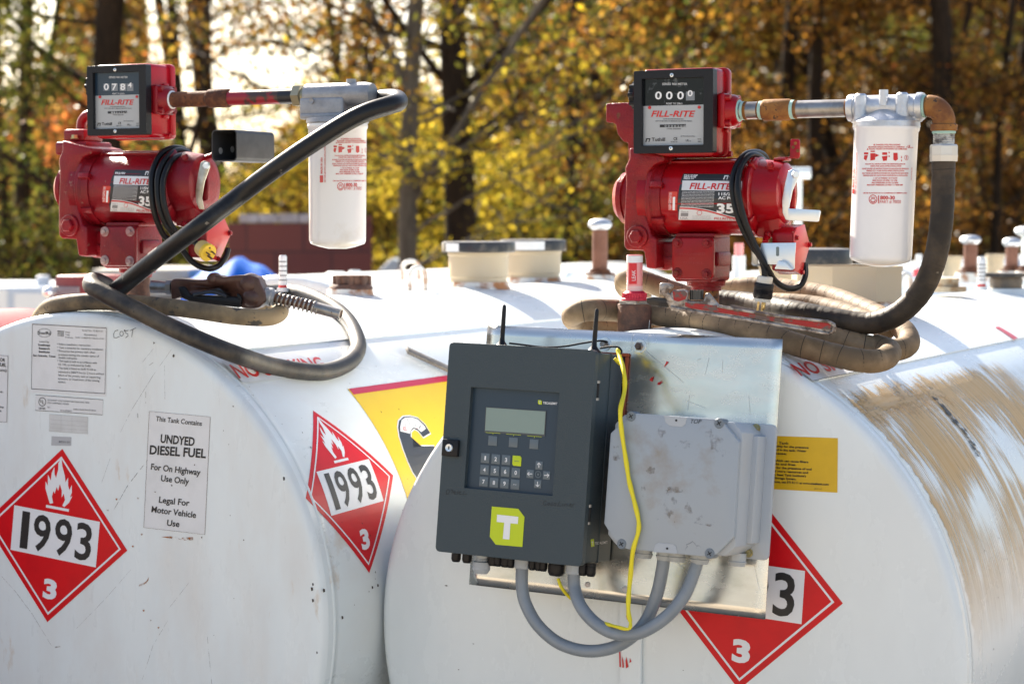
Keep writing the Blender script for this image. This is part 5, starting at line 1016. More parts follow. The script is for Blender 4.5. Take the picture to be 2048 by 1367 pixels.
b = B(); q = X4(810); b.lathe(Vector((q.x, q.y, p_(810, 148).z))+FML.N*.026, FML.N, [(0, .0055), (.003, .0055), (.002, .003)], 14); b.obj('plug_screw', M_aluold, tfl)
SFL = CyV(topL, dL, rL*.972, Vector((-axL.x, -axL.y, 0)).normalized())
canprint(SFL, cnL, lambda x, y: k4(908+(x-1040)*1.065, 402+(y-706)*1.22-(0 if y < 950 else 0)), old=True)
b = B(); b.text(SFL, 'MADE IN USA', k4(838, 640), k4(838, 528), 4, .0004, bold=.03); b.text(SFL, 'NOT FOR USE WITH AVIATION APPLICATIONS', k4(859, 700), k4(859, 448), 2.6, .0004, bold=.03); b.px(SFL, [k4(820, 700), k4(842, 700), k4(842, 652), k4(820, 652)], .0004); b.obj('side_print', MATS['faded red print'], cnL, 0)
# ---------------------------------------------------------------- hoses, cords, nozzle, wrench
def hs(S, x, y, off): a, c_ = S.uv(x, y, off); return S.P(a, c_, off)
def hosemesh(b, pts, r, step=.004, groove=0, gd=.035, seg=20, wob=0):
    P = [Vector(q) for q in pts]; E = [P[0]*2-P[1]]+P+[P[-1]*2-P[-2]]; path = []
    for i in range(1, len(E)-2):
        a, b_, c, d = E[i-1:i+3]
        for k in range(30): t = k/30; path.append(.5*((2*b_)+(c-a)*t+(2*a-5*b_+4*c-d)*t*t+(3*b_-a-3*c+d)*t**3))
    path.append(P[-1])
    for _ in range(2): path = [path[0]]+[(path[i-1]+path[i]*2+path[i+1])/4 for i in range(1, len(path)-1)]+[path[-1]]
    out = [path[0]]; acc = 0
    for i in range(1, len(path)):
        d_ = (path[i]-path[i-1]).length
        while acc+d_ >= step:
            f = (step-acc)/d_; q = path[i-1].lerp(path[i], f); out.append(q); path[i-1] = q; d_ = (path[i]-q).length; acc = 0
        acc += d_
    if groove:
        b.mi = 1
        for i in range(6, len(out)-6, groove):
            t_ = (out[i+1]-out[i-1]).normalized(); sd = t_.orthogonal().normalized(); dv = (t_+sd*.28*math.sin(i)).normalized(); b.lathe(out[i]-dv*.0008, dv, [(0, r*1.0), (.0004, r*1.012), (.0012, r*1.012), (.0016, r*1.0)], 20)
        b.mi = 0
    b.tube(out, r, seg, smooth=False, rfun=(lambda i, t: r*(1-gd) if (groove and i % groove == 0) else r*(1+wob*sin(i*.37))))
    return b
nozzle_end = HEND
th = thing('fuel_hose', 'long dusty wrapped hose hanging from the rusty elbow, coiled around the right pump', 'hose', loc=HEND)
b, hb, ye, yf = HF; b.obj('threaded_tail', mat('thread steel', (.55, .55, .53), .45, metal=.7, col2=(.15, .14, .13), nscale=50, nlo=.45, nhi=.6), th)
b = B(); b.lathe(hb+Z0*ye, -Z0, [(0, .0245), (.003, .0265), ((ye-yf)*.6, .0265), ((ye-yf)*.62, .0270), (ye-yf, .0262)], 8); b.obj('hex_nut', mat('pale zinc nut', (.62, .60, .56), .4, metal=.7), th, 30)
HY = HEND.y; A = at
M_wrap = mat('dark wrap seam', (.035, .026, .018), .8)
M_rw = mat('dusty wrapped hose', (.13, .088, .048), .68, col2=(.29, .20, .115), nscale=13, nlo=.40, nhi=.68, bump=.35, bscale=120, spots=(.07, .055, .045), sscale=38, sth=.68)
M_rw2 = mat('dark wrapped hose', (.022, .018, .015), .55, spec=.35, col2=(.085, .062, .042), nscale=9, nlo=.45, nhi=.70, bump=.35, bscale=120, spots=(.16, .14, .11), sscale=40, sth=.72)
print('hose end', HEND, 'tank hit', hs(SR, 1815, 698, .022), hs(SR, 1712, 721, .022), hs(SR, 1749, 727, .022), hs(SR, 1600, 690, .022), 'L', hs(SL, 402, 681, .0185), hs(SL, 607, 746, .0185), hs(SL, 723, 698, .0185), hs(SL, 538, 637, .0185), axL, axR)
b = B(); hosemesh(b, [Vector((HEND.x, HEND.y, yf+.01)), A(1886, 380, HY), A(1882, 450, HY), A(1868, 525, HY+.01), A(1838, 588, HY+.03), A(1788, 632, HY+.06), A(1731, 646, HY+.10), A(1657, 636, HY+.14), A(1582, 621, HY+.2), A(1500, 606, 4.36), A(1440, 600, 4.42)], .0222, groove=9); b.obj('hose', [M_rw2, M_wrap], th, 60)
b = B(); hosemesh(b, [A(1390, 594, 4.66), A(1441, 580, 4.66), A(1508, 573, 4.62), A(1582, 579, 4.56), A(1657, 592, 4.48), A(1712, 611, 4.38), A(1762, 633, 4.28), A(1805, 658, 4.2), A(1818, 684, 4.15), A(1800, 698, 4.12), A(1765, 697, 4.11), A(1700, 684, 4.12), A(1640, 668, 4.13), A(1580, 656, 4.15), A(1520, 644, 4.18), A(1460, 630, 4.25)], .0220, groove=9); b.obj('hose', [M_rw, M_wrap], th, 60)
b = B(); hosemesh(b, [A(1330, 655, 4.30), A(1240, 658, 4.30), A(1185, 652, 4.28), A(1150, 640, 4.24), A(1148, 628, 4.20), A(1175, 620, 4.19), A(1234, 621, 4.225), A(1308, 628, 4.22), A(1360, 636, 4.2), A(1415, 644, 4.15), A(1471, 655, 4.1), A(1527, 668, 4.06), A(1590, 688, 4.02), A(1657, 707, 4.0), A(1712, 719, 3.99), A(1749, 722, 4.0), A(1774, 714, 4.03), A(1778, 700, 4.08), A(1750, 690, 4.12)], .0225, groove=9); b.obj('hose', [M_rw, M_wrap], th, 60)
b = B(); hosemesh(b, [A(1290, 585, 4.60), A(1256, 578, 4.56), A(1249, 562, 4.5), A(1262, 554, 4.46), A(1300, 566, 4.44), A(1345, 582, 4.45), A(1390, 596, 4.46), A(1430, 604, 4.46)], .0220, groove=9); b.obj('hose', [M_rw, M_wrap], th, 60)
b = B(); hosemesh(b, [A(1470, 606, 4.52), A(1538, 604, 4.5), A(1590, 606, 4.46), A(1640, 612, 4.42), A(1690, 624, 4.35), A(1735, 640, 4.28), A(1775, 662, 4.2)], .0200, groove=9); b.obj('hose', [M_rw, M_wrap], th, 60)
tl_ = thing('fuel_hose', 'smooth black hose sweeping down across the left filter and coiled on the left tank', 'hose', loc=A(742, 203, axL.y))
b = B(); yF = axL.y; hosemesh(b, [A(736, 203, yF), A(768, 197, yF-.01), A(792, 197, yF-.05), A(797, 204, yF-.09), A(780, 210, yF-.13), A(735, 224, yF-.15), A(690, 246, yF-.15), A(620, 290, yF-.14), A(560, 331, yF-.12), A(480, 390, yF-.08), A(400, 451, 4.22), A(330, 504, 4.28), A(270, 550, 4.34), A(228, 585, 4.41), A(205, 604, 4.46)], .0185, seg=24); b.obj('hose', M_rub, tl_, 60)
o1 = .0185
b = B(); hosemesh(b, [A(235, 590, 4.52), A(210, 570, 4.48), A(188, 562, 4.42), A(184, 572, 4.36), A(214, 590, 4.33), A(265, 616, 4.31), A(333, 650, 4.29)]+[hs(SL, x, y, o1) if x > 470 else A(x, y, 4.27) for x, y in ((402, 681), (470, 708), (538, 730), (607, 742), (655, 742), (697, 725), (716, 697), (709, 664), (688, 632), (655, 608), (607, 588), (566, 579), (532, 577))], .0185, seg=24); b.obj('hose', M_rubt, tl_, 60)
b = B(); hosemesh(b, [A(70, 655, 4.62), A(85, 628, 4.55), A(105, 612, 4.50), A(145, 605, 4.46), A(200, 603, 4.44), A(262, 606, 4.42), A(333, 613, 4.38), A(402, 622, 4.37), A(470, 632, 4.38), A(530, 635, 4.41), A(556, 628, 4.45), A(560, 616, 4.50), A(540, 608, 4.54), A(500, 604, 4.56)], .0180, seg=24); b.obj('hose', mat('sand coated hose', (.05, .042, .034), .7, col2=(.26, .19, .105), nscale=7, nlo=.38, nhi=.6, bump=.4, bscale=140, spots=(.05, .045, .04), sscale=30, sth=.6), tl_, 60)
b = B(); b.cyl(A(738, 203, yF), A(722, 203, yF), .0215, 20); b.obj('crimp_collar', M_blk, tl_, 40)
# power cords
def cR(x, y, z): return P3(FPR, x, y, z)
tc = thing('power_cord', 'black power cord looped twice over the newer pump, its black and white plug hanging below', 'power cord', loc=cR(930, 1150, .06))
b = B(); b.tube([cR(980, 640, -.085), cR(930, 540, -.05), cR(850, 528, .02), cR(790, 580, .06), cR(755, 680, .085), cR(762, 800, .09), cR(800, 930, .088), cR(860, 1050, .075), cR(905, 1110, .07), cR(922, 1150, .07), cR(936, 1190, .07), cR(938, 1235, .07)], .0062, 12, 12); b.tube([cR(1000, 650, -.085), cR(955, 590, -.05), cR(900, 545, .0), cR(850, 545, .04), cR(802, 610, .072), cR(785, 700, .094), cR(795, 800, .1), cR(830, 930, .095), cR(868, 1020, .085), cR(905, 1100, .08), cR(950, 1180, .07), cR(1000, 1260, .04), cR(1070, 1300, .02), cR(1135, 1288, .0), cR(1168, 1230, -.01), cR(1168, 1160, -.02)], .0062, 12, 12); b.obj('cord', M_cord, tc, 60)
def c3q(x, y): return (1100+x/2.6947, 480+y/2.6947)
def cQ(x, y, z=.07): a, c_ = FPR.uv(*c3q(x, y), z); return FPR.P(a, c_, z)
p0 = cQ(1160, 195); d = (cQ(1142, 330)-p0).normalized(); b = B(); b.cyl(p0, p0+d*.014, .0155, 20, bev=.002); b.obj('plug_rear', M_cream, tc)
b = B(); b.lathe(p0+d*.013, d, [(0, .0175), (.003, .0195), (.012, .0185), (.013, .0195), (.016, .0185), (.017, .0195), (.020, .0185), (.021, .0195), (.030, .0185)], 24); b.obj('plug_grip', M_blk, tc)
b = B(); b.cyl(p0+d*.042, p0+d*.050, .0172, 20, bev=.001); b.obj('plug_face', M_cream, tc)
fp_ = Fr(p0+d*.050, FPR.U, -d); b = B(); b.box(fp_, -.0085, -.0045, -.018, 0, -.0008, .0008); b.box(fp_, .0030, .0085, -.016, 0, -.001, .001, bev=.0008); b.cyl(fp_.P(0, 0, -.007), fp_.P(0, -.019, -.007), .0024, 10); b.obj('prongs', M_brass, tc)
def cL(x, y, z): q = k2(x, y); a, c_ = FPL.uv(*q, z); return FPL.P(a, c_, z)
tc = thing('power_cord', 'black power cord looped three times over the faded pump, ending in a yellow plug', 'power cord', loc=cL(760, 1060, .07))
b = B()
for k_, (dx, xx) in enumerate(((0, ((850, 600, -.06), (790, 535, -.03), (720, 518, .02), (650, 550, .05), (603, 640, .078), (594, 740, .088), (606, 860, .088), (640, 960, .075), (668, 1012, .065), (700, 1030, .06))), (0, ((860, 620, -.06), (800, 550, -.02), (735, 533, .02), (675, 575, .06), (634, 660, .083), (628, 760, .09), (642, 860, .09), (672, 940, .082), (705, 985, .075), (730, 1030, .06))), (0, ((870, 640, -.06), (815, 575, -.02), (760, 560, .02), (705, 590, .06), (664, 680, .083), (657, 760, .09), (668, 850, .09), (695, 930, .082), (724, 980, .075), (760, 1050, .06), (790, 1042, .06), (830, 1040, .06), (860, 1065, .06))), (0, ((740, 1030, .05), (770, 1090, .05), (830, 1160, .04), (905, 1192, .03), (965, 1178, .01), (1005, 1130, .0), (1022, 1080, -.01))))): b.tube([cL(*q) for q in xx], .0064, 12, 12)
b.obj('cord', M_cord, tc, 60)
p0 = cL(868, 1070, .065); d = (cL(945, 1130, .085)-p0).normalized(); b = B(); b.lathe(p0, d, [(0, .0135), (.002, .0165), (.010, .0175), (.024, .0175), (.025, .0160)], 24); b.obj('plug_body', M_yplug, tc)
b = B(); b.lathe(p0+d*.024, d, [(0, .0190), (.008, .0190), (.009, .018)], 24); b.obj('plug_face', M_yface, tc)
side = d.cross(Z0).normalized(); up_ = side.cross(d).normalized(); b = B()
for sx, sy, ln in ((-.006, .004, .014), (.006, .002, .014)): q = p0+d*.0325+side*sx+up_*sy; b.tube([q, q+d*ln], .0018, 6)
q = p0+d*.0325-up_*.006; b.cyl(q, q+d*.016, .0023, 8); b.cyl(p0+d*.0326+up_*.012, p0+d*.0332+up_*.012, .0022, 10); b.obj('prongs', M_dkrust, tc)
# nozzle holster beside the faded pump
fH = Fr(FPL.P(*FPL.uv(*k4(165, 440), .02), .02), UM, Z0)
def h4(x, y, z=0): return fH.uv(*k4(x, y), z)
hx0_, hx1_ = h4(80, 440)[0], h4(252, 440)[0]; hy0_, hy1_ = h4(165, 555)[1], h4(165, 340)[1]
b = B(); w_ = .0022; o_ = rrect(hx0_, hx1_, hy0_, hy1_, .009); i_ = rrect(hx0_+w_, hx1_-w_, hy0_+w_, hy1_-w_, .008)
holed(b, fH, o_, [i_], -.145, 0); b.prism(fH, o_, -.147, -.1455); hol = b.obj('nozzle_holster', mat('grey painted holster', (.055, .055, .058), .42, spec=.35, col2=(.04, .04, .043), nscale=20), plf, 40)
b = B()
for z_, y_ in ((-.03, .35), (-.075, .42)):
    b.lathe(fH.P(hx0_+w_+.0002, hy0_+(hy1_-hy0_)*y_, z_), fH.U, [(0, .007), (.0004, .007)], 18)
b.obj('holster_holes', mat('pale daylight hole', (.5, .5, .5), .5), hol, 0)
b = B(); b.tube([cL(820, 605, -.02), cL(870, 575, -.02), cL(905, 570, .0), cL(935, 560, .01)], .006, 8); b.box(fH, hx0_-.012, hx0_+.002, hy0_+.004, hy0_+.012, -.05, -.02, bev=.001); b.obj('holster_arm', M_redold, plf, 40)
# fuel nozzle lying on the left tank
def k7(x, y): return (320+x/3.531, 420+y/3.531)
fN = Fr(at(*k7(500, 560), 4.47), Vector((.985, -.17, 0)).normalized(), Z0)
def n7(x, y, z=0): return fN.uv(*k7(x, y), z)
tn = thing('fuel_nozzle', 'worn brown fuel nozzle with black hand guard, lying on the left tank', 'fuel nozzle', M=Fr(fN.P(*n7(500, 690)), fN.U, Z0).M())
b = B(); pts = [n7(x, y, .02) for x, y in ((72, 500), (100, 482), (150, 480), (230, 492), (325, 490), (345, 468), (385, 455), (420, 462), (450, 474), (500, 462), (600, 455), (670, 463), (700, 482), (715, 530), (748, 585), (752, 640), (700, 690), (640, 700), (575, 692), (560, 660), (580, 612), (550, 585), (490, 555), (430, 535), (300, 524), (180, 522), (130, 548), (110, 600), (104, 640), (80, 640))]
b.prism(fN, pts, -.022, .022, bev=.006, seg=3)
for x, y, rr in ((385, 485, .014), (640, 520, .024), (660, 620, .026)): a, c_ = n7(x, y, .0); b.lathe(fN.P(a, c_, -.027), fN.N, [(0, rr*.5), (.008, rr*.9), (.027, rr), (.046, rr*.9), (.054, rr*.5)], 24)
b.obj('body', M_noz, tn, 60, sub=1)
b = B(); z0_, z1_ = -.012, .030
b.prism(fN, [n7(x, y, .03) for x, y in ((125, 543), (170, 538), (215, 600), (500, 610), (575, 620), (572, 660), (560, 690), (400, 672), (230, 655), (150, 620))], z0_, z1_, bev=.003)
b.prism(fN, [n7(x, y, .03) for x, y in ((540, 588), (565, 600), (580, 640), (545, 640))], z0_, z1_, bev=.002); b.obj('hand_guard', M_blk, tn, 40)
b = B(); b.tube([fN.P(*n7(x, y, .033), .033) for x, y in ((235, 598), (300, 585), (360, 578), (420, 590), (470, 610))], .004, 8); b.tube([fN.P(*n7(x, y, .015), .015) for x, y in ((215, 545), (300, 540), (420, 560), (500, 590))], .007, 8); b.obj('trigger', mat('worn black steel', (.06, .06, .065), .3, metal=.6), tn, 40)
b = B(); p0 = fN.P(*n7(-60, 540)); p1 = fN.P(*n7(62, 548)); b.cyl(p0, p1, .0135, 20); b.lathe(fN.P(*n7(50, 545)), fN.U, [(0, .0165), (.011, .0165), (.012, .0145)], 8); b.obj('swivel', M_steel, tn, 40)
s0 = fN.P(*n7(745, 605)); s1 = at(*k7(1110, 690), s0.y-.02); s2 = at(*k7(1282, 735), s0.y-.035); d = (s1-s0).normalized()
b = B(); b.lathe(s0, (s1-s0), [(0, .0195), (.014, .0195), (.016, .0165), (.022, .0165)], 20); b.obj('spout_collar', M_aluold, tn, 40)
b = B(); b.tube([s0+d*.01, s0.lerp(s1, .5)+Z0*.002, s1], .0105, 16); b.obj('spout_core', M_dkrust, tn, 40)
b = B(); L = (s1-s0).length-.018; e1 = d.cross(Z0).normalized(); e2 = e1.cross(d); turns = 10; b.tube([s0+d*(.02+L*t/(turns*14))+(e1*cos(2*pi*t/14)+e2*sin(2*pi*t/14))*.0125 for t in range(turns*14+1)], .0022, 6, smooth=False); b.obj('spout_spring', M_steel, tn, 60)
b = B(); L2 = (s2-s1).length; b.lathe(s1-d*.004, s2-s1, [(0, .0118), (.004, .0122), (L2, .0115), (L2+.003, .0115), (L2+.003, .0090), (L2-.012, .0088)], 28); b.obj('spout_tip', M_steel, tn, 40)
b = B(); e_ = (s2-s1).normalized(); b.cyl(s1+e_*(L2-.004), s1+e_*(L2-.003), .0092, 20); q = s1.lerp(s2, .66)+fN.N*.0115; b.lathe(q, fN.N, [(0, .0018), (.0006, .0018)], 8); b.obj('spout_bore', M_dkrust, tn, 0)
# pipe wrench
fW = Fr(at(1500, 620, 3.97), Vector((.99, -.10, 0)).normalized(), Z0)
def w3(x, y, z=0): return fW.uv(*c3q(x, y), z)
tw = thing('pipe_wrench', 'heavy pipe wrench with chipped red paint lying across the hose coil at the right pump', 'wrench', M=Fr(fW.P(*w3(1000, 420)), fW.U, Z0).M())
b = B(); pts = [w3(x, y) for x, y in ((628, 330), (640, 296), (662, 268), (732, 264), (750, 276), (744, 318), (756, 326), (826, 326), (838, 286), (858, 282), (888, 318), (912, 348), (1000, 366), (1200, 398), (1400, 424), (1500, 432), (1532, 444), (1543, 466), (1538, 494), (1512, 508), (1470, 505), (1300, 474), (1100, 440), (900, 405), (760, 388), (664, 372), (636, 352))]
b.prism(fW, pts, -.014, .010, bev=.003, seg=3); b.obj('handle', M_iron, tw, 40)
b = B()
def rim(q, z0_, z1_): b.prism(fW, [w3(x, y) for x, y in q], z0_, z1_, bev=.0015)
rim([(900, 345), (1200, 396), (1500, 430), (1536, 446), (1541, 468), (1536, 492), (1512, 507), (1495, 500), (1516, 486), (1521, 464), (1500, 446), (1200, 412), (900, 362)], .008, .015)
rim([(650, 352), (760, 372), (1100, 424), (1400, 478), (1500, 495), (1515, 507), (1470, 505), (1300, 476), (1000, 426), (760, 390), (655, 372)], .008, .015)
b.obj('handle_rim', M_iron, tw, 40)
b = B(); b.prism(fW, [w3(x, y) for x, y in ((730, 334), (900, 352), (1200, 408), (1495, 442), (1512, 458), (1505, 476), (1470, 478), (1250, 442), (1000, 402), (760, 366), (728, 354))], .0095, .0112); b.prism(fW, [w3(x, y) for x, y in ((662, 275), (728, 272), (742, 288), (730, 318), (690, 330), (668, 322))], .0095, .0112); b.obj('red_panel', M_wred, tw, 0)
b = B(); b.prism(fW, [w3(x, y) for x, y in ((590, 292), (592, 236), (602, 228), (645, 232), (668, 242), (664, 262), (642, 268), (640, 282), (668, 318), (672, 332), (636, 330), (612, 298))], -.013, .013, bev=.002); b.obj('hook_jaw', M_iron, tw, 40)
b = B(); b.lathe(fW.P(*w3(790, 322), 0), Z0, [(0, .0115), (.018, .0115)], 16)
for i in range(10): an = 2*pi*i/10; q = fW.P(*w3(790, 322), 0)+Vector((cos(an), sin(an), 0))*.0115; b.cyl(q, q+Z0*.019, .002, 6)
b.obj('knurled_nut', mat('dark worn nut', (.07, .07, .07), .4, metal=.8), tw, 40)
b = B(); b.prism(fW, [w3(x, y) for x, y in ((520, 310), (560, 306), (640, 312), (650, 340), (640, 362), (590, 356), (540, 350), (522, 336))], -.008, .008, bev=.0015)
for i in range(6): b.box(fW, w3(588+i*8, 350)[0]-.0008, w3(588+i*8, 350)[0]+.0008, w3(0, 360)[1], w3(0, 336)[1], .007, .0105)
b.obj('threaded_shank', mat('dark worn shank', (.05, .045, .042), .45, metal=.7), tw, 40)

t = thing('metal_bar', 'grey weathered bar sticking out from behind the charcoal cabinet over the left tank', 'bar', loc=hs(SL, 815, 700, .012))
p0 = hs(SL, 814, 700, .014); p1 = hs(SL, 905, 742, .016); d = (p1-p0).normalized(); n_ = (SL.P(*SL.uv(860, 720, 0), 1)-SL.P(*SL.uv(860, 720, 0), 0)).normalized(); sd_ = n_.cross(d).normalized(); n_ = d.cross(sd_)
fB = Fr(p0, d, sd_); b = B(); b.box(fB, 0, .19, -.010, .012, -.004, .004, bev=.0008); b.obj('bar', mat('weathered grey bar', (.20, .185, .17), .6, col2=(.12, .11, .10), nscale=30, bump=.4), t)
# ---------------------------------------------------------------- fittings along the tank tops
def atz(x, y, Y): return at(x, y, Y).z
def crestp(x, c=None, T=CL): p, s_ = crest(T, x); return p
def vcyl(b, x, y0_, y1_, rpx, Y, seg=28, r1=None, prof=None):   # upright round piece between two pixel rows at distance Y
    X = (x-1024)/FPX*Y*1.0; p = at(x, (y0_+y1_)/2, Y); z0_, z1_ = atz(x, y1_, Y), atz(x, y0_, Y); m = Y/FPX
    pr = prof or [(0, 1), (1, (r1 or rpx)/rpx)]
    b.lathe(Vector((p.x, Y, z0_)), Z0, [((z1_-z0_)*t, rpx*m*k_) for t, k_ in pr], seg); return Vector((p.x, Y, z0_))
def fit(name, label, cat, x, Y, ybase, group=None): return thing(name, label, cat, loc=at(x, ybase, Y), group=group)
def gauge(x, Y, yt, yb_, label, grp='upright level gauges'):
    t = fit('level_gauge', label, 'level gauge', x, Y, yb_, grp); b = B(); vcyl(b, x, yt, yb_-4, 8, Y, 16, prof=[(0, 1), (.93, 1), (.97, .9), (1, .7)]); tb = b.obj('tube', M_clear, t)
    b = B(); n = 5
    for i in range(n): yy = yt+12+i*(yb_-yt-24)/n; vcyl(b, x, yy, yy+1.8, 8.4, Y, 16)
    b.obj('scale_rings', M_k, tb); b = B(); vcyl(b, x, yb_-10, yb_-5, 8.6, Y, 16); b.obj('red_ring', M_r, tb); b = B(); vcyl(b, x, yb_-5, yb_+3, 12, Y, 16); b.obj('collar', M_stk, t)
gauge(566, crestp(566).y, 510, 580, 'clear striped level gauge on the left tank behind the nozzle')
Yc = crestp(703).y; t = fit('bung_cap', 'rusty lobed bung cap on a rust streaked collar on the left tank', 'bung cap', 703, Yc, 592)
b = B(); vcyl(b, 704, 550, 570, 33, Yc, 24)
for i in range(8): an = 2*pi*i/8; p = at(704, 560, Yc); q = Vector((p.x, Yc, atz(704, 570, Yc)))+Vector((cos(an), sin(an), 0))*33*Yc/FPX; b.cyl(q, q+Z0*(19*Yc/FPX), .008, 10)
b.obj('cap', M_dkrust, t); b = B(); vcyl(b, 702, 568, 578, 43, Yc, 32, prof=[(0, 1.03), (.5, 1), (1, .9)]); b.obj('flange', M_dkrust, t); b = B(); vcyl(b, 700, 577, 600, 46, Yc, 32, prof=[(0, 1.12), (.4, 1.05), (1, .96)]); b.obj('collar', M_rustw, t)
def lug(x0, x1, yt, yb_, Y, label, m=M_rustw):
    t = fit('lifting_lug', label, 'lifting lug', (x0+x1)/2, Y, yb_, 'lifting lugs'); b = B(); r = 4.6*Y/FPX
    n = 12; pts = [at(x1, yb_+3, Y)]+[at((x0+x1)/2+(x1-x0)/2*cos(a), yt+(yb_-yt)*.42-(yb_-yt)*.42*sin(a), Y) for a in [pi*i/n for i in range(n+1)]]+[at(x0, yb_+3, Y)]
    pts = [p+Vector((0, (p.x-pts[0].x)*.5, 0)) for p in pts]; b.tube(pts, r, 12, 3); b.obj('loop', m, t, 60)
Yc = crestp(836).y; lug(820, 851, 534, 582, Yc, 'white lifting loop streaked with rust between the rusty bung cap and the beige hatches')
lug(806, 838, 522, 556, Yc+1.6, 'out of focus white lifting loop just behind the rust streaked one')
def hatch(x, Y, ylid0, ylid1, rl, yb0, rb, ybase, label, stk=None, seg=40, grp='tank top hatches'):
    t = fit('spill_hatch', label, 'tank hatch', x, Y, ybase, grp)
    b = B(); vcyl(b, x, ylid0, ylid1, rl, Y, seg, prof=[(0, .97), (.1, 1), (.85, 1), (.95, .985), (1, .94)]); ld_ = b.obj('lid', M_lid, t)
    b = B(); vcyl(b, x, ylid0-.5, ylid0+3, rl*.93, Y, seg); b.obj('lid_top', mat('bright lid rim', (.35, .35, .35), .3, metal=.5), ld_)
    if stk:
        b = B(); p = at(x, ylid0, Y); R = rl*Y/FPX*1.004; z0_, z1_ = atz(x, ylid1-2, Y), atz(x, ylid0+3, Y); fa = math.atan2(-Y, -p.x); vs_ = []; n = 12
        for z in (z0_, z1_):
            for k in range(n+1): an = fa+stk[0]+(stk[1]-stk[0])*k/n; vs_.append((p.x+R*cos(an), Y+R*sin(an), z))
        b._add(vs_, [(k, k+1, n+2+k, n+1+k) for k in range(n)]); b.obj('lid_label', M_stk, ld_, 0)
    b = B(); vcyl(b, x, ylid1-2, yb0, rb, Y, seg, prof=[(0, .94), (.16, .95), (.2, .99), (.85, 1), (.88, 1.03), (1, 1.03)]); b.obj('body', M_beige, t)
    b = B(); vcyl(b, x, yb0-2, ybase+6, rb*1.03, Y, seg, prof=[(0, 1.12), (.4, 1.08), (.8, .98), (1, .96)]); b.obj('collar', M_rustw, t); return t
hatch(957, crestp(957).y, 483, 504, 74, 565, 60, 590, 'beige hatch with a black lid, left one of the overlapping pair', (-1.05, -.55))
hatch(1066, crestp(1066).y+.25, 479, 501, 67, 556, 56, 578, 'beige hatch with a black lid, right one of the overlapping pair', (-.75, .35))
def vent(x, Y, yc0, yc1, rc, rp, yb_, label, pipe=None, seg=24, fl=True):
    t = fit('vent_pipe', label, 'vent pipe', x, Y, yb_, 'mushroom capped vents'); b = B(); vcyl(b, x, yc0, yc1, rc, Y, 28, prof=[(0, .55), (.12, .72), (.35, .97), (.55, 1), (.8, .86), (.95, .55), (1, .2)]); b.obj('cap', M_alu, t)
    b = B(); vcyl(b, x, yc1-2, yb_-8, rp, Y, 20); b.obj('pipe', pipe or M_rust, t)
    if fl: b = B(); vcyl(b, x, yb_-14, yb_-2, rp*1.9, Y, 28, prof=[(0, 1), (.4, 1), (.45, .72), (1, .7)]); b.obj('flange', M_rust, t); b = B(); vcyl(b, x, yb_-3, yb_+16, rp*2.3, Y, 28, prof=[(0, 1.15), (1, .95)]); b.obj('collar', M_rustw, t)
M_rpipe = mat('brown rusty pipe', (.19, .085, .055), .75, col2=(.13, .05, .028), nscale=20, nlo=.4, nhi=.7, bump=.3)
vent(1200, crestp(1200).y, 437, 461, 24, 15.5, 552, 'tall rusty vent pipe with a mushroom cap right of the paired beige hatches', M_rpipe)
# right tank top
crR = lambda x: crestp(x, T=CR)
Yr = crR(1692).y; t = fit('spill_box', 'large open eight sided beige spill box behind the right filter', 'spill box', 1692, Yr, 600)
b = B(); vcyl(b, 1692, 531, 600, 112, Yr, 8, prof=[(0, 1), (.0, 1), (.86, 1), (.86, 1.02), (1, 1.02), (1, .97), (.25, .97)]); b.obj('box', M_beige, t, 30); b = B(); vcyl(b, 1692, 597, 612, 100, Yr, 40, prof=[(0, 1.08), (1, .96)]); b.obj('collar', M_rustw, t)
hatch(1604, Yr+.55, 497, 531, 100, 565, 86, 582, 'dull black lidded hatch half hidden behind the newer pump')
lug(1797, 1822, 548, 602, crR(1815).y, 'narrow rusty lifting loop beside the eight sided spill box', M_rustw)
Y_ = crR(1890).y; t = fit('bung_cap', 'flat yellowed bung cap seen past the hanging hose', 'bung cap', 1890, Y_, 585)
M_yst = mat('stained yellow cap', (.55, .46, .32), .6, col2=(.30, .17, .07), nscale=24, nlo=.42, nhi=.62)
b = B(); vcyl(b, 1890, 556, 574, 27, Y_, 12); b.obj('cap', M_yst, t, 30); b = B(); vcyl(b, 1890, 573, 583, 42, Y_, 30); b.obj('flange', M_yst, t)
gauge(1963, crR(1963).y, 516, 578, 'clear striped level gauge near the right edge of the view')
Y_ = crR(1990).y-.1; t = fit('fill_cap', 'low black cap with a hinged lid at the right edge of the view', 'fill cap', 2012, Y_, 580); b = B(); vcyl(b, 2012, 552, 578, 33, Y_, 24, prof=[(0, .95), (.7, 1), (1, .9)]); b.obj('cap', mat('brown black metal', (.10, .085, .07), .45, col2=(.2, .15, .10), nscale=24), t); b = B(); vcyl(b, 2008, 546, 553, 44, Y_, 24); b.obj('lid', M_lid, t); b = B(); vcyl(b, 2010, 576, 592, 44, Y_, 30, prof=[(0, 1.1), (1, .95)]); b.obj('collar', M_tank, t)
vent(1941, 7.6, 470, 489, 21, 13.5, 548, 'blurred vent with a mushroom cap, left of the two at the right edge', M_rpipe)
vent(2024, 8.0, 475, 494, 19, 12.5, 545, 'blurred vent with a mushroom cap, lower right one near the frame edge', M_rpipe)
vent(2053, 7.2, 452, 472, 24, 10, 545, 'pale vent cap cut off by the right edge of the view', M_tank)
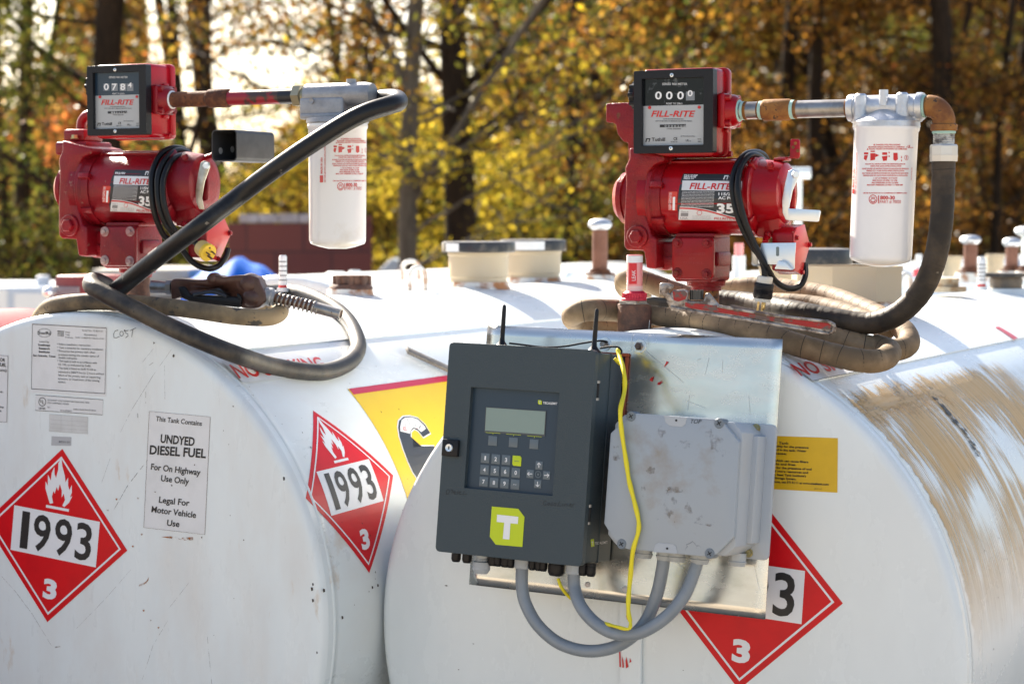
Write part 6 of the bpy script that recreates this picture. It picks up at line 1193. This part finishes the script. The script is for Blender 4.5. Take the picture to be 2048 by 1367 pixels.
for x, y0_, y1_, r_, lab, mm in ((1902, 512, 545, 20, 'blurred beige fitting left of the mushroom vents', M_beige), (1990, 508, 548, 17, 'blurred beige fitting between the mushroom vents', M_beige)):
    t = fit('spill_hatch', lab, 'tank hatch', x, 8.2, 550, 'tank top hatches'); b = B(); vcyl(b, x, y0_, y1_+8, r_, 8.2, 20, prof=[(0, .9), (.8, 1), (.82, 1.12), (1, 1.1)]); b.obj('body', mm, t)
t = fit('leak_gauge', 'blurred white leak gauge on a red base, left of the hanging hose', 'leak gauge', 1838, 7.4, 548); b = B(); vcyl(b, 1838, 508, 540, 9, 7.4, 14, r1=6); b.obj('sight_tube', M_stk, t); b = B(); vcyl(b, 1838, 538, 552, 12, 7.4, 14); b.obj('base', mat('pale red base', (.6, .08, .1), .4), t)
t = fit('leak_gauge', 'blurred red and white leak gauge seen just right of the newer pump base', 'leak gauge', 1478, 7.0, 545); b = B(); vcyl(b, 1478, 486, 512, 9, 7.0, 14); b.obj('sight_tube', M_pink, t); b = B(); vcyl(b, 1478, 511, 560, 13, 7.0, 14); b.obj('base', M_stk, t)
t = fit('tee_pipe', 'blurred white pipe with a tee end behind the newer pump', 'pipe', 1596, 8.5, 545); b = B(); vcyl(b, 1596, 335, 560, 8, 8.5, 16); b.cyl(at(1575, 346, 8.5), at(1621, 346, 8.5), .024, 16); b.obj('pipe', M_tank, t)
# small white caps of far fittings
for x, y0_, w_ in ((672, 543, 22), (710, 540, 14), (775, 545, 22), (905, 540, 20), (1140, 543, 12)):
    t = fit('tank_fitting', {672: 'blurred white cap below the red block wall, left of the rusty bung cap', 710: 'small blurred white cap right above the rusty bung cap', 775: 'blurred white cap just left of the white lifting loops', 905: 'blurred white cap left of the paired beige hatches', 1140: 'small blurred white cap right of the paired beige hatches'}[x], 'fitting', x, 8.3, 553, 'blurred white caps on the far tanks'); b = B(); vcyl(b, x, y0_, 556, w_, 8.3, 18, prof=[(0, 1.1), (.7, 1), (1, .7)]); b.obj('cap', M_tank, t)
# ---------------------------------------------------------------- tanks behind
for i, (c_, s0_, s1_, lab, mm, dz) in enumerate(((CL-U0*1.25, 2.72, 5.6, 'white tank behind and left of the worn tank, its end under the red block wall', M_tank, 0),
        (CL, 3.7, 6.6, 'blurred white tank directly behind the worn left tank', M_tank, 0), (CR, 3.7, 6.8, 'blurred white tank directly behind the cleaner right tank', M_tank2, -.01), (CL, 7.0, 9.8, 'farthest blurred white tank behind the beige hatches', M_tank, 0), (CR, 7.2, 10, 'farthest blurred white tank behind the right tank', M_tank2, 0))):
    r = thing('fuel_tank', lab, 'fuel tank', M=Fr(c_-Z0*(R_T-dz)+A0*s0_, U0, Z0).M(), group='white fuel tanks behind'); build_tank(r, c_+Z0*dz, s0_, s1_, mm, detail=False)
c_ = CL-U0*1.20-Z0*.06; r = thing('fuel_tank', 'dark raspberry red tank cut off by the left edge of the view', 'fuel tank', M=Fr(c_-Z0*R_T, U0, Z0).M()); build_tank(r, c_, -.9, 1.30, mat('raspberry red paint', (.20, .006, .018), .5, spec=.2), detail=False)
# ---------------------------------------------------------------- things in the yard behind
Yb = 6.6; fb = Fr(at(146, 600, Yb), U0, Z0)
t = thing('equipment_box', 'dull red metal box with a chrome knob standing behind the sandy hose at left', 'metal box', M=fb.M())
def bl(x, y): return fb.uv(x, y)
b = B(); x0_, y0_ = bl(108, 602); x1_, y1_ = bl(172, 551); b.box(fb, x0_, x1_, y0_-.2, y1_, -.20, 0, bev=.012); b.obj('case', mat('weathered red box', (.30, .07, .06), .5, col2=(.22, .05, .05), nscale=12), t)
b = B(); q0 = bl(110, 603); q1 = bl(160, 573); b.box(fb, q0[0], q1[0], q0[1], q1[1], .001, .010, bev=.002); b.obj('grey_panel', mat('grey panel', (.25, .23, .23), .5), t); b = B(); q = bl(113, 583); b.lathe(fb.P(*q, .01), fb.N, [(0, .010), (.02, .010), (.022, .016), (.032, .0175), (.042, .014), (.048, .006)], 18); b.obj('chrome_knob', M_zinc, t)
Yt = 12.5; ft = Fr(at(50, 620, Yt), Vector((1, 0, 0)), Z0); t = thing('utility_trailer', 'pale blue white trailer body blurred at the far left', 'trailer', M=Fr(Vector((ft.O.x, Yt, 0)), ft.U, Z0).M())
zt2 = atz(50, 572, Yt); x0_ = at(-140, 600, Yt).x-ft.O.x; x1_ = at(104, 600, Yt).x-ft.O.x; fg = Fr(Vector((ft.O.x, Yt, 0)), ft.U, Z0)
b = B(); b.box(fg, x0_, x1_, .45, zt2, -1.2, 0, bev=.03); b.obj('body', mat('pale trailer', (.55, .60, .66), .4), t); b = B(); b.box(fg, x1_-.22, x1_-.02, .55, zt2-.04, .002, .012); b.box(fg, x1_-.40, x1_-.26, .55, zt2-.02, .002, .012); b.obj('panels', mat('white trailer panel', (.75, .76, .76), .4), t)
b = B(); b.box(fg, at(64, 560, Yt).x-ft.O.x, at(86, 560, Yt).x-ft.O.x, zt2-.01, atz(70, 552, Yt), -.2, -.1, bev=.01); b.obj('vent_stack', MATS['pale trailer'], t)
for wx in (x0_+.3, x0_+.75):
    b = B(); b.lathe(fg.P(wx, .3, .01), fg.N, [(-.2, .30), (0, .30), (.02, .24)], 24); w_ = b.obj('wheel', M_blk, t)
b = B(); b.box(fg, x0_+.1, x1_, .35, .46, -1.1, -.05); b.obj('chassis', M_dark, t)
Yw = 13.0; fg = Fr(Vector((at(280, 560, Yw).x, Yw, 0)), Vector((1, 0, 0)), Z0); t = thing('lumber_stack', 'stack of pale grey boards behind the left pump base', 'board stack', M=fg.M())
xl = at(178, 550, Yw).x-fg.O.x; xr = at(378, 550, Yw).x-fg.O.x; zt3 = atz(280, 531, Yw); random.seed(4); z = .05
for k in range(14):
    b = B(); h_ = (zt3-.06)/14; b.box(fg, xl+random.uniform(-.03, .03), xr+random.uniform(-.03, .03), z, z+h_*.86, -1.0, random.uniform(-.03, .03), bev=.008); z += h_; b.obj('board', mat('weathered boards', (.50, .49, .46), .7, col2=(.40, .34, .27), nscale=4), t)
Yp = 12.0; fg = Fr(Vector((at(455, 560, Yp).x, Yp, 0)), Vector((1, 0, 0)), Z0); t = thing('tarpaulin', 'bright blue tarpaulin draped over a low heap in front of the block wall', 'tarp', M=fg.M())
b = B(); nx_, ny_ = 26, 12; vs_ = []; xa = at(330, 550, Yp).x-fg.O.x; xb = at(556, 550, Yp).x-fg.O.x
for j in range(ny_+1):
    for i in range(nx_+1):
        s_, t_ = i/nx_, j/ny_; x = xa+(xb-xa)*s_; prof_ = min(1, 1.0-.10*abs(s_-.45)*2-(max(0, s_-.86)*3.2)); e_ = sin(pi*min(1, t_*1.3+.0)) if t_ < .77 else sin(pi*t_)**.5
        z = atz(455, 521, Yp)*(prof_)*(1-(abs(t_-.5)*2)**3.2*.97)+.012*sin(i*.9+j*.7)+.008*sin(j*1.1+i*.5); vs_.append((x, max(.02, z), 1.0-2.0*t_-1))
b._add([Vector((q[0], q[1], q[2])) for q in vs_], [(j*(nx_+1)+i, j*(nx_+1)+i+1, (j+1)*(nx_+1)+i+1, (j+1)*(nx_+1)+i) for j in range(ny_) for i in range(nx_)], fg.P); b.obj('sheet', mat('blue tarp', (.002, .13, .58), .7, spec=.2, bump=.4, bscale=14), t, 60)
# brick-red block wall: courses of blocks in one mesh, grey blocks laid on top
Yk = 15.0; fk = Fr(Vector((at(607, 500, Yk).x, Yk, 0)), Vector((1, .06, 0)), Z0); t = thing('block_wall', 'low red brown concrete block wall with loose grey blocks on top', 'wall', M=fk.M())
def brickmat(name, c1, c2, mort, sx, sy):
    if name in MATS: return MATS[name]
    m = bpy.data.materials.new(name); m.use_nodes = True; N = m.node_tree.nodes; L = m.node_tree.links; bs = N['Principled BSDF']; bs.inputs['Roughness'].default_value = .9
    tc = N.new('ShaderNodeTexCoord'); mp = N.new('ShaderNodeMapping'); mp.inputs['Rotation'].default_value = (0, 0, 0); L.new(tc.outputs['Object'], mp.inputs[0]); br = N.new('ShaderNodeTexBrick'); br.inputs['Scale'].default_value = 1
    br.inputs['Brick Width'].default_value = sx; br.inputs['Row Height'].default_value = sy; br.inputs['Mortar Size'].default_value = .008; br.inputs['Color1'].default_value = (*c1, 1); br.inputs['Color2'].default_value = (*c2, 1); br.inputs['Mortar'].default_value = (*mort, 1)
    L.new(mp.outputs[0], br.inputs['Vector']); L.new(br.outputs['Color'], bs.inputs['Base Color']); MATS[name] = m; return m
xa = fk.uv(455, 500)[0]; xb = fk.uv(744, 500)[0]; zt4 = atz(600, 446, Yk); zt4b = atz(700, 432, Yk)
b = B(); b.box(fk, xa, xb, 0, zt4, -.2, 0, bev=.01); b.box(fk, fk.uv(640, 440)[0], xb, zt4+.001, zt4b, -.2, 0, bev=.01); b.obj('masonry', brickmat('red blocks', (.15, .038, .025), (.12, .030, .022), (.07, .025, .02), .40, .20), t)
for k in range(4): x = fk.uv(478+k*40, 440)[0]; b = B(); b.box(fk, x, x+.136, zt4+.002, zt4+.002+.062+(k == 2)*.004, -.19, -.01, bev=.008); b.obj('grey_block', mat('grey block', (.42, .36, .34), .9, col2=(.33, .27, .25), nscale=8), t)
Ye = 17.0; fe = Fr(Vector((at(790, 540, Ye).x, Ye, 0)), Vector((1, 0, 0)), Z0); t = thing('covered_cart', 'small pale blue covered cart with a sloped top in front of the forked tree', 'cart', M=fe.M())
xa, xb = fe.uv(758, 530)[0], fe.uv(823, 530)[0]; z0_, z1_ = atz(790, 545, Ye), atz(790, 517, Ye)
b = B(); b.prism(fe, [(xa, .35), (xb, .35), (xb, z0_), (xb-.05, z1_-.03), ((xa+xb)/2-.03, z1_), (xa, z0_+.02)], -.5, 0, bev=.01); b.obj('cover', mat('pale blue cover', (.45, .52, .60), .5), t); b = B(); b.box(fe, xb-.12, xb-.06, z0_-.05, z0_+.02, .002, .01); b.obj('red_reflector', M_r, t)
for wx in (xa+.06, xb-.06): b = B(); b.lathe(fe.P(wx, .18, -.05), fe.N, [(0, .18), (.05, .18), (.055, .14)], 20); b.obj('wheel', M_blk, t)
# ---------------------------------------------------------------- ground
b = B(); g = Fr((0, 0, 0), (1, 0, 0), (0, 1, 0))
xs = [-600, -60, -20, -8, 0, 8, 20, 60, 600]; ys = [-100, -10, 0, 4, 8, 14, 20, 40, 90, 700]
b._add([(x, y, 0) for y in ys for x in xs], [(j*9+i, j*9+i+1, (j+1)*9+i+1, (j+1)*9+i) for j in range(9) for i in range(8)])
o = b.obj('ground', mat('gravel yard', (.41, .35, .27), .95, col2=(.32, .265, .20), nscale=1.3, nlo=.35, nhi=.7, bump=1, bscale=60, spots=(.42, .39, .34), sscale=22, sth=.6), None, 0); tag(o, kind='structure')

# ---------------------------------------------------------------- autumn trees
import numpy as np
def leafmat(name, cols, rough=.55, tr=.6):
    m = bpy.data.materials.new(name); m.use_nodes = True; N = m.node_tree.nodes; L = m.node_tree.links; N.remove(N['Principled BSDF']); out = N['Material Output']
    ge = N.new('ShaderNodeNewGeometry'); cr = N.new('ShaderNodeValToRGB'); cr.color_ramp.interpolation = 'CONSTANT'
    el = cr.color_ramp.elements; el[0].color = (*cols[0], 1); el[1].position = 1/len(cols); el[1].color = (*cols[1], 1)
    for i, c in enumerate(cols[2:]): e = el.new((i+2)/len(cols)); e.color = (*c, 1)
    L.new(ge.outputs['Random Per Island'], cr.inputs[0])
    d = N.new('ShaderNodeBsdfDiffuse'); t = N.new('ShaderNodeBsdfTranslucent'); mx = N.new('ShaderNodeMixShader'); mx.inputs[0].default_value = tr
    gl = N.new('ShaderNodeBsdfGlossy'); gl.inputs['Roughness'].default_value = .35; m2 = N.new('ShaderNodeMixShader'); m2.inputs[0].default_value = .02
    L.new(cr.outputs[0], d.inputs[0]); L.new(cr.outputs[0], t.inputs[0]); L.new(d.outputs[0], mx.inputs[1]); L.new(t.outputs[0], mx.inputs[2]); L.new(mx.outputs[0], m2.inputs[1]); L.new(gl.outputs[0], m2.inputs[2]); L.new(m2.outputs[0], out.inputs[0]); return m
G = {'gold': leafmat('golden leaves', [(.34, .18, .025), (.16, .075, .015), (.44, .28, .04), (.05, .035, .012), (.10, .10, .016), (.22, .095, .015)]),
     'yellow': leafmat('yellow leaves', [(.56, .40, .03), (.38, .31, .03), (.60, .45, .04), (.20, .20, .03), (.34, .24, .03)]),
     'green': leafmat('olive green leaves', [(.07, .10, .014), (.13, .15, .02), (.04, .055, .012), (.24, .22, .035), (.14, .12, .02), (.08, .055, .015)]),
     'orange': leafmat('orange leaves', [(.62, .20, .05), (.50, .15, .04), (.66, .30, .08), (.38, .14, .05), (.58, .36, .10)]),
     'brown': leafmat('russet brown leaves', [(.18, .075, .012), (.26, .12, .018), (.085, .04, .012), (.36, .17, .025), (.06, .04, .015), (.14, .10, .02)])}
M_bark = mat('grey brown bark', (.075, .060, .045), .9, col2=(.12, .10, .075), nscale=9, nlo=.4, nhi=.65, bump=1, bscale=40, stretch=(3, 3, .6))
M_bark2 = mat('dark brown bark', (.020, .014, .010), .9, spec=.15, col2=(.040, .026, .016), nscale=9, nlo=.4, nhi=.65, bump=1, bscale=40, stretch=(3, 3, .6))
def leaves(name, P, size, m, parent, rng, kind=None):
    n = len(P); s_ = size*rng.uniform(.6, 1.3, n)[:, None]; a = rng.normal(size=(n, 3)); a /= np.linalg.norm(a, axis=1)[:, None]; c = rng.normal(size=(n, 3)); c -= a*(a*c).sum(1)[:, None]; c /= np.linalg.norm(c, axis=1)[:, None]
    V = np.stack([P-a*s_*.5, P+c*s_*.32-a*s_*.05, P+a*s_*.55, P-c*s_*.32-a*s_*.05], 1).reshape(-1, 3)
    me = bpy.data.meshes.new(name); me.vertices.add(4*n); me.vertices.foreach_set('co', V.astype(np.float32).ravel()); me.loops.add(4*n); me.loops.foreach_set('vertex_index', np.arange(4*n, dtype=np.int32)); me.polygons.add(n); me.polygons.foreach_set('loop_start', np.arange(0, 4*n, 4, dtype=np.int32)); me.update(calc_edges=True)
    me.materials.append(m); o = bpy.data.objects.new(name, me); C.objects.link(o)
    if parent: o.parent = parent
    return o
def tree(label, x, Y, r0, col, H=9, nleaf=6000, seed=0, lean=0, fork=None, bark=None, zlo=.9, zhi=5.5, spread=1.7, size=.062, name='autumn_tree', group='autumn trees behind the yard', limbs=12, bend=.30):
    # x: pixel column of the trunk's foot at distance Y
    rd = random.Random(seed); rng = np.random.default_rng(seed); X = (x-1024)/FPX*Y; t = thing(name, label, 'tree' if name != 'autumn_shrub' else 'shrub', loc=Vector((X, Y, 0)), group=group)
    def branch(b, p, d, L, r, n=7, wob=.18, droop=.0):
        pts = [p.copy()]; q = p.copy(); dd = d.normalized()
        for i in range(n): dd = (dd+Vector((rd.uniform(-1, 1), rd.uniform(-1, 1), rd.uniform(-.6, 1)+droop))*wob).normalized(); q = q+dd*L/n; pts.append(q.copy())
        b.tube(pts, r, 7, 2, rfun=lambda i, u: r*(1-.82*u)+.002); return pts
    tips = []; b = B(); base = Vector((X, Y, -.1)); tops = [(base, Vector((lean, rd.uniform(-.05, .05), 1)), H, r0)]
    if name == 'autumn_shrub': tops = [(base+Vector((rd.uniform(-.2, .2), rd.uniform(-.2, .2), 0)), Vector((rd.uniform(-.6, .6), rd.uniform(-.5, .5), 1)), H*rd.uniform(.6, 1), r0) for _ in range(6)]
    stems = []
    for (p, d, L, r) in tops:
        pts = [p.copy()]; q = p.copy(); dd = d.normalized(); n = 10
        for i in range(n): dd = (dd+Vector((rd.uniform(-1, 1)*bend*.5, rd.uniform(-1, 1)*bend*.5, .2))).normalized(); q = q+dd*L/n; pts.append(q.copy())
        b.tube(pts, r, 12, 3, rfun=lambda i, u: (r*(1.25-.25*min(1, u*12)) if u < .08 else r*(1-.75*u))); stems.append((pts, r))
    if fork:   # (height, dx, radius) big secondary stems
        for (fh, dx, fr_) in fork:
            pts = stems[0][0]; p = min(pts, key=lambda q: abs(q.z-fh)); b2 = branch(b, p, Vector((dx, rd.uniform(-.2, .2), 1)), H*.7, fr_, 9, .10); stems.append((b2, fr_)); 
    b.obj('trunk', bark or M_bark2, t, 60)
    b = B()
    for pts, r in stems:
        for k in range(limbs):
            h = rd.uniform(max(.8, zlo-.4), min(H*.92, zhi+1.2)) if name != 'autumn_shrub' else rd.uniform(.3, H*.8); p = min(pts, key=lambda q: abs(q.z-h)).copy(); p.z = min(max(h, p.z-.5), p.z+.5)
            an = rd.uniform(0, 2*pi); d = Vector((cos(an), sin(an), rd.uniform(.05, .7))); L = rd.uniform(.6, 1.25)*spread; br = branch(b, p, d, L, max(.012, r*.22*rd.uniform(.6, 1.2)), 6, .22)
            for m_ in range(4):
                q = br[rd.randint(2, 6)]; an2 = an+rd.uniform(-1.2, 1.2); tw = branch(b, q, Vector((cos(an2), sin(an2), rd.uniform(-.3, .6))), L*rd.uniform(.35, .6), .010, 4, .25); tips += tw[1:]
            tips += br[3:]
    b.obj('limbs', bark or M_bark2, t, 60)
    T_ = np.array([tuple(q) for q in tips]); nleaf = int(nleaf*(1.9 if x > 850 else 1.35)); idx = rng.integers(0, len(T_), nleaf); P = T_[idx]+rng.normal(size=(nleaf, 3))*np.array([.17, .17, .12])*(spread/1.7)
    k = (P[:, 2] > (.15 if name == 'autumn_shrub' else zlo-.5)); P = P[k]-np.array([X, Y, 0]); leaves('foliage', P, size, G[col], t, rng); return t
T_ = [ # label, x, Y, r, colour, kwargs
 ('thick dark trunked tree behind the left meter, olive leaves', 190, 18.5, .165, 'green', dict(seed=1, nleaf=6500, H=10, zhi=6)),
 ('slender tree with sparse orange leaves at the far left edge', 30, 22, .10, 'orange', dict(seed=2, nleaf=9000, spread=1.3, zhi=3.6, zlo=1.2)),
 ('leaning bare tree between the left meter and the pipe, gold leaves', 455, 27, .10, 'gold', dict(seed=3, nleaf=2600, lean=-.28, zhi=6, limbs=10)),
 ('upright dark tree right of the left meter, sparse bronze leaves', 488, 28, .17, 'gold', dict(seed=4, nleaf=2600, zhi=6.5, H=11)),
 ('thin dark tree just left of the left filter', 590, 30, .08, 'brown', dict(seed=5, nleaf=2000, lean=.06, zhi=6)),
 ('grey forked tree right of the left filter', 803, 16.5, .085, 'yellow', dict(seed=6, nleaf=3000, bend=.2, fork=[(2.2, -.55, .035), (1.6, .5, .028)], bark=M_bark, zlo=.8, zhi=4, spread=1.2)),
 ('big rusty brown trunk in the middle of the view, golden leaves', 936, 16.8, .15, 'gold', dict(seed=7, nleaf=4500, H=9, zhi=4.5, zlo=2.4, bend=.05, lean=-.015, fork=[(2.9, .9, .035), (2.6, -.9, .03)])),
 ('dark tree behind the vent pipe, olive yellow leaves', 1120, 29, .13, 'green', dict(seed=8, nleaf=6000, zhi=6)),
 ('thin leaning sapling right of the middle trunk', 1080, 25, .05, 'gold', dict(seed=9, nleaf=3000, lean=.14, zhi=5)),
 ('dark tree left of the newer meter', 1215, 31, .12, 'green', dict(seed=10, nleaf=6500, zhi=6)),
 ('dark trunk behind the steel pipe, russet leaves', 1560, 22, .10, 'brown', dict(seed=11, nleaf=8500, zhi=6.2, lean=.02)),
 ('paired dark trunk right of the steel pipe coupling', 1640, 21, .09, 'brown', dict(seed=12, nleaf=6500, zhi=6)),
 ('dark trunk hidden behind the right filter', 1835, 20, .13, 'brown', dict(seed=13, nleaf=8000, zhi=5.6)),
 ('large russet tree at the upper right corner', 1990, 27, .15, 'brown', dict(seed=14, nleaf=8000, zhi=6)),
 ('tree with orange gold leaves behind the rusty elbow', 1760, 23, .10, 'gold', dict(seed=15, nleaf=6000, zlo=2.4, zhi=5.4)),
 ('russet tree above the newer meter', 1390, 25, .11, 'brown', dict(seed=16, nleaf=7500, zlo=1.8, zhi=5.6)),
 ('olive tree behind the left pump motor', 330, 26, .10, 'green', dict(seed=17, nleaf=4200, zhi=4.2, spread=1.4)),
 ('small bronze tree above the left filter head', 690, 31, .09, 'gold', dict(seed=18, nleaf=2800, zhi=6.4)),
 ('dark green tree at the far left behind the orange one', -60, 25, .16, 'green', dict(seed=19, nleaf=6000, zhi=4.8)),
 ('russet tree cut off by the right edge', 2110, 23, .12, 'gold', dict(seed=20, nleaf=6500, zhi=4.8)),
 ('yellow green tree behind the middle trunk', 1010, 33, .11, 'green', dict(seed=21, nleaf=5200, zhi=5.0)),
 ('tall dark tree between the newer pump and its filter', 1480, 34, .14, 'brown', dict(seed=22, nleaf=7500, zhi=7, spread=2.2)),
 ('olive brown tree behind the hanging hose', 1920, 33, .13, 'green', dict(seed=23, nleaf=7000, zhi=6.4, spread=2.1)),
]
T_ += [('thin bare dark stem %s' % w_, x, Y, r, col, dict(seed=sd, nleaf=1300, zhi=6, lean=ln, limbs=13, spread=1.9)) for w_, x, Y, r, col, sd, ln in (
    ('right of the left filter, leaning left', 745, 24, .055, 'gold', 51, -.10), ('between the left meter and the tall bronze tree', 410, 29, .07, 'brown', 52, .10), ('above the left pipe, leaning right', 540, 26, .05, 'gold', 53, .16), ('at the far left, leaning right', 95, 27, .07, 'brown', 54, .12),
    ('left of the newer meter, leaning left', 1165, 27, .055, 'brown', 55, -.06), ('just right of the big brown trunk', 1000, 28, .06, 'green', 56, .05), ('above the coupling of the steel pipe', 1545, 26, .05, 'brown', 57, -.12), ('leaning across the upper right corner', 1790, 26, .06, 'brown', 58, .32), ('behind the newer meter, leaning right', 1320, 29, .07, 'brown', 59, .18), ('right of the rusty elbow', 1960, 27, .06, 'brown', 60, -.08))]
T_ += [('slim crooked dark stem %s' % w_, x, Y, r, col, dict(seed=sd, nleaf=900, zhi=6, lean=ln, limbs=16, spread=1.6, bend=.5)) for w_, x, Y, r, col, sd, ln in (
    ('above the left meter', 262, 23, .045, 'green', 71, .08), ('just left of the grey forked tree', 700, 22, .04, 'gold', 72, .12), ('between the middle trunk and the newer meter', 1075, 22, .05, 'brown', 73, -.10), ('left of the tall vent pipe', 1150, 20, .035, 'green', 74, .05),
    ('above the steel pipe, leaning left', 1600, 23, .045, 'brown', 75, -.22), ('above the right filter', 1740, 22, .045, 'brown', 76, .12), ('at the upper right, leaning left', 2010, 21, .05, 'orange', 77, -.12), ('at the far left among orange leaves', 10, 20, .04, 'orange', 78, .10))]
for lab, x, Y, r, col, kw in T_: tree(lab, x, Y, r, col, **kw)
S_ = [('bright yellow shrub left of the middle trunk', 860, 19, 'yellow', 31, 2.5), ('bright yellow shrub behind the grey forked tree', 775, 21, 'yellow', 32, 2.7), ('yellow shrub above the red block wall', 600, 22, 'yellow', 33, 2.2), ('olive shrub at the far left below the orange leaves', 60, 19, 'green', 34, 1.9),
      ('olive shrub behind the left pump', 250, 20, 'green', 35, 2.0), ('olive shrub behind the beige hatches', 1050, 22, 'green', 36, 2.3), ('brown shrub behind the tall vent pipe', 1190, 23, 'brown', 37, 2.4), ('brown shrub behind the newer pump', 1500, 22, 'brown', 38, 2.2), ('dark olive shrub behind the right filter', 1720, 23, 'green', 39, 2.0), ('russet shrub at the right edge', 1960, 22, 'brown', 40, 2.3), ('olive gold shrub behind the left filter', 690, 24, 'gold', 41, 2.1), ('olive shrub right of the middle trunk', 985, 21, 'green', 42, 1.9)]
for lab, x, Y, col, sd, H in S_: tree(lab, x, Y, .02, col, H=H, nleaf=4600, seed=sd, name='autumn_shrub', group='autumn shrubs behind the yard', zlo=.3, spread=.95, size=.048, limbs=4, bend=.3)
# the far wood reads as one mass: dense to the right, opening to the sky at the left
rng = np.random.default_rng(77); n = 90000; Y = rng.uniform(38, 50, n); px_ = rng.uniform(-250, 2300, n); X = (px_-1024)/FPX*Y
lim = np.where(px_ < 950, 3.3+1.2*np.sin(px_/95)+np.where((px_ > 120) & (px_ < 300), 3.2, 0), 8.5+1.5*np.sin(px_/120)); Z = rng.uniform(0, 1, n)**.85*lim+rng.normal(size=n)*.3
Pw = np.stack([X, Y, Z], 1); cl = rng.normal(size=(n, 3))*.0; o = leaves('woods', Pw, .24, leafmat('far wood leaves', [(.12, .06, .012), (.18, .09, .015), (.07, .045, .012), (.28, .15, .02), (.05, .03, .01), (.11, .10, .015)], tr=.45), None, rng)
tag(o, 'distant autumn wood behind the nearer trees', 'woods', kind='stuff')
print('objects', len(bpy.data.objects))
